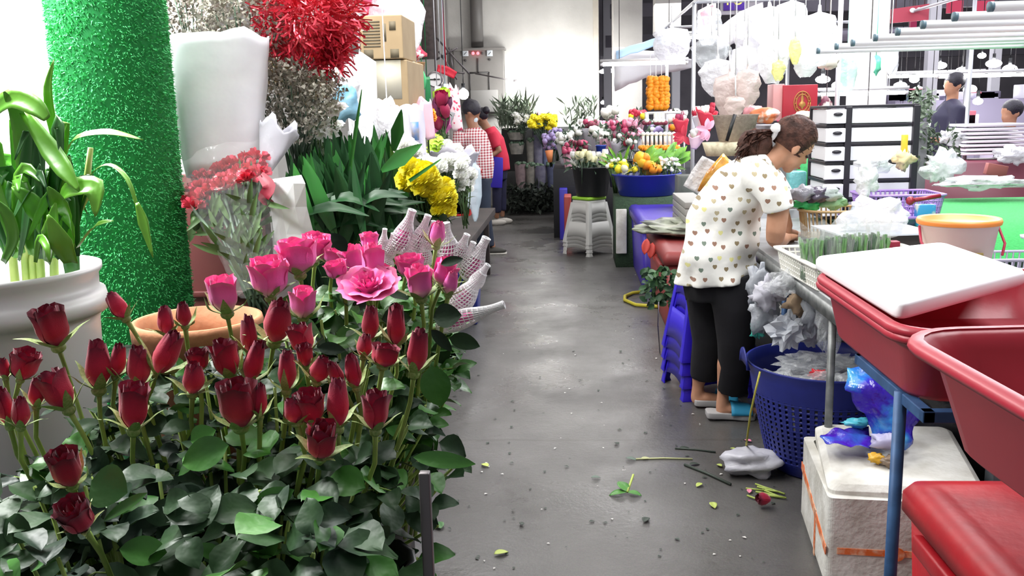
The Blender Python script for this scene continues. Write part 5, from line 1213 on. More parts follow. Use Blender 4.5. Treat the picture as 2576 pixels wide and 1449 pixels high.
# dark sack and stuff behind the box under the table
for i, (lb, x, y, z, sx, sy, sz, m_) in enumerate([('black rubbish sack behind the blue printed bag under the table', 1.5, 3.25, .3, .26, .22, .3, mat('black_sack', '17171c', .3, bump=.8, bscale=14)), ('pale film bundle beside the black sack under the table', 1.42, 2.75, .28, .08, .1, .26, bagc), ('dark green plastic bundle between foam box and red cooler', 1.35, 2.6, .12, .12, .1, .12, mat('green_sack', '1f4a30', .4, bump=.6, bscale=18))]):
    q = crumple((0, 0, 0), sx, sy, sz, i * 3.3, 22, .16, 2); o = q.build('rubbish_sack', m_); o.location = (x, y, z); tag(o, lb, 'sack')
# work table with white-grey top
WZ = .82
t = thing('work_table', 'grey steel-edged work table where the woman in the heart blouse is working', 'table', (1.5, 4.2, 0))
q = WB(t); q.box((1.19, 4.25, WZ - .02), (.62, 2.5, .035)); q.box((1.875, 3.33, WZ - .02), (.75, .66, .035)); q.build('table_top', mat('zinc_top', 'a9abad', .4, metal=.4, c2='8c8e90', scale=8), t, bevel=.004)
q = WB(t); q.box((.883, 4.25, WZ - .045), (.02, 2.5, .05)); q.build('edge_strip', greys, t)
for x, y in ((.93, 3.98), (2.2, 3.1), (1.45, 5.4), (.93, 5.42)): q = WB(t); q.tube([(x, y, 0), (x, y, WZ - .04)], .015, 10); q.build('leg', bluef, t)
q = WB(t); q.tube([(.9, 3.15, 0), (.9, 3.15, WZ - .04)], .014, 12); tag(q.build('leg', greys, t), 'bare grey steel leg')
# rubbish hanging below the work table
HG = 'bags and papers stuffed below the work table'
for i, (lb, px, py, Y, rx, ry, m_) in enumerate([
    ('crumpled white paper hanging just under the table edge, left one', 1935, 740, 3.7, 36, 34, 'e'), ('white crumpled film with a light blue stripe under the table edge', 1925, 790, 3.75, 30, 50, 'b'),
    ('pale tilted foam sheet among the rubbish below the work table', 1985, 830, 3.7, 44, 40, 's'), ('brown paper scrap among the rubbish under the basket', 2015, 760, 3.65, 34, 30, 'k'),
    ('crumpled grey film right under the white basket', 1975, 715, 3.6, 40, 26, 'c'), ('long twisted film hanging down into the blue bin', 2085, 800, 3.5, 26, 80, 'c'),
    ('crumpled white film knot behind the bare steel leg', 2045, 790, 3.6, 22, 44, 'b'), ('dark brown wad at the top of the rubbish under the table', 2035, 735, 3.66, 24, 20, 'd'),
    ('small teal plastic scrap low in the rubbish heap', 1905, 830, 3.85, 16, 18, 't'), ('bluish film bag at the left of the rubbish heap', 1910, 720, 3.85, 26, 50, 'b'), ('grey paper fold in the lower middle of the rubbish heap', 2040, 850, 3.75, 22, 20, 'e')]):
    s = Y / F; M_ = {'e': paperg, 'b': mat('waste_film', 'c4c8d0', .35, c2='9a9ea8', scale=12, bump=.8, bscale=25, alpha=.75), 'c': bagc, 's': mat('foam_sheet', 'cfd3dc', .6), 'k': mat('brown_paper', 'a48c72', .8), 'd': mat('dark_brown_scrap', '5b463e', .8), 't': mat('teal_scrap', '3fae9c', .4)}[m_]
    q = crumple((0, 0, 0), rx * s, rx * s * .6, ry * s, i * 4.1, 20, .5, 2.2); o = q.build('waste_bundle', M_, smooth=m_ != 's'); o.location = W(px, py, Y); tag(o, lb, 'waste')
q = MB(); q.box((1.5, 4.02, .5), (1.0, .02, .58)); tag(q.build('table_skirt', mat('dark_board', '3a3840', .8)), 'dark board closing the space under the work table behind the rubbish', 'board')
# baskets -------------------------------------------------------------------------
def crate(name, label, cx, cy, z, hx, hy, h, m_, rz=0, cat='basket', nx=9, nz=4, flare=1.12, bar=.0035, rim=.009, group=None, r=.03):
    t = thing(name, label, cat, (cx, cy, z), rz, group); q = MB()
    b = rrect(0, 0, hx, hy, r, 0, 4); tp = rrect(0, 0, hx * flare, hy * flare, r * flare, h, 4); n = len(b)
    def at(s, v):      # s along the perimeter 0..1
        i = s * n; k = int(i) % n; f = i - int(i); a = b[k].lerp(b[(k + 1) % n], f); c = tp[k].lerp(tp[(k + 1) % n], f); return a.lerp(c, v)
    seg = []
    for lst in (b,):
        for k in range(n): L_ = (lst[(k + 1) % n] - lst[k]).length; m_n = max(1, round(L_ / .022)); seg += [(k + j / m_n) / n for j in range(m_n)]
    for s in seg: q.tube([at(s, 0), at(s, 1)], bar, 4, cap=False)
    for j in range(nz + 1):
        v = j / nz; rr = bar if 0 < j < nz else bar * 1.4
        pts = [b[k].lerp(tp[k], v) for k in range(n)] + [b[0].lerp(tp[0], v)]; q.tube(pts, rr, 4, cap=False)
    q.build('basket_sides', m_, t)
    q = MB(); q.loft([b, [p + V((0, 0, .003)) for p in b]]); q.build('basket_floor', m_, t)
    q = MB(); R_ = lambda e, z_: [V((p.x * (1 + e), p.y * (1 + e), h + z_)) for p in tp]; q.loft([R_(-.02, -.004), R_(.05, -.006), R_(.06, .004), R_(-.02, .006), R_(-.02, -.004)], cap=False); q.build('basket_rim', m_, t)
    return t
wb_ = mat('ivory_plastic', 'e4e2da', .4); c = (G(1950, 612, .9) + G(2070, 705, .9)) / 2
crate('plastic_basket', 'ivory lattice basket holding bagged green vegetables beside the white cutting board', 1.1, 3.52, WZ, .235, .25, .085, wb_, rz=.06, nz=4, flare=1.06)
VG = 'clear bags of green beans in the ivory basket'
beans = mat('green_beans', '3f6a35', .5, c2='5b8a48', scale=30); beansd = mat('dark_beans', '2c4430', .5, c2='3d5c3c', scale=30)
for i in range(7):
    px = 2040 + i * 28; Y = 3.42 + .02 * i; s = Y / F; b_ = W(px, 635 - i * 3, Y); b_.z = WZ + .008
    lb = ['leftmost upright clear bag of green beans, standing alone in the ivory basket', 'second clear bean bag from the left, its open mouth gathered white', 'third clear bean bag from the left in the ivory basket', 'middle clear bean bag of the row in the ivory basket', 'clear bean bag just right of the middle of the row', 'dark clear bean bag second from the right', 'rightmost clear bean bag of the row in the ivory basket'][i]
    t = thing('bean_bag', lb, 'bag', b_, rnd(-.2, .2), VG); m = MB()
    for k in range(34): x = rnd(-.03, .03); y = rnd(-.02, .02); m.tube([(x, y, .005), (x + rnd(-.01, .01), y, .06), (x * 1.2 + rnd(-.01, .01), y, rnd(.12, .165))], .005, 5)
    m.build('beans', beans if i % 2 == 0 else beansd, t)
    m = MB(); m.grid(lambda u, v: V(((.036 + .012 * v) * math.cos(2 * PI * u) * (1 + .15 * noise.noise(V((u * 9, v * 4, i)))), (.026 - .012 * v) * math.sin(2 * PI * u) * (1 + .2 * noise.noise(V((u * 9, v * 4, i + 5)))), (.205 + .02 * math.sin(u * 14 + i)) * v)), 20, 10, close=True); m.build('clear_bag', clear('bean_bag_film', 'eef4f2', .2, .1, bump=1, bscale=30), t)
# wire-like caddy behind, tins, carton, film
crate('wire_basket', 'lilac grey low wire basket of tins left of the orange-lidded bucket', 1.62, 3.55, WZ, .2, .1, .07, mat('lilac_wire', 'b8b2c4', .4), flare=1.05, nz=1)
for i, (lb, px, py, Y, r_, h_, c_) in enumerate([('small white-lidded tin behind the bean bags', 2228, 590, 3.5, .038, .1, 'd8d6d2'), ('wide silver tin between the white tin and the green box', 2283, 585, 3.55, .05, .1, 'b4b0ac')]):
    p = W(px, py, Y); q = MB(); q.lathe([(.001, 0), (r_, 0), (r_, h_ - .01), (r_ * 1.04, h_ - .01), (r_ * 1.04, h_), (.001, h_)], 24); o = q.build('tin', mat('tin_' + c_, c_, .3, metal=.3), loc=(0, 0, 0)); o.location = (p.x, p.y, WZ + .004); tag(o, lb, 'tin')
for i, (lb, px, py, Y, d, c_) in enumerate([('bright green small box at the end of the wire basket', 2332, 585, 3.55, (.045, .05, .1), '2fc45c'), ('dark red lid between the two tins', 2250, 570, 3.62, (.04, .04, .12), '8c1f38')]):
    p = W(px, py, Y); q = MB(); q.box((0, 0, d[2] / 2), d); o = q.build('small_box', mat('sb_' + c_, c_, .4), bevel=.004); o.location = (p.x, p.y, WZ + .004); tag(o, lb, 'box')
t = thing('carton', 'dark grey carton box with a pale inside flap behind the bean bags', 'box', (1.28, 3.95, WZ), .12); q = MB(); q.box((0, 0, .06), (.34, .3, .12)); q.build('carton_body', mat('dark_card', '4f4846', .7), t, bevel=.003, smooth=False)
q = MB(); q.box((.0, 0, .125), (.4, .36, .006)); q.build('liner_sheet', mat('pale_sheet', 'dfe6ee', .5), t, solid=.001, smooth=False)
q = crumple((0, 0, 0), .13, .09, .07, 12, 24, .35, 1.4); o = q.build('plastic_bag', bagw); o.location = W(2205, 545, 3.85); tag(o, 'crumpled pale white carrier bag on the carton, left of the pink bucket', 'plastic bag')
# brown wicker basket
t = crate('wicker_basket', 'tan oval lattice basket of wrapped sweets in front of the drawer tower', 1.34, 4.55, WZ + .02, .2, .12, .13, mat('tan_plastic', 'b99a6c', .5), flare=1.08, nz=1, bar=.004, r=.1)
for i, (lb, px, py, c_) in enumerate([('silver dark wrapped packet at the left in the tan basket', 2020, 485, '9a98a0'), ('purple-black wrapped packet in the middle of the tan basket', 2055, 490, '5c5464'), ('silvery wrapped packet at the right in the tan basket', 2085, 488, 'c2ccc8'), ('bright green wrapped packet low in the tan basket', 2030, 512, '3fcf74'), ('pale green wrapped packet at the right low in the tan basket', 2095, 508, 'a8d8a4')]):
    q = crumple((0, 0, 0), .06, .05, .035, i * 6, 16, .35, 2); o = q.build('sweet_packet', mat('pk_' + c_, c_, .2, bump=.6, bscale=30)); o.location = W(px, py, 4.5 + .02 * i); tag(o, lb, 'packet')
def bottle(label, p, h_=.22, r_=.032, cap_='e8e8f0', lab='5aa4d8', group=None):
    t = thing('water_bottle', label, 'bottle', p, 0, group); q = MB(); q.lathe([(.001, 0), (r_ * .9, 0), (r_, .01), (r_, h_ * .3), (r_ * .94, h_ * .36), (r_, h_ * .42), (r_, h_ * .66), (r_ * .8, h_ * .78), (r_ * .4, h_ * .88), (r_ * .38, h_ * .93)], 20); bb_ = q.build('bottle_body', clear('bottle_clear', 'dfeaf6', .45, .08), t)
    q = MB(); q.lathe([(r_ * .45, h_ * .92), (r_ * .45, h_), (.001, h_)], 16); q.build('cap', pl(cap_), t)
    q = MB(); q.lathe([(r_ * 1.02, h_ * .32), (r_ * 1.02, h_ * .6)], 20); q.build('bottle_label', mat('bl_' + lab, lab, .4, c2='e8f0fa', scale=30, lo=.5, hi=.6), bb_); return t
bottle('small clear water bottle with a blue label beside the tan basket', (W(2150, 520, 4.2).x, 4.2, WZ))
# green turf display table and things on it
TT = .84
t = thing('turf_display', 'display table covered with bright green artificial turf at the right', 'table', (2.5, 5.2, 0)); q = WB(t); q.box((2.57, 4.92, TT / 2), (2.0, 2.4, TT)); q.build('counter', mat('counter_dark', '2b4633', .8), t)
q = WB(t); q.box((2.57, 4.92, TT + .006), (2.08, 2.44, .012)); q.build('turf_cover', mat('turf_flat', '2f9a4c', .8, c2='3fb45e', scale=90, bump=.5, bscale=120), t)
lilac = mat('lilac_plastic', 'b493d8', .4); 
c = W(2265, 490, 4.9)
crate('plastic_basket', 'lilac lattice basket on the green turf left of the pink bucket', c.x, 4.95, TT + .015, .17, .13, .15, lilac, flare=1.15, nz=5, bar=.005)
o = tub('plastic_tray', 'darker lilac shallow tray under the lilac basket', c.x - .06, 4.9, TT + .012, .21, .16, .05, mat('lilac_dark', '9672bc', .4), taper=.9, lip=.008, r=.03)
for i, (lb, px, py, Y, rx, ry, m_) in enumerate([('white cloth stuffed in the left of the lilac basket', 2195, 415, 4.9, 38, 22, 'w'), ('beige bundle sticking up from the lilac basket', 2275, 400, 4.95, 22, 22, 'b'), ('white plastic film draped over the left end of the lilac basket', 2180, 455, 4.75, 26, 40, 'w')]):
    s = Y / F; q = crumple((0, 0, 0), rx * s, rx * s * .6, ry * s, i * 7 + 1, 18, .4, 2); o = q.build('cloth_bundle', bagw if m_ == 'w' else mat('beige_bundle', 'e8d2a4', .7)); o.location = W(px, py, Y); tag(o, lb, 'cloth')
q = MB(); q.box((0, 0, .04), (.028, .028, .09)); o = q.build('yellow_packet', mat('yellow_pack', 'f0c844', .4), bevel=.003); o.location = W(2274, 380, 4.95); tag(o, 'tall yellow packet standing in the lilac basket', 'packet')
c = W(2330, 475, 4.75); q = MB(); q.box((0, 0, .055), (.09, .05, .11)); o = q.build('blue_carton', mat('blue_pack', '3d94d0', .4, c2='e0dccb', scale=8, lo=.5, hi=.55), bevel=.003); o.location = (c.x, c.y, TT + .014); tag(o, 'blue and cream carton standing against the lilac basket', 'box')
# pink bucket
c = W(2432, 640, 3.1); bz0 = WZ
t = thing('pink_bucket', 'frosted pink bucket with an orange lid, a small gold label and red handles', 'bucket', (c.x + .07, 3.35, bz0))
r_, h_ = .13, .235
q = MB(); q.lathe([(.001, 0), (r_ * .76, 0), (r_ * .78, .01), (r_, h_ - .02), (r_ * 1.04, h_ - .015), (r_ * 1.04, h_)], 40); q.build('bucket_body', mat('frosted_pink', 'ecc4be', .4, c2='e6d2c8', scale=4, sss=.1), t)
q = MB(); q.lathe([(r_ * 1.07, h_ - .012), (r_ * 1.09, h_ - .002), (r_ * 1.06, h_ + .008), (r_ * .96, h_ + .004), (r_ * .9, h_ - .008), (.001, h_ - .008)], 40); q.build('lid', mat('orange_lid', 'f29044', .4), t)
q = MB(); q.box((0, -r_ * .96, h_ * .52), (.078, .006, .024)); gl_ = q.build('gold_label', mat('gold_label', '9c8448', .4), t, bevel=.002); q = MB(); q.lathe([(.001, 0), (.009, 0), (.009, .003), (.001, .003)], 14, c=(-.026, -r_ * .985, h_ * .52), R=Matrix.Rotation(PI / 2, 3, 'X')); q.build('label_dot', mat('label_yellow', 'e0cc30', .4), gl_)
q = MB(); q.tube([(-r_ * 1.05, 0, h_ - .02), (-r_ * 1.12, -.05, h_ - .07), (-r_ * .98, -.08, h_ - .11)], .005, 8); q.build('handle', pl('b8304a'), t); q = MB(); q.tube([(r_ * 1.05, 0, h_ - .02), (r_ * 1.1, -.05, h_ - .08), (r_ * .98, -.07, h_ - .12)], .005, 8); q.build('handle', pl('b8304a'), t, bevel=.003)
q = MB(); q.lathe([(.001, 0), (.03, 0), (.034, .1), (.001, .1)], 18); o = q.build('yellow_cup', mat('yellow_glow', 'f4f07a', .3)); o.location = (W(2418, 480, 4.3).x, 4.3, TT + .014); tag(o, 'pale yellow plastic cup behind the pink bucket', 'cup')
q = MB(); q.tube([(0, 0, 0), (.13, 0, .02)], .01, 8); q.ball((0, 0, 0), .02, 8, 6); o = q.build('red_scoop', pl('8f2032')); o.location = W(2290, 505, 4.2); tag(o, 'dark red handle tool lying on the turf left of the bucket', 'tool')
# white wire basket with bottles at the right edge
WBX = (2.14, 2.62)
crate('wire_basket', 'white wire basket with water bottles at the right picture edge', 1.66, 2.75, .95, .22, .19, .1, mat('white_wire', 'dfe6f4', .3), flare=1.08, nz=1, bar=.003, r=.02)
q = MB(); q.box((1.62, 2.78, .905), (.6, .5, .06)); q.box((1.62, 2.95, .44), (.5, .06, .87)); tag(q.build('shelf_block', mat('shelf_blue_grey', '8c939c', .6), bevel=.004), 'pale shelf under the white wire basket', 'shelf')
for i, (x, y, lb) in enumerate([(1.56, 2.72, 'first clear water bottle from the left in the white wire basket'), (1.64, 2.8, 'water bottle standing behind in the white wire basket'), (1.69, 2.68, 'frontmost water bottle in the white wire basket'), (1.74, 2.82, 'water bottle at the far right in the white wire basket')]):
    bottle(lb, (x, y, .955), .2, .034, 'dfe6f8', '3f8fd8', 'water bottles in the white wire basket')
# drawer tower
WZ = TT + .012
t = thing('drawer_tower', 'black-framed plastic drawer tower with white drawers behind the bending woman', 'drawer unit', (0, 0, 0)); a = W(2077, 270, 5.2); b = W(2140, 265, 5.2); cR = W(2290, 262, 5.3)
x0, x1 = a.x, cR.x; TZt = a.z; t.location = ((x0 + x1) / 2, 5.35, WZ); wdr = mat('white_drawer', 'ededf2', .4); blf = mat('black_frame', '27242c', .45)
W0 = x1 - x0; dpt = .36; nD = 6; hD = (TZt - WZ) / nD; xc = (x0 + x1) / 2; fx = W(2135, 265, 5.17).x
# the drawers face left-front: front strip (x0..fx) and long side (fx..x1)
q = WB(t)
for k in range(nD + 1): q.box((xc, 5.35, WZ + k * hD), (W0, dpt, .016))
for x in (fx, x1 - .012): q.box((x, 5.35 - dpt / 2 - .004, (WZ + TZt) / 2), (.034, .03, TZt - WZ))
for x in (x0 + .01, x1 - .01): q.box((x, 5.35 + dpt / 2, (WZ + TZt) / 2), (.02, .02, TZt - WZ))
q.build('frame', blf, t, bevel=.003, smooth=False)
for k in range(nD):
    z = WZ + (k + .5) * hD; q = WB(t); q.box((xc + .004, 5.35, z), (W0 - .02, dpt - .01, hD - .022)); q.box(((x0 + fx) / 2 - .012, 5.35 - dpt / 2 - .012, z), (fx - x0 - .01, .03, hD - .026)); d_ = q.build('drawer', wdr, t, bevel=.004, smooth=False)
    q = WB(t); q.ball(((x0 + fx) / 2 - .005, 5.35 - dpt / 2 - .032, z + .012), 1, 10, 6, sc=(.026, .008, .01)); h_ = q.build('knob', blf, d_); h_.matrix_parent_inverse = Matrix.Identity(4)
# rack of white tubes over the right stall
t = thing('tube_rack', 'overhead rack of parallel white steel tubes at the top right', 'rack', (1.3, 3.6, 1.75))
for px, py in ((2058, 128), (2104, 117), (2145, 108), (2202, 95), (2258, 80), (2322, 62), (2402, 42), (2492, 17)):
    Y = 1.25 * F / (px - 1433 + 12); a = W(px, py, Y); b = a + V((1.6, 0, .0)); q = WB(t); q.tube([a, b], .014, 10); tb = q.build('tube', mat('white_tube', 'eceef4', .3, metal=.1), t)
    q = WB(t); q.tube([a + V((-.006, 0, 0)), a + V((.006, 0, 0))], .0145, 10); q.build('end_cap', mat('cap_teal', '5a7480', .4), t)
q = WB(t)
for x in (2.1, 2.75): q.box((x, 3.6, 1.775), (.03, 2.4, .03))
for y in (2.45, 4.78): q.box((2.75, y, 2.9), (.03, .03, 2.3))
q.build('hanger_frame', greys, t)
# stools
def stool_mesh(h=.45, wt=.13, wb=.19, hole=True):
    m = MB(); m.loft([rrect(0, 0, wt, wt, .03, h - .03), rrect(0, 0, wt, wt, .03, h - .006), rrect(0, 0, wt - .008, wt - .008, .03, h), rrect(0, 0, wt * .5, wt * .5, .03, h - .003)])
    return m
def stool_parts(t, h, wt, wb, m_, z=0):
    q = MB(Matrix.Translation((0, 0, z))); q.loft([rrect(0, 0, wt + .004, wt + .004, .035, h - .05), rrect(0, 0, wt, wt, .035, h - .008), rrect(0, 0, wt - .008, wt - .008, .03, h), rrect(0, 0, wt * .5, wt * .5, .03, h - .003)]); q.build('seat', m_, t)
    q = MB(Matrix.Translation((0, 0, z)))
    for k in range(4):      # aprons between the legs
        R = Matrix.Rotation(k * PI / 2, 3, 'Z')
        for z0, z1, in ((h * .64, h - .03), (h * .12, h * .5)):
            def fn(u, v, R=R, z0=z0, z1=z1):
                zz = z0 + (z1 - z0) * v + (.03 * math.sin(PI * u) * (1 - v)); w_ = wb + (wt - wb) * zz / h; return R @ V(((u - .5) * 2 * (w_ - .01), -w_ * 1.0 + .004, zz))
            q.grid(fn, 8, 2)
    q.build('apron', m_, t, solid=.005)
    for sx in (-1, 1):
        for sy in (-1, 1):
            q = MB(Matrix.Translation((0, 0, z))); pts = []
            rs = []
            for zz in (0, .02, h * .5, h - .03):
                w_ = wb + (wt - wb) * zz / h; k = 1.25 if zz < .015 else 1; c_ = V((sx * w_, sy * w_, zz)); e = .045 * k
                rs.append([c_ + V(p) for p in ((0, 0, 0), (-sx * e, 0, 0), (-sx * e, -sy * .008, 0), (-sx * .012, -sy * .012, 0), (-sx * .008, -sy * e, 0), (0, -sy * e, 0))])
            if sx * sy < 0: rs = [r[::-1] for r in rs]
            q.loft(rs); q.build('leg', m_, t, bevel=.002)
def stool_stack(x, y, rz, n, m_, labels, group, top=None, h=.45, gap=.04, wt=.125, wb=.185, z=0):
    first = None
    for k in range(n):
        t = thing('plastic_stool', labels[k], 'stool', (x + rnd(-.003, .003), y, z + k * gap), rz + rnd(-.02, .02), group)
        stool_parts(t, h, wt, wb, top if (top and k == n - 1) else m_)
grey_p = mat('grey_white_plastic', 'c9c9c6', .4); lime = mat('lime_plastic', '9ad03c', .4); blu = mat('stool_blue', '3322c4', .35)
stool_stack(.19, 9.55, math.radians(43), 4, grey_p, ['bottom grey-white stool of the stack by the far bucket', 'second grey-white stool from the bottom of the far stack', 'third grey-white stool from the bottom of the far stack', 'lime-topped plastic stool crowning the grey-white stack'], 'stool stack under the black flower bucket', top=None, wt=.13, wb=.2)
q = MB(); q.loft([rrect(0, 0, .136, .136, .035, 0), rrect(0, 0, .136, .136, .035, .025), rrect(0, 0, .128, .128, .03, .03)]); o = q.build('stool_cover', lime); o.location = (.19, 9.55, .572); o.rotation_euler = (0, 0, math.radians(43)); tag(o, 'lime green square seat top on the grey-white stool stack', 'seat')
stool_stack(.715, 4.74, math.radians(10), 4, blu, ['lowest blue stool of the stack behind the bending woman', 'second blue stool up in the stack behind the bending woman', 'third blue stool up in the stack behind the bending woman', 'topmost blue stool of the stack behind the bending woman'], 'blue stools behind the bending woman', h=.46, gap=.068, wb=.2)
stool_stack(-.8, 3.6, math.radians(20), 1, mat('bright_blue_stool', '2a4cc8', .35), ['bright blue plastic stool glimpsed below the foam-netted roses'], 'blue stool below the roses', h=.45)
q = MB(); q.box((0, 0, .19), (.3, .42, .38)); o = q.build('foam_box', foam, bevel=.01); o.location = (1.02, 5.1, 0); tag(o, 'grubby white foam box half hidden behind the blue stools', 'box')
# coolers along the aisle
purp = mat('cooler_purple', '3a2a9c', .4, c2='4632a8', scale=4); redw = mat('cooler_dull_red', '8a3532', .5, c2='7c2d2c', scale=3)
cooler('cooler_box', 'large violet-blue cooler box beside the aisle with a ribbed lid', 1.02, 8.1, .46, .75, .6, purp, handle=False)
cooler('cooler_box', 'large dull red cooler box between the violet one and the blue stools', 1.07, 6.6, .46, .68, .56, redw)
o = crumple((0, 0, 0), .38, .34, .05, 3, 30, .3, 2.6).build('tarpaulin', mat('olive_tarp', '9aa08c', .4, c2='4a4e46', scale=7, bump=.6, bscale=10)); o.location = (.93, 6.8, .605); tag(o, 'crumpled olive grey tarpaulin on the dull red cooler', 'tarpaulin')
q = MB()
for k in range(5):
    p = W(1628 + k * 14, 600 + k * 10, 6.5); q.leaf(p, (-.2, -.3, -1), (0, -1, .3), .12, .06, droop=.2)
tag(q.build('ribbon_bow', mat('red_ribbon', 'c4443c', .5), solid=.003), 'red ribbon loops hanging over the corner of the dull red cooler', 'ribbon')
q = MB(); q.box(W(1563, 582, 8.6), (.1, .04, .42)); tag(q.build('foam_plank', foam, bevel=.006), 'upright white foam plank left of the violet cooler', 'board')
mass_ = MB()
for i in range(160): c_ = W(1668, 715, 5.3); p = c_ + V((rnd(-.1, .1), rnd(-.08, .08), rnd(-.12, .1))); mass_.leaf(p, rv() + V((-.3, -.3, -.2)), rv() + V((0, -1, 1)), rnd(.04, .06), .035, nv=4)
tag(mass_.build('hanging_leaves', LEAF), 'clump of dark rose leaves hanging by the dull red cooler, left of the blue stools', 'foliage', kind='stuff')
q = MB(); ps = [G(1700, 775) , G(1650, 776), G(1600, 772), G(1572, 760), G(1572, 750), G(1590, 742), G(1625, 738)]; q.tube([p + V((0, 0, .016)) for p in ps], .014, 8); tag(q.build('hose', mat('yellow_hose', 'bdb232', .45)), 'yellow hose curling out onto the floor below the coolers', 'hose')
q = MB(); ps = [G(1585, 618), G(1560, 622), G(1545, 630), G(1555, 640), G(1580, 646)]; q.tube([p + V((0, 0, .016)) for p in ps], .014, 8); tag(q.build('hose', mat('pink_hose', 'b88c84', .5)), 'dull pink hose end by the stack of grey-white stools', 'hose')
q = MB(); a = G(1740, 800); q.tube([W(1657, 760, 5.0), W(1655, 820, 4.9), G(1660, 890) + V((0, 0, .004))], .0035, 5); tag(q.build('cable', mat('grey_cord', '6a6470', .6)), 'thin grey cord hanging to the floor in front of the dull red cooler', 'cable')
# litter on the floor ----------------------------------------------------------------
lim = mat('lime_litter', 'b4c464', .5); wl = mat('white_litter', 'cfcdc8', .6); dl = mat('dark_litter', '38423a', .6)
def litter(px, py, s, m_, label, name='fallen_leaf', rz=None):
    p = G(px, py); q = MB(); a = rz if rz is not None else rnd(0, 6.28); q.leaf((0, 0, .006), (math.cos(a), math.sin(a), .05), (0, 0, 1), s, s * .55, fold=.3, droop=.2); o = q.build(name, m_, solid=.001); o.location = p + V((0, 0, .002)); tag(o, label, 'leaf')
for a in [(1228, 1178, .05, lim, 'lime yellow leaf alone at the left of the aisle'), (1243, 1400, .055, lim, 'lime yellow leaf near the bottom of the aisle'), (1790, 1268, .05, lim, 'lime leaf on the shaded floor left of the foam box'), (1765, 1220, .04, lim, 'pale lime leaf beside the dark twig'), (1815, 1178, .036, lim, 'small lime leaf left of the crumpled white bag'), (1850, 1135, .03, lim, 'small lime leaf above the crumpled white bag'),
          (1487, 1206, .04, mat('greygreen_litter', '5f6f64', .6), 'grey-green leaf on the mid aisle'), (1556, 1122, .035, dl, 'tiny dark green leaf in the glossy part of the aisle'), (1574, 1156, .05, mat('greygreen_litter', '5f6f64', .6), 'grey leaf at the tip of the pale twig'), (1315, 1326, .03, dl, 'dark curled leaf on the lower aisle'), (1110, 1335, .07, mat('leaf_litter_g', '4f7a48', .5), 'green leaf lying beside the stand at the bottom'), (1890, 1115, .04, mat('pink_litter', 'e88ca8', .5), 'pink petal near the twine'), (1885, 1235, .035, mat('pink_litter', 'e88ca8', .5), 'pink petal among the green trimmings'), (1620, 1318, .05, dl, 'dark leaf with a pale tip on the lower aisle'), (1130, 1045, .12, dl, 'long dark leaf on the floor right of the blue stool'), (1560, 885, .03, dl, 'dark speck of leaf beside the far shadow edge')]: litter(*a)
t = thing('fallen_sprig', 'fallen rose sprig with three leaves and a pale stalk on the aisle', 'sprig', G(1578, 1245)); q = WB(t); p = G(1578, 1245) + V((0, 0, .012))
for d_, L_ in (((-1, -.1, .02), .075), ((-.25, .5, .25), .075), ((.8, -.3, .05), .06)): q.leaf(p, d_, (0, 0, 1), L_, L_ * .6, fold=.25)
q.build('leaves', LEAFB, t, solid=.0008); q = WB(t); q.tube([p, p + V((.03, .1, .03))], .005, 6); q.build('stalk', lim, t)
for lb, a, b, m_, r_ in (('pale straight flower stalk lying across the glossy aisle', (1600, 1157), (1742, 1157), mat('pale_stalk', 'b9bc8c', .5), .004), ('dark twig on the shaded floor left of the white bag', (1722, 1172), (1838, 1222), dl, .006), ('thin brown twig beside the pale stalk', (1698, 1130), (1800, 1140), dl, .004)):
    A_, B_ = G(*a), G(*b); q = MB(); q.tube([A_ + V((0, 0, r_)), A_.lerp(B_, .5) + V((0, .01, r_)), B_ + V((0, 0, r_))], r_, 6); q.leaf(A_ + V((.02, 0, r_)), (1, .4, .1), (0, 0, 1), .05, .025); tag(q.build('twig', m_), lb, 'twig')
o = crumple((0, 0, 0), .12, .09, .05, 14, 22, .3, 1.6).build('plastic_bag', mat('white_film', 'c2c2cc', .4, bump=.5, bscale=20)); o.location = G(1892, 1190) + V((0, 0, .05)); tag(o, 'crumpled white plastic bag on the floor left of the blue bin', 'plastic bag')
q = MB()
for i in range(10): p = G(rnd(1870, 1930), rnd(1205, 1255)) + V((0, 0, .008)); d_ = V((rnd(.4, 1), rnd(-1, -.2), 0)).normalized(); q.tube([p, p + d_ * rnd(.05, .1)], .004, 5)
tag(q.build('stem_trimmings', mat('trim_green', 'a9bc5c', .5)), 'scattered yellow-green stem trimmings below the crumpled white bag', 'trimmings', kind='stuff')
q = MB(); p = G(1935, 1275) + V((0, 0, .03)); cup(q, p, .03, .05, (-1, -.3, .2)); tag(q.build('fallen_rose_head', RED, loc=p), 'dark red fallen rose head on the floor by the foam box', 'flower')
q = MB(); random.seed(9)
for i in range(150):
    p = G(rnd(1130, 1960), rnd(680, 1430)); s = rnd(.003, .011); q.leaf(p + V((0, 0, .004)), (rnd(-1, 1), rnd(-1, 1), .1), (0, 0, 1), s * 2.4, s * 1.4, nv=2)
tag(q.build('floor_debris', dl), 'tiny dark plant debris scattered over the wet concrete floor', 'debris', kind='stuff')
q = MB()
for i in range(70):
    p = G(rnd(1180, 1900), rnd(560, 1430)); s = rnd(.003, .008); q.leaf(p + V((0, 0, .004)), (rnd(-1, 1), rnd(-1, 1), .1), (0, 0, 1), s * 2.4, s * 1.6, nv=2)
tag(q.build('floor_debris', wl), 'tiny pale petals and paper bits scattered over the floor', 'debris', kind='stuff')
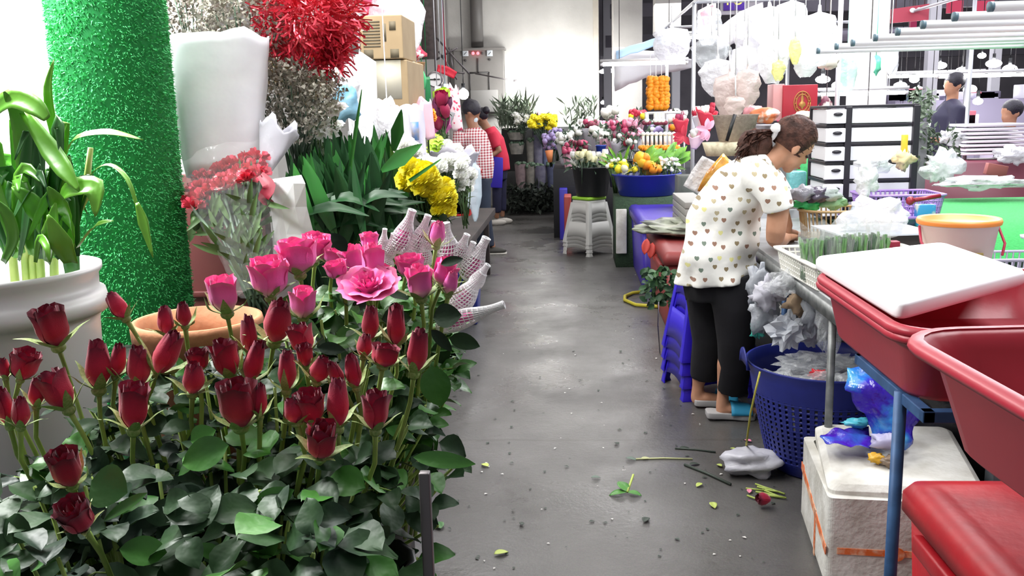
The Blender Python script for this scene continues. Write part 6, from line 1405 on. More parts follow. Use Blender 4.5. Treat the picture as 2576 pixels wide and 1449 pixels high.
# ---------------------------------------------------------------- hanging bags, far right stall
random.seed(66)
HB = 'plastic bags hanging over the right stall'
bagm = {'w': bagw, 'c': bagc, 'y': clear('bag_yellow', 'f4f08c', .6, .3), 'p': clear('bag_pinkish', 'e6d2cc', .55, .3)}
bags = [
 (1790, 130, 6.6, 42, 42, 'c', 'small clear bag hanging left of the bags over the vendor'), (1805, 190, 6.5, 40, 50, 'w', 'frosted bag with a sagging corner left of the beige one'),
 (1835, 235, 6.4, 38, 58, 'p', 'beige crumpled bag hanging above the ponytail'), (1872, 170, 6.6, 36, 66, 'w', 'bright white bag in the middle of the hanging group'),
 (1880, 215, 6.3, 28, 50, 'p', 'pinkish beige bag right of the beige crumpled one'), (1900, 90, 6.8, 46, 62, 'w', 'long white bag at the top of the hanging group'),
 (1935, 60, 6.7, 50, 50, 'w', 'bulging white bag under the top edge of the picture'), (1945, 150, 6.5, 34, 56, 'w', 'white bag with a faint yellow patch over the red box'),
 (1958, 175, 6.3, 16, 26, 'y', 'bright yellow-green bag hanging low above the red box'), (1990, 60, 6.9, 40, 70, 'w', 'large white sheet bag hanging behind the others'),
 (2000, 125, 6.4, 13, 34, 'y', 'narrow yellowish bag right of the white ones'), (2025, 140, 6.5, 34, 50, 'w', 'white bag hanging above the right end of the red box'),
 (2060, 90, 6.6, 46, 70, 'w', 'big blown-out white bag left of the rack tubes'), (1850, 265, 6.2, 24, 26, 'p', 'small beige bag end just above the woman\'s ponytail'),
 (1690, 110, 8.2, 44, 50, 'w', 'pale white sheet draped beside the red and white sign'), (1780, 60, 8.4, 30, 50, 'c', 'clear sheet hanging under the red and white sign')]
for i, (px, py, Y, rx, ry, k, lb) in enumerate(bags):
    s = Y / F; t = thing('hanging_bag', lb, 'plastic bag', W(px, py, Y), 0, HB); q = MB()
    def fn(u, v, rx=rx * s, ry=ry * s, i=i):
        a = 2 * PI * u; pinch = math.sin(PI * min(1, .08 + v * .8)) ** .7 if v < .85 else .35 * (1.2 - v) ; d = V((math.cos(a), math.sin(a) * .45, 0))
        n_ = 1 + .35 * noise.noise(V((math.cos(a) * 1.6 + i, math.sin(a) * 1.6, v * 4))) + .2 * noise.noise(V((math.cos(a) * 5, math.sin(a) * 5 + i, v * 9)))
        return V((d.x * rx * pinch * n_, d.y * rx * pinch * n_, -ry + 2 * ry * v + .02 * noise.noise(V((a, i, v * 3)))))
    q.grid(fn, 24, 16, close=True); q.build('bag_body', bagm[k], t)
    q = MB(); q.tube([(0, 0, ry * s * .9), (0, .02, ry * s + .12)], .005, 5); q.tube([(0, .02, ry * s + .12), (0, .03, 2.35 - t.location.z if t.location.z < 2.2 else ry * s + .3)], .003, 4); q.build('tie_string', mat('white_string', 'e8e8ea', .6), t)
t = thing('canopy_structure', 'thin steel canopy frame over the right stall', 'frame', (1.6, 7.5, 0))
q = WB(t); a = W(1743, 300, 8.2).x
for x, y in ((a, 8.2), (a + .02, 10.6), (3.4, 8.2), (3.4, 5.6), (1.95, 6.95)): q = WB(t); q.tube([(x, y, 0), (x, y, 2.36)], .018, 8); q.build('post', mat('galvanised', 'c2c4ca', .35, metal=.4), t)
for a_, b_ in (((a, 5.6), (a, 10.6)), ((3.4, 5.6), (3.4, 10.6)), ((a, 6.5), (3.4, 6.5)), ((a, 8.2), (3.4, 8.2)), ((a, 10.6), (3.4, 10.6))): q = WB(t); q.tube([(a_[0], a_[1], 2.36), (b_[0], b_[1], 2.36)], .015, 8); q.build('rail', MATS['galvanised'], t)
# fluorescent tubes: the stall's own lamps
tubeg = mat('tube_glow', 'ffffff', .3, emit=26)
def tubelamp(a, b, lb, group='fluorescent tubes glowing over the stalls'):
    a, b = V(a), V(b); t = thing('tube_lamp', lb, 'lamp', (a + b) / 2, 0, group); q = WB(t); q.tube([a, b], .016, 8); q.build('glass_tube', tubeg, t); d = (b - a).normalized() * .03
    for e, k in ((a, -1), (b, 1)): q = WB(t); q.tube([e, e + d * k], .018, 8); q.build('end_socket', white, t)
    q = WB(t); q.box((a + b) / 2 + V((0, 0, .04)), (abs(a.x - b.x) + .06, abs(a.y - b.y) + .06, .03)); q.build('batten', white, t)
    for k in (.2, .8): q = WB(t); e = a.lerp(b, k); q.tube([e + V((0, 0, .05)), V((e.x, e.y, 4.39))], .004, 4); q.build('hanger_wire', gm, t)
for (px, py, Y, L, lb) in ((1620, 160, 10.4, .9, 'blown-out tube lamp above the hanging marigold garlands'), (1800, 92, 9.2, .6, 'tube lamp behind the frosted hanging bags'), (2130, 285, 7.0, .5, 'tube lamp low behind the drawer tower'), (2170, 235, 8.2, .7, 'tube lamp above and behind the drawer tower'), (2350, 190, 10.5, 1.0, 'bright tube lamp in the far market at the right'), (2480, 190, 9.5, .9, 'bright tube lamp near the right edge of the far market')):
    c = W(px, py, Y); tubelamp((c.x - L / 2, Y, c.z), (c.x + L / 2, Y, c.z), lb)
for i, (px, py, Y, r_) in enumerate([(2070, 200, 9, .05), (2105, 215, 11, .06), (2300, 200, 14, .07), (2330, 235, 15, .08), (2390, 215, 13, .08), (2440, 225, 15, .1), (2500, 160, 12, .07), (2540, 175, 11, .08), (2310, 228, 16, .1), (2365, 165, 16, .08), (2470, 140, 17, .07), (2420, 180, 18, .12), (1517, 180, 20, .06), (1517, 258, 19, .05), (1533, 178, 20, .07), (2265, 215, 12, .06), (2200, 205, 12, .07), (2460, 255, 10, .05), (2375, 312, 10, .03), (2340, 312, 10, .03)]):
    c = W(px, py, Y); t = thing('light_bulb', ['bulb glow ', 'small glowing bulb '][i % 2] + 'in the far market ' + ('behind the drawer tower' if px < 2280 and px > 2000 else 'seen through the slot beside the back wall' if px < 2000 else 'right of the drawer tower'), 'lamp', c, 0, 'market bulbs ' + ('behind the drawer tower' if px < 2280 and px > 2000 else 'in the wall slot' if px < 2000 else 'at the far right'))
    t['label'] = 'glowing white bulb ' + ('behind the drawer tower' if px < 2280 and px > 2000 else 'seen through the slot beside the back wall' if px < 2000 else 'in the far market right of the drawer tower')
    q = MB(); q.ball((0, 0, 0), r_, 12, 8, sc=(1.4 if i % 3 == 0 else 1, 1, .7)); q.build('bulb_glass', mat('bulb_glow', 'ffffff', .3, emit=40), t); q = MB(); q.tube([(0, 0, r_ * .6), (0, 0, r_ * .6 + .08)], .02, 6); q.tube([(0, 0, r_ * .6 + .08), (0, 0, 4.38 - c.z)], .004, 4); q.build('cord', blk, t)
# red ceremonial box with a gold emblem, pink packs
a = W(1968, 300, 6.8); b = W(2058, 212, 6.8); rc = mat('crimson_box', 'b52a3c', .45)
t = thing('crimson_gift_box', 'crimson box with a gold oval emblem behind the bending woman\'s head', 'box', ((a.x + b.x) / 2, 6.9, a.z)); q = WB(t); q.box(((a.x + b.x) / 2, 6.9, (a.z + b.z) / 2), (b.x - a.x, .2, b.z - a.z)); q.build('box_body', rc, t, bevel=.004)
gold = mat('gold_print', 'c08a50', .4, metal=.5); q = WB(t); c = V((W(2018, 255, 6.8).x, 6.797, W(2018, 258, 6.8).z)); n = 26
for rr in (1, .74): q.tube([c + V((.058 * rr * math.cos(2 * PI * i / n), 0, .078 * rr * math.sin(2 * PI * i / n))) for i in range(n + 1)], .004, 5)
q.lathe([(.001, 0), (.012, .02), (.028, .03), (.02, .05), (.008, .06), (.012, .075), (.001, .13)], 12, c=c + V((0, 0, -.05)), sy=.3)
for i in range(12): an = 2 * PI * i / 12; q.tube([c + V((.045 * math.cos(an), 0, .06 * math.sin(an))), c + V((.052 * math.cos(an + .2), 0, .07 * math.sin(an + .2)))], .003, 4)
q.build('gold_emblem', gold, t)
a = W(1958, 300, 6.9); q = MB(); q.box((a.x - .02, 6.92, a.z + .12), (.08, .2, .26)); tag(q.build('pink_box', mat('pinkish_carton', 'dca4a4', .5), bevel=.004), 'pinkish box side just left of the crimson emblem box', 'box')
q = MB(); q.box((1.95, 6.95, a.z / 2 - .02), (1.1, .6, a.z - .04)); tag(q.build('back_shelf', mat('shelf_grey', '7c7a80', .7, c2='8f8d92', scale=5), bevel=.005), 'grey shelving behind the bending woman that carries boxes and bags', 'shelf')
for i, (lb, px, py, Y, rx, ry, c_) in enumerate([('hot pink packet right above the bent woman\'s hair', 2005, 302, 6.5, 38, 9, 'e24a80'), ('white printed packet on top of the hot pink one', 2040, 290, 6.5, 44, 11, 'f2ead8'), ('dark maroon bundle beside the crimson box', 2075, 265, 6.8, 14, 20, '6a2440'),
    ('green packet left of the drawer tower', 2068, 325, 6.2, 14, 14, '3fa45a'), ('orange and white packets behind the ponytail', 1925, 290, 6.6, 34, 20, 'e88a5c'), ('pinkish flowers wrapped behind the ponytail', 1895, 285, 6.7, 26, 20, 'e8a0a8')]):
    s = Y / F; q = crumple((0, 0, 0), rx * s, rx * s * .6, ry * s, i * 3 + 2, 18, .25, 1.5); o = q.build('packet', mat('pkf_' + c_, c_, .4, c2='f4e8e0', scale=14, lo=.5, hi=.62)); o.location = W(px, py, Y); tag(o, lb, 'packet')
q = MB(); c = W(2055, 345, 6.0); q.lathe([(.001, 0), (.05, 0), (.055, .15), (.06, .15), (.06, .165), (.001, .165)], 20); o = q.build('clear_jar', clear('jar_clear', 'cfe0dc', .5, .1)); o.location = c + V((0, 0, -.12)); tag(o, 'clear plastic jar with a pale lid left of the drawer tower', 'jar')
q = MB(); c = W(2050, 430, 5.9); q.box((0, 0, 0), (.22, .03, .36)); o = q.build('green_turf_board', turf); o.location = c; tag(o, 'upright green turf board between the woman\'s face and the drawers', 'board')
q = MB(); c = W(2003, 455, 5.6); q.box((0, 0, 0), (.1, .1, .12)); o = q.build('teal_cup', clear('teal_clear', '7fd0d4', .8, .2), bevel=.01); o.location = c; tag(o, 'pale teal plastic container under the woman\'s face', 'container')
q = MB(); q.box((1.3, 5.75, .42), (.9, .06, .84)); tag(q.build('counter_back', mat('grey_counter', '8f9094', .6)), 'grey counter back behind the work table', 'counter')
# wicker, amber film roll behind the back of the woman
q = MB(); q.lathe([(.001, 0), (.1, 0), (.15, .2), (.16, .21), (.14, .21), (.09, .02), (.001, .02)], 26, sy=.7); o = q.build('wicker_basket', mat('pale_wicker', 'a89a8e', .7, c2='94867c', scale=40, bump=.5)); o.location = W(1850, 330, 6.3) + V((0, 0, -.1)); tag(o, 'pale brown wicker basket behind the woman\'s ponytail', 'basket')
q = MB(); q.lathe([(.001, 0), (.1, 0), (.13, .09), (.12, .09), (.001, .08)], 26, sy=.7); o = q.build('lace_basket', mat('straw', 'd8ceb4', .8, c2='b8ac90', scale=30)); o.location = W(1815, 392, 6.2); tag(o, 'straw basket with a scalloped rim left of the ponytail', 'basket')
q = MB(); q.tube([(0, 0, 0), (.05, 0, .17)], .012, 8); o = q.build('black_handle', blk); o.location = W(1828, 355, 6.1); tag(o, 'black tool handle sticking up behind the woman', 'tool')
amb = mat('amber_film', 'b86f1e', .15, c2='e0a848', scale=16, bump=.8, bscale=16, spec=1); q = MB()
q.strap([W(1775, 485, 5.9), W(1800, 445, 5.85), W(1832, 400, 5.9)], [.11, .13, .1], up=(0, -1, 0), fold=.3); tag(q.build('amber_film', amb, solid=.01), 'shiny amber cellophane roll leaning behind the woman\'s back', 'film')
q = MB(); q.strap([W(1742, 480, 5.95), W(1765, 440, 5.95), W(1785, 400, 5.95)], [.14, .14, .1], up=(0, -1, 0), fold=.3); tag(q.build('clear_film', clear('glossy_film', 'f0eeee', .6, .08, bump=1.4, bscale=18), solid=.01), 'crinkled clear film roll left of the amber one', 'film')
q = MB(); a = W(1708, 478, 7.4); b = W(1764, 500, 6.6)
for k in range(4): q.box((a + b) / 2 + V((0, 0, -.045 - k * .052)), ((b.x - a.x) + .1, .8, .044), Matrix.Rotation(-.0, 3, 'Z'))
q.box((a + b) / 2 + V((0, 0, -.13)), ((b.x - a.x) + .08, .78, .2)); tag(q.build('slatted_crate', mat('grey_crate', '9b9a96', .6), bevel=.004), 'grey slatted crate between the violet cooler and the woman', 'crate')
# far market stands ---------------------------------------------------------------
q = MB(); a = W(2500, 415, 8.0); q.box((a.x + .35, 8.0, .49), (2.2, .7, .98)); tag(q.build('maroon_counter', mat('maroon_counter', '6c2a3c', .5)), 'maroon counter across the far right aisle', 'counter')
t = thing('tray_stack', 'stack of white foam trays on the maroon counter at the right', 'trays', W(2470, 385, 8.2)); 
for k in range(8): q = WB(t); q.box(W(2478, 384 - k * 10, 8.2) + V((.02 * (k % 2), 0, 0)), (.5, .35, .022)); q.build('tray', mat('foam_tray', 'ece8f2', .6), t, bevel=.004)
for i, (lb, px, py, Y, rx, ry) in enumerate([('white plastic sheet spread on the right end of the green turf', 2480, 460, 6.0, 90, 14), ('crumpled clear wrap behind the pink bucket', 2375, 420, 6.2, 40, 34), ('white folded film left of the foam trays', 2395, 345, 7.4, 28, 18), ('pale film heap right of the foam trays', 2555, 390, 7.6, 40, 20)]):
    s = Y / F; q = crumple((0, 0, 0), rx * s, rx * s * .5, ry * s, i * 6 + 3, 22, .4, 2.4); o = q.build('plastic_sheet', bagw); o.location = W(px, py, Y); tag(o, lb, 'plastic sheet')
q = MB(); q.box(W(2505, 428, 6.6), (.14, .05, .08), Matrix.Rotation(.2, 3, 'Y')); tag(q.build('brick_red_box', mat('brick_red', 'a4605c', .6), bevel=.003), 'small brick red box on the turf under the maroon counter', 'box')
q = MB()
random.seed(5)
t = thing('hanging_greenery', 'tall grey-green leafy garland hanging right of the drawer tower', 'foliage', W(2315, 300, 6.8)); f = WB(t)
for i in range(520):
    p = W(rnd(2292, 2345), rnd(225, 425), rnd(6.6, 6.95)); f.leaf(p, rv() + V((0, 0, -.4)), rv(), rnd(.03, .07), .02, nv=2)
for i in range(90): p = W(rnd(2330, 2420), rnd(320, 400), 6.7); f.leaf(p, rv(), rv(), .06, .02, nv=2)
f.build('leaves', mat('greygreen_leaf', '6f7c6c', .6, c2='56644f', scale=20), t); q = WB(t); q.tube([W(2315, 225, 6.8), W(2318, 430, 6.8)], .01, 6); q.build('stalk', grnd, t)
# signs
def sign(name, label, px0, px1, py0, py1, Y, m_, skew=0):
    t = thing(name, label, 'sign', W((px0 + px1) / 2, (py0 + py1) / 2, Y)); a = W(px0, py0, Y); b = W(px1, py1, Y); q = WB(t); c = V(((a.x + b.x) / 2, Y + .02, (a.z + b.z) / 2)); q.loft([[V((x, Y + dy, z)) for x, z in ((a.x, a.z - skew), (b.x, a.z), (b.x, b.z), (a.x, b.z - skew * .5))] for dy in (0, .04)]); q.build('sign_board', m_, t, smooth=False); rods(t, a.x + .04, b.x - .04, Y, a.z - skew - .02); return t, a, b
def rods(t, x0, x1, Y, z):
    for x in (x0, x1): q = WB(t); q.tube([(x, Y + .02, z), (x, Y + .02, 4.39)], .006, 5); q.build('hanger_rod', gm, t)
def text(body, p, size, m_, parent, rz=0, name='lettering'):
    cu = bpy.data.curves.new(name, 'FONT'); cu.body = body; cu.size = size; cu.extrude = .003; cu.align_x = 'CENTER'; cu.materials.append(m_)
    o = bpy.data.objects.new(name, cu); COL.objects.link(o); dg = bpy.context.evaluated_depsgraph_get(); me = bpy.data.meshes.new_from_object(o.evaluated_get(dg)); bpy.data.objects.remove(o)
    o = bpy.data.objects.new(name, me); COL.objects.link(o); o.parent = parent; M = Matrix.Translation(V(p) - parent.location) @ Euler((PI / 2, 0, rz)).to_matrix().to_4x4(); o.matrix_local = M; return o
signred = mat('sign_red', 'c43a58', .5); signw = mat('sign_white', 'f2f0f2', .5)
t, a, b = sign('stall_sign', 'red and white slanted stall sign hanging at the top centre', 1757, 1800, 5, 88, 9.4, signw, skew=.08)
q = WB(t); q.loft([[V((x, 9.4 - dy, z)) for x, z in ((a.x + .02, a.z - .1), (b.x - .03, a.z - .03), (b.x - .03, a.z - .19), (a.x + .05, a.z - .23))] for dy in (.012, .002)]); q.build('red_panel', signred, t, smooth=False)
q = WB(t); q.box((a.x + .06, 9.383, a.z - .15), (.06, .004, .02)); q.box((a.x + .09, 9.383, a.z - .19), (.06, .004, .015)); q.build('white_print', signw, t)
t, a, b = sign('stall_sign', 'dark sign board with yellow lettering on purple at the top, cut by the frame', 1815, 1920, -60, 34, 9.9, mat('sign_dark', '6f6a72', .6))
q = WB(t); q.box((W(1848, 0, 9.88).x, 9.89, W(1848, 0, 9.88).z + .02), (.22, .01, .24)); q.build('purple_panel', mat('sign_purple', '4c2f8c', .5), t)
text('FU', (W(1848, 10, 9.87).x, 9.876, W(1848, 12, 9.87).z), .15, mat('sign_yellow', 'd8c64c', .5), t)
t, a, b = sign('stall_sign', 'dull red sign with pale marks behind the white column at the upper right', 2245, 2336, 12, 50, 9.6, mat('sign_red_dull', 'b84a5c', .5), skew=.04)
q = WB(t); q.ball(W(2296, 26, 9.57), .03, 8, 5, sc=(1, .2, .8)); q.ball(W(2312, 23, 9.57), .022, 8, 5, sc=(1, .2, .8)); q.build('pale_mark', signw, t)
sign('stall_sign', 'dark red sign panel right of the dull red one, its left half', 2385, 2422, 2, 32, 10.2, signred)[0]
sign('stall_sign', 'dark red sign panel at the upper right beside the tube rack', 2458, 2500, 2, 28, 10.2, signred)[0]
sign('stall_sign', 'small dark magenta panel hanging below the dull red sign', 2292, 2306, 44, 70, 9.9, mat('sign_magenta', '9c2450', .5))
for i, (lb, pts, m_) in enumerate([('blue-edged white canopy sheet under the wall pilaster', [[(1550, 128, 11), (1640, 98, 11), (1720, 82, 11)], [(1550, 150, 11), (1640, 118, 11), (1720, 100, 11)]], mat('canopy_blue', 'a8c8e8', .5)),
     ('white sagging canopy sheet above the flower stall', [[(1545, 118, 11.6), (1650, 130, 11.6), (1740, 150, 11.6)], [(1545, 230, 11.8), (1640, 190, 11.8), (1740, 170, 11.8)]], mat('canopy_white', 'f0f0f6', .6)),
     ('grey translucent curtain sheet behind the hanging bags', [[(1805, 70, 9), (1860, 30, 9), (1920, 5, 9)], [(1805, 130, 9), (1860, 100, 9), (1920, 60, 9)]], mat('sheet_grey', 'b4b0b4', .6))]): film('canopy_sheet', lb, pts, m_, .004, 'canopy')
for lb, px, py, Y, rx, ry, m_ in (('teal round lid hanging below the rack tubes', 2203, 165, 7.5, 14, 20, mat('teal_lid', '5fc09c', .5)), ('pale green translucent bag hanging below the rack tubes', 2130, 180, 7.2, 24, 46, clear('bag_green', 'b8dcd0', .6, .3)), ('white bag hanging between the rack and the drawer tower', 2170, 165, 7.3, 26, 46, bagw), ('white bag right of the teal lid', 2240, 150, 7.3, 20, 34, bagw), ('beige cloth corner hanging under the left rack tubes', 2085, 155, 6.8, 24, 20, mat('beige_cloth', 'd6ccc2', .7))):
    s = Y / F; q = crumple((0, 0, 0), rx * s, rx * s * .4, ry * s, px * .1, 20, .25, 1.6); q.tube([(0, 0, ry * s * .8), (0, 0, ry * s + .5)], .003, 4); o = q.build('hanging_bag', m_); o.location = W(px, py, Y); tag(o, lb, 'bag')
for lb, px, Y, w_, z0, z1 in (('far lilac stall shelf with stacked goods at the right', 2440, 14, 2.4, .0, 1.5), ('far pale stall counter behind the drawer tower', 2200, 12, 2.2, 0, 1.2)):
    x = W(px, 300, Y).x; t = thing('far_stall', lb, 'stall', (x, Y, 0)); q = WB(t); q.box((x, Y, z1 / 2), (w_, .7, z1)); q.build('counter', mat('stall_lilac', 'a8a0b8', .6), t)
    for k in range(14): q = WB(t); cc = V((x + rnd(-w_ / 2, w_ / 2), Y - .2, z1 + rnd(.04, .1))); q.box(cc, (rnd(.1, .3), .3, rnd(.08, .24))); q.build('goods', mat('goods_%d' % (k % 5), ('d8d4e8', '6a6478', 'c86a7c', 'e8e6f0', '4c5c6c')[k % 5], .5), t, bevel=.01)
    q = WB(t); q.box((x, Y - .1, 2.3), (w_ + .3, 1.0, .06)); q.build('canopy', mat('stall_canopy', '6b6676', .6), t)
    for s in (-1, 1): q = WB(t); q.box((x + s * w_ / 2, Y, 1.15), (.04, .04, 2.3)); q.build('post', MATS['galvanised'], t)
# ---------------------------------------------------------------- back wall and the far flower stall
random.seed(77)
cab = mat('cabinet_grey', '75726f', .5, c2='827f7c', scale=3)
Y = BY - .25; a = W(1145, 285, Y); b = W(1266, 122, Y)
t = thing('electrical_cabinet', 'grey wall electrical cabinet with two gauges, red lamps and printed lines', 'electrical cabinet', ((a.x + b.x) / 2, Y + .13, a.z))
q = WB(t); q.box(((a.x + b.x) / 2, Y + .13, (a.z + b.z) / 2), (b.x - a.x, .24, b.z - a.z)); q.box(((a.x + b.x) / 2, Y + .1, b.z), (b.x - a.x + .06, .26, .04)); q.build('cabinet_body', cab, t, bevel=.01, smooth=False)
dkl = mat('dark_line', '4c4a4a', .6)
def seg(q, x0, y0, x1, y1, w_=.014): A, B = W(x0, y0, Y - .006), W(x1, y1, Y - .006); q.box((A + B) / 2, (abs(A.x - B.x) + w_, .006, abs(A.z - B.z) + w_))
q = WB(t); seg(q, 1202, 148, 1203, 182, .02); seg(q, 1182, 183, 1230, 183); seg(q, 1182, 183, 1183, 228); seg(q, 1230, 183, 1231, 226); q.build('mimic_lines', dkl, t)
for px in (1171, 1232): q = WB(t); A = W(px, 134, Y - .01); q.box(A, (.09, .02, .09)); g = q.build('gauge', mat('gauge_face', 'ccd2d8', .3), t, bevel=.004); q = WB(t); q.tube([A + V((-.02, -.012, -.02)), A + V((.02, -.012, .02))], .004, 4); g2 = q.build('gauge_needle', dkl, g)
for px in (1190, 1202): q = WB(t); q.ball(W(px, 134, Y - .02), .024, 10, 6); q.build('indicator_lamp', mat('red_lamp', 'ff5a64', .3, emit=3), t)
for px, py in ((1213, 134), (1171, 152), (1232, 150)): q = WB(t); q.ball(W(px, py, Y - .01), .02, 8, 6, sc=(1, .5, 1)); q.build('knob', dkl, t)
a = W(1186, 118, BY - .1); b = W(1211, -30, BY - .1); q = MB(); q.box(((a.x + b.x) / 2, BY - .08, (a.z + b.z) / 2 + .3), (b.x - a.x, .1, b.z - a.z + .6)); tag(q.build('cable_duct', mat('duct_grey', '6b6866', .5)), 'grey cable duct rising from the electrical cabinet to the ceiling', 'duct')
a = W(1183, 283, BY - .5); b = W(1250, 225, BY - .5); q = MB(); q.box(((a.x + b.x) / 2, BY - .33, (a.z + b.z) / 2), (b.x - a.x, .14, b.z - a.z)); tag(q.build('notice_board', mat('pale_notice', '8f8d8b', .6), bevel=.006), 'pale metal plate standing before the lower electrical cabinet', 'panel')
t = thing('wall_lamp', 'long lamp on a thin arm in front of the back wall, blown out', 'lamp', W(1400, 215, 13.9)); q = WB(t); q.tube([W(1195, 185, 13.9), W(1292, 203, 13.9)], .012, 6); q.tube([W(1292, 203, 13.9), W(1490, 192, 13.9)], .014, 6); q.build('arm', gm, t)
q = WB(t); q.tube([W(1300, 214, 13.85), W(1480, 206, 13.85)], .02, 8); q.build('glass_tube', tubeg, t)
# flower rack along the back wall
t = thing('tiered_rack', 'dark tiered rack along the back wall filled with flower bundles', 'rack', (-.6, 13.9, 0)); rk = mat('rack_dark', '2a2b2c', .8, c2='38393a', scale=6)
x0, x1 = W(1262, 400, 13.9).x, W(1512, 400, 13.9).x
q = WB(t); q.box(((x0 + x1) / 2, 14.25, .62), (x1 - x0, .5, 1.24)); q.build('upper_tier', rk, t); q = WB(t); q.box(((x0 + x1) / 2, 13.85, .3), (x1 - x0, .4, .6)); q.build('lower_tier', rk, t)
NB = 'newspaper-wrapped flower bundles at the back'
cols = {'v': mat('news_violet', '7a7888', .8, c2='5d5c74', scale=14, detail=6), 'p': mat('news_pink', '8c7a7c', .8, c2='746468', scale=16, detail=6), 'g': mat('news_grey', '8b8880', .8, c2='6f6d68', scale=16, detail=6), 'b': mat('news_blue', '5c6482', .8, c2='4c5270', scale=14, detail=6)}
for lb, px0, px1, py0, py1, c_ in [
    ('tall violet-grey wrapped bundle right of the greyish upright one', 1342, 1366, 330, 430, 'v'), ('beige upright wrapped bundle left of the tall violet one', 1325, 1344, 352, 415, 'g'), ('violet wrapped bundle under the lilac flowers', 1364, 1378, 340, 420, 'b'),
    ('pinkish checked bundle in the lowest row, leftmost', 1297, 1323, 412, 475, 'p'), ('grey checked bundle second in the lowest row', 1323, 1346, 414, 478, 'g'), ('violet checked bundle third in the lowest row', 1346, 1374, 416, 486, 'v'), ('dark violet bundle fourth in the lowest row', 1376, 1403, 412, 470, 'b'),
    ('pale folded packet standing behind the red-shirted woman, upper one', 1278, 1322, 332, 352, 'g'), ('pale folded packet behind the red-shirted woman, lower one', 1282, 1318, 360, 388, 'g')]:
    Yb = 13.45 if py1 > 440 else 13.75; A, B = W(px0, py1, Yb), W(px1, py0, Yb); t = thing('wrapped_bundle', lb, 'bundle', ((A.x + B.x) / 2, Yb, A.z), 0, NB); r_ = (B.x - A.x) / 2; h_ = B.z - A.z
    q = MB(); q.grid(lambda u, v: V((r_ * (.8 + .3 * v) * math.cos(2 * PI * u) * (1 + .06 * math.sin(6 * PI * u)), r_ * .7 * math.sin(2 * PI * u), h_ * v)), 20, 5, close=True); q.build('paper', cols[c_], t)
    q = MB(); 
    for k in range(14): q.ball((rnd(-r_, r_) * .8, rnd(-r_, r_) * .5, h_ * rnd(.93, 1.04)), .03, 6, 4)
    q.build('tips', grnd, t)
q = MB(); 
for i in range(700): p = W(rnd(1280, 1420), rnd(468, 528), rnd(13.2, 13.6)); q.leaf(p, rv() + V((0, 0, .2)), rv(), rnd(.06, .14), .05, nv=2)
tag(q.build('dark_foliage', mat('dark_foliage', '27302a', .7, c2='343d34', scale=10)), 'low bank of dark foliage on the floor in front of the back rack', 'foliage', kind='stuff')
q = MB()
for i in range(420): p = W(rnd(1255, 1340), rnd(262, 330), rnd(13.6, 14.1)); q.leaf(p, rv() + V((0, 0, 1.2)), rv(), rnd(.12, .3), .03, nv=2)
for i in range(120): p = W(rnd(1420, 1500), rnd(255, 320), rnd(13.6, 14.1)); q.leaf(p, rv() + V((0, 0, 1.2)), rv(), rnd(.1, .24), .03, nv=2)
tag(q.build('grey_greenery', mat('greygreen_leaf', '6f7c6c', .6)), 'feathery grey-green sprays on top of the back rack', 'foliage', kind='stuff')
def fpom8(m, p, r): pom(m, p, r, 26)
def blob(m, p, r): m.ball(p, r, 7, 5, bumpy=.35, f=2)
petals = {'w': wht, 'y': yel, 'p': mat('soft_pink', 'f0a8c0', .5), 'm': mat('magenta_petal', 'b84468', .5), 'r': mat('rose_red', 'c03048', .5), 'c': mat('cream_petal', 'f3f0c4', .5), 'o': mat('marigold', 'f09a18', .6, c2='e07f10', scale=30), 'l': mat('lilac_petal', 'a596c8', .5), 'd': mat('dark_wine', '7c2f44', .6), 'gy': mat('golden_petal', 'f5c02c', .5)}
def fb(label, px, py, Y, rx, ry, n, r, cs, fn=blob, group='flower bunches of the far stall', paper=None, name='flower_bunch', leaves=24, lm=None):
    rn = [(px + rx * rnd(-1, 1), py + ry * rnd(-1, 1), Y + rnd(-.12, .12)) for _ in range(n)]
    P = [W(*p) for p in rn]; c = W(px, py, Y); t = thing(name, label, 'flowers', c + V((0, .02, -.34)), 0, group); b0 = c + V((0, .05, -.34)); sm = WB(t)
    for i, p in enumerate(P):
        m = WB(t); fn(m, p, r * rnd(.8, 1.2)); m.build('flower', petals[cs[i % len(cs)]], t); sm.tube([p, b0 + rv(.02)], .004, 3)
    for k in range(leaves): q_ = c + V((rnd(-1, 1) * rx * Y / F, rnd(-.1, .1), rnd(-1.2, .6) * ry * Y / F)); sm.leaf(q_, rv() + V((0, -.3, .5)), rv(), rnd(.07, .13), .04, nv=2)
    sm.build('greenery', lm or grnd, t)
    if paper: m = WB(t); wrap(m, b0, c + V((0, -.03, -.02)), .06, rx * 2.2 * Y / F, .6, jag=.12, nu=16, nv=6); m.build('paper_wrap', paper, t, solid=.001)
    return t
palep = mat('pale_wrap', 'd4d2dc', .6, bump=.2); pinkp = mat('pink_wrap', 'eab4c8', .6)
fb('white chrysanthemum bunch left of the yellow bunch on the back rack', 1312, 300, 13.7, 18, 10, 26, .05, 'w', fpom8, 'mum bunches on the back rack'); fb('bright yellow chrysanthemum bunch on the back rack', 1366, 306, 13.6, 32, 16, 44, .055, 'y', fpom8, 'mum bunches on the back rack')
fb('pale pink centre bunch behind the yellow chrysanthemums', 1362, 294, 13.9, 16, 6, 12, .05, 'p', fpom8, 'mum bunches on the back rack')
fb('lilac statice bunch standing at the left of the flower stall', 1385, 355, 12.6, 16, 22, 30, .035, 'l'); fb('violet spray bunch right of the lilac statice', 1402, 345, 12.8, 12, 20, 20, .035, 'l')
q = MB(); A = W(1381, 378, 12.4); B = W(1384, 408, 12.4); q.tube([B, A], [.03, .055], 8); tag(q.build('orange_sleeve', mat('orange_sleeve', 'e8925c', .6)), 'small orange paper sleeve under the lilac statice', 'wrapping paper')
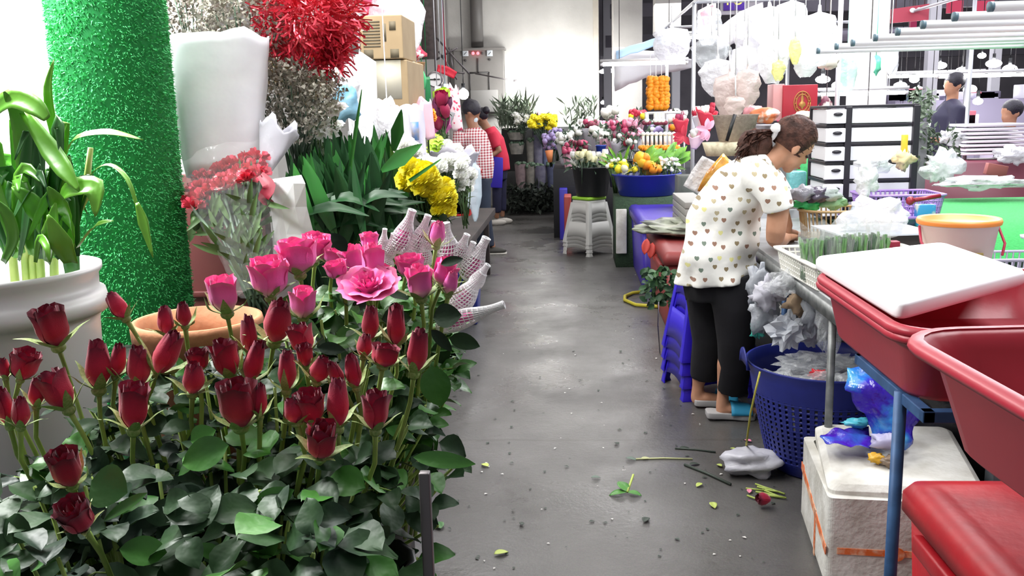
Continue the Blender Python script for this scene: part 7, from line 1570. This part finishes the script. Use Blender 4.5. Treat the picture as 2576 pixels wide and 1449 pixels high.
FB = [
 ('white snapdragons at the front left of the flower stall', 1418, 350, 11.6, 18, 12, 22, .035, 'w'), ('deep pink snapdragons behind the black bucket', 1450, 368, 11.2, 26, 10, 30, .032, 'md'), ('pink tipped buds left of the deep pink snapdragons', 1432, 378, 11.0, 16, 6, 10, .03, 'm'),
 ('dark pink and white mixed bunch above the snapdragons', 1485, 318, 12.4, 22, 12, 26, .038, 'dwm'), ('white bloom pair at the left top of the flower stall', 1472, 308, 12.5, 12, 8, 8, .05, 'w'), ('white lilies at the back of the flower stall, under the slot', 1535, 282, 12.8, 14, 10, 12, .06, 'w'),
 ('white rose bunch in the middle left of the flower stall', 1502, 335, 11.8, 16, 12, 16, .045, 'w'), ('white and pale pink wrapped bunch next to it', 1522, 322, 11.9, 14, 12, 12, .04, 'wp'), ('pink carnations in pink paper, mid stall', 1540, 318, 11.9, 12, 10, 12, .04, 'pm'),
 ('hot pink square wrapped bunch, mid stall', 1562, 318, 12.0, 13, 12, 14, .04, 'm'), ('pale lilac pink bunch right of the hot pink one', 1592, 312, 12.0, 12, 12, 14, .04, 'p'), ('red and yellow garland bunch at the back left of the hanging garlands', 1605, 288, 12.2, 18, 8, 22, .035, 'rry'),
 ('silver wrapped bunch with dark tips in the middle of the stall', 1560, 352, 11.4, 22, 14, 16, .03, 'wd'), ('silver wrapped bunch with red tips right of it', 1585, 360, 11.2, 14, 14, 12, .03, 'wr'), ('white flowers low beside the small blue pot', 1520, 345, 11.5, 12, 10, 12, .04, 'w'),
 ('pale blooms at the right back behind the garland rail', 1690, 290, 11.8, 16, 10, 14, .05, 'wp'), ('lilac grey bunch behind the garland drops', 1650, 320, 12.0, 20, 12, 16, .04, 'lw'), ('orange and brown blooms behind the rail at the right', 1695, 325, 11.6, 14, 8, 12, .035, 'or'),
 ('pink pale bunch below the white lilies', 1600, 335, 11.9, 12, 10, 10, .035, 'p'), ('white buds at the far left top of the stall', 1445, 330, 12.3, 14, 8, 10, .04, 'w')]
for i, a in enumerate(FB): fb(*a, paper=(palep, None, pinkp)[i % 3])
q = MB(); q.box((W(1570, 400, 11.6).x, 11.9, .4), (1.75, 2.2, .8)); tag(q.build('stall_table', mat('stall_dark', '2e2f33', .8)), 'dark flower stall table in the background between the aisle and the coolers', 'table')
for lb, px, py, Y, r_, h_, m_ in (('small blue pot among the far bunches', 1512, 395, 11.0, .06, .14, pl('2340a4')), ('black bucket of white and cream roses standing on the grey-white stools', 1480, 500, 9.55, .2, .3, blk), ('black bucket behind the blue basin', 1560, 470, 10.4, .14, .3, blk)):
    c = W(px, py, Y); z = c.z if r_ != .2 else .606; bucket('flower_bucket' if r_ > .1 else 'flower_pot', lb, (c.x if r_ != .2 else .22, Y, z), r_, h_, m_)
G2 = 'flowers of the far bucket and basin'
fb('white and cream roses in the black bucket on the stool stack', 1482, 410, 9.5, 44, 14, 34, .05, 'wcw', lambda m, p, r: cup(m, p, r * .7, r * 1.5), G2, leaves=60)
fb('cream yellow rose buds at the top of the black bucket', 1468, 398, 9.4, 16, 6, 8, .05, 'c', lambda m, p, r: cup(m, p, r * .7, r * 1.5), G2, leaves=8)
c = W(1626, 462, 8.95); bas = pl('25309a'); q = MB(); r_ = .325
q.lathe([(.001, 0), (r_ * .76, 0), (r_ * .8, .01), (r_ * .97, .19), (r_ * 1.03, .2), (r_ * 1.03, .212), (r_ * .95, .21), (r_ * .76, .02), (.001, .015)], 44); o = q.build('basin', bas); o.location = (c.x, 8.95, W(1626, 488, 8.95).z - .01); tag(o, 'wide royal blue plastic basin filled with yellow and orange flowers', 'basin'); bzz = o.location.z
q = MB(); q.box((c.x, 8.95, bzz / 2), (.62, .62, bzz)); tag(q.build('turf_stand', mat('dark_turf', '2c4030', .9, c2='364e38', scale=60, bump=.5, bscale=80)), 'dark turf-covered stand beneath the blue basin', 'stand')
for a in [('yellow and white blooms at the left of the blue basin', 1580, 428, 8.9, 26, 12, 24, .036, 'ywc'), ('large orange-yellow blooms in the middle of the blue basin', 1618, 412, 8.9, 20, 18, 18, .05, 'gy o'.split()[0] and ['gy', 'o', 'gy']), ('orange bloom pair right in the blue basin', 1648, 425, 8.85, 8, 8, 6, .045, ['o', 'gy']), ('grey-white filler sprays at the right of the blue basin', 1685, 415, 8.95, 24, 18, 40, .018, 'w'), ('small white daisies between bucket and basin', 1550, 410, 9.2, 24, 10, 26, .022, 'wy')]: fb(*a[:8], a[8], blob, G2, leaves=20, lm=grn)
t = thing('leaf_spray', 'fresh bright green leaf blades fanned behind the blue basin', 'foliage', W(1650, 400, 9.3)); f = WB(t)
for i in range(60): p = W(rnd(1600, 1700), rnd(395, 425), rnd(9.1, 9.4)); f.leaf(p, V((rnd(.2, 1), rnd(-.3, .3), rnd(.2, .9))), (0, -1, .5), rnd(.12, .24), .05)
for i in range(20): p = W(rnd(1530, 1580), rnd(400, 440), 9.2); f.leaf(p, V((rnd(-1, .3), -.2, rnd(-.2, .6))), (0, -1, .5), rnd(.1, .2), .03)
f.build('leaves', mat('fresh_green', '7fb83c', .45, c2='4f8c34', scale=12), t)
# garlands
GG = 'marigold garlands hanging over the far stall'
for i, px in enumerate((1636, 1650, 1664, 1675)):
    t = thing('marigold_garland', ['leftmost', 'second from left', 'third from left', 'rightmost'][i] + ' hanging orange marigold garland under the glare', 'garland', W(px, 195, 10.0), 0, GG)
    for k in range(9): q = WB(t); q.ball(W(px + rnd(-2, 2), 200 + k * 8.5, 10.0), .043, 8, 6, bumpy=.4, f=3); q.build('marigold', petals['o'], t)
    q = WB(t); q.tube([W(px, 130, 10.0), W(px, 272, 10.0)], .003, 4); q.build('string', MATS['white_string'], t)
t = thing('garland_rail', 'white rail carrying the hanging white flower drops', 'rail', W(1680, 283, 9.8)); q = WB(t); q.tube([W(1622, 285, 9.8), W(1725, 282, 9.8)], .014, 8); q.build('upper_rod', white, t); q = WB(t); q.tube([W(1608, 338, 9.6), W(1712, 336, 9.6)], .008, 8); q.build('lower_rod', white, t)
q = WB(t); q.tube([W(1722, 282, 9.8), V((W(1722, 282, 9.8).x, 9.8, .8))], .01, 6); q.build('post', white, t)
for i, px in enumerate((1627, 1649, 1658, 1667)):
    t = thing('jasmine_drop', ['leftmost white jasmine drop with a red tassel on the upper rail', 'second white jasmine drop with a red tassel on the upper rail', 'third white jasmine drop with a red tassel on the upper rail', 'last white jasmine drop with a red tassel on the upper rail'][i], 'garland', W(px, 286, 9.8), 0, 'white jasmine drops on the upper rail')
    q = WB(t); q.tube([W(px, 284, 9.8), W(px, 303, 9.8)], .022, 8); q.ball(W(px, 303, 9.8), .03, 8, 5); q.build('jasmine_string', wht, t); q = WB(t)
    for k in range(5): q.ball(W(px + rnd(-8, 8), 309, 9.8), .025, 6, 4)
    q.build('red_tassel', petals['d'], t)
for i in range(9):
    px = 1618 + i * 11; t = thing('jasmine_drop', '%s white jasmine drop of the lower row above the marigold line' % ['first', 'second', 'third', 'fourth', 'fifth', 'sixth', 'seventh', 'eighth', 'last'][i], 'garland', W(px, 338, 9.6), 0, 'white jasmine drops on the lower rail')
    q = WB(t); q.ball(W(px, 337, 9.6), .024, 8, 5); q.tube([W(px, 338, 9.6), W(px, 364, 9.6)], .015, 7); q.build('jasmine_string', wht, t); q = WB(t); q.ball(W(px, 367, 9.6), .02, 6, 4); q.build('knot', petals['c'], t)
t = thing('marigold_garland', 'horizontal orange marigold line lying above the blue basin', 'garland', W(1658, 372, 9.5), 0)
for k in range(22): q = WB(t); q.ball(W(1611 + k * 4.6, 373 + (2 if k % 2 else -2), 9.5 + .02 * (k % 3)), .026, 8, 6, bumpy=.4, f=3); q.build('marigold', petals['o'], t)
q = MB(); q.box((W(1660, 400, 9.55).x, 9.58, .42), (.52, .1, .84)); q.box((W(1660, 385, 9.55).x, 9.6, W(1660, 382, 9.55).z), (.5, .2, .03)); tag(q.build('display_ledge', mat('ledge_dark', '33363a', .7)), 'ledge under the orange marigold line', 'ledge')
# red bouquets
redw2 = mat('red_wrap', 'd23048', .45, c2='e04a5c', scale=6); 
def bq(label, base, top, wt, m_, cs, ribbon=None):
    t = thing('gift_bouquet', label, 'bouquet', W(*base), 0, 'gift bouquets beside the stall post'); s = base[2] / F; m = WB(t); wrap(m, W(*base), W(*top), 12 * s, wt * s, .5, jag=.14, nu=20, nv=8); m.build('paper_wrap', m_, t, solid=.002)
    for k in range(7): m = WB(t); cup(m, W(top[0] + rnd(-.3, .3) * wt, top[1] + rnd(-6, 10), top[2]), .03, .06); m.build('rose_head', petals[cs[k % len(cs)]], t)
    if ribbon:
        m = WB(t)
        for k in range(6): an = rnd(0, 6); m.leaf(W(*base) + V((0, -.04, .03)), (math.cos(an), -.2, math.sin(an)), (0, -1, 0), .1, .05)
        m.build('ribbon', ribbon, t)
bq('tall red paper bouquet with white and red roses right of the stall post', (1777, 335, 7.9), (1780, 280, 7.9), 52, redw2, 'wr', mat('pink_ribbon', 'f0b4cc', .5)); bq('white paper bouquet left of the tall red one', (1762, 340, 8.0), (1757, 285, 8.0), 34, paperw, 'rw', mat('white_ribbon', 'f4f0f2', .5)); bq('red ribboned bouquet left of the stall post', (1718, 350, 8.3), (1712, 300, 8.3), 40, redw2, 'wm', redw2)
bq('light pink bouquet sleeve low by the stall post', (1745, 375, 7.9), (1752, 345, 7.9), 40, mat('pink_net_wrap', 'f4d4e0', .6), 'pw'); 
q = MB(); q.box((W(1765, 420, 8.1).x + .02, 8.2, .44), (.42, .5, .89)); tag(q.build('display_stand', mat('stand_grey', '5c605e', .7, c2='49504a', scale=6)), 'grey-green stand below the gift bouquets', 'stand')
# folded tables leaning and small items by the bucket
for lb, px0, px1, py0, py1, Y, c_ in (('narrow violet-blue panel edge standing left of the stool stack', 1408, 1427, 475, 576, 10.6, '3730a8'), ('narrow dull red panel edge between the blue one and the stools', 1420, 1437, 495, 608, 10.0, 'a8403c'), ('pale grey panel behind the black flower bucket', 1418, 1444, 430, 520, 10.8, 'a8a4a0')):
    A, B = W(px0, py1, Y), W(px1, py0, Y); q = MB(); q.box(((A.x + B.x) / 2, Y + .2, B.z / 2), (B.x - A.x, .4, B.z)); tag(q.build('leaning_panel', mat('lp_' + c_, c_, .5), bevel=.01), lb, 'panel')
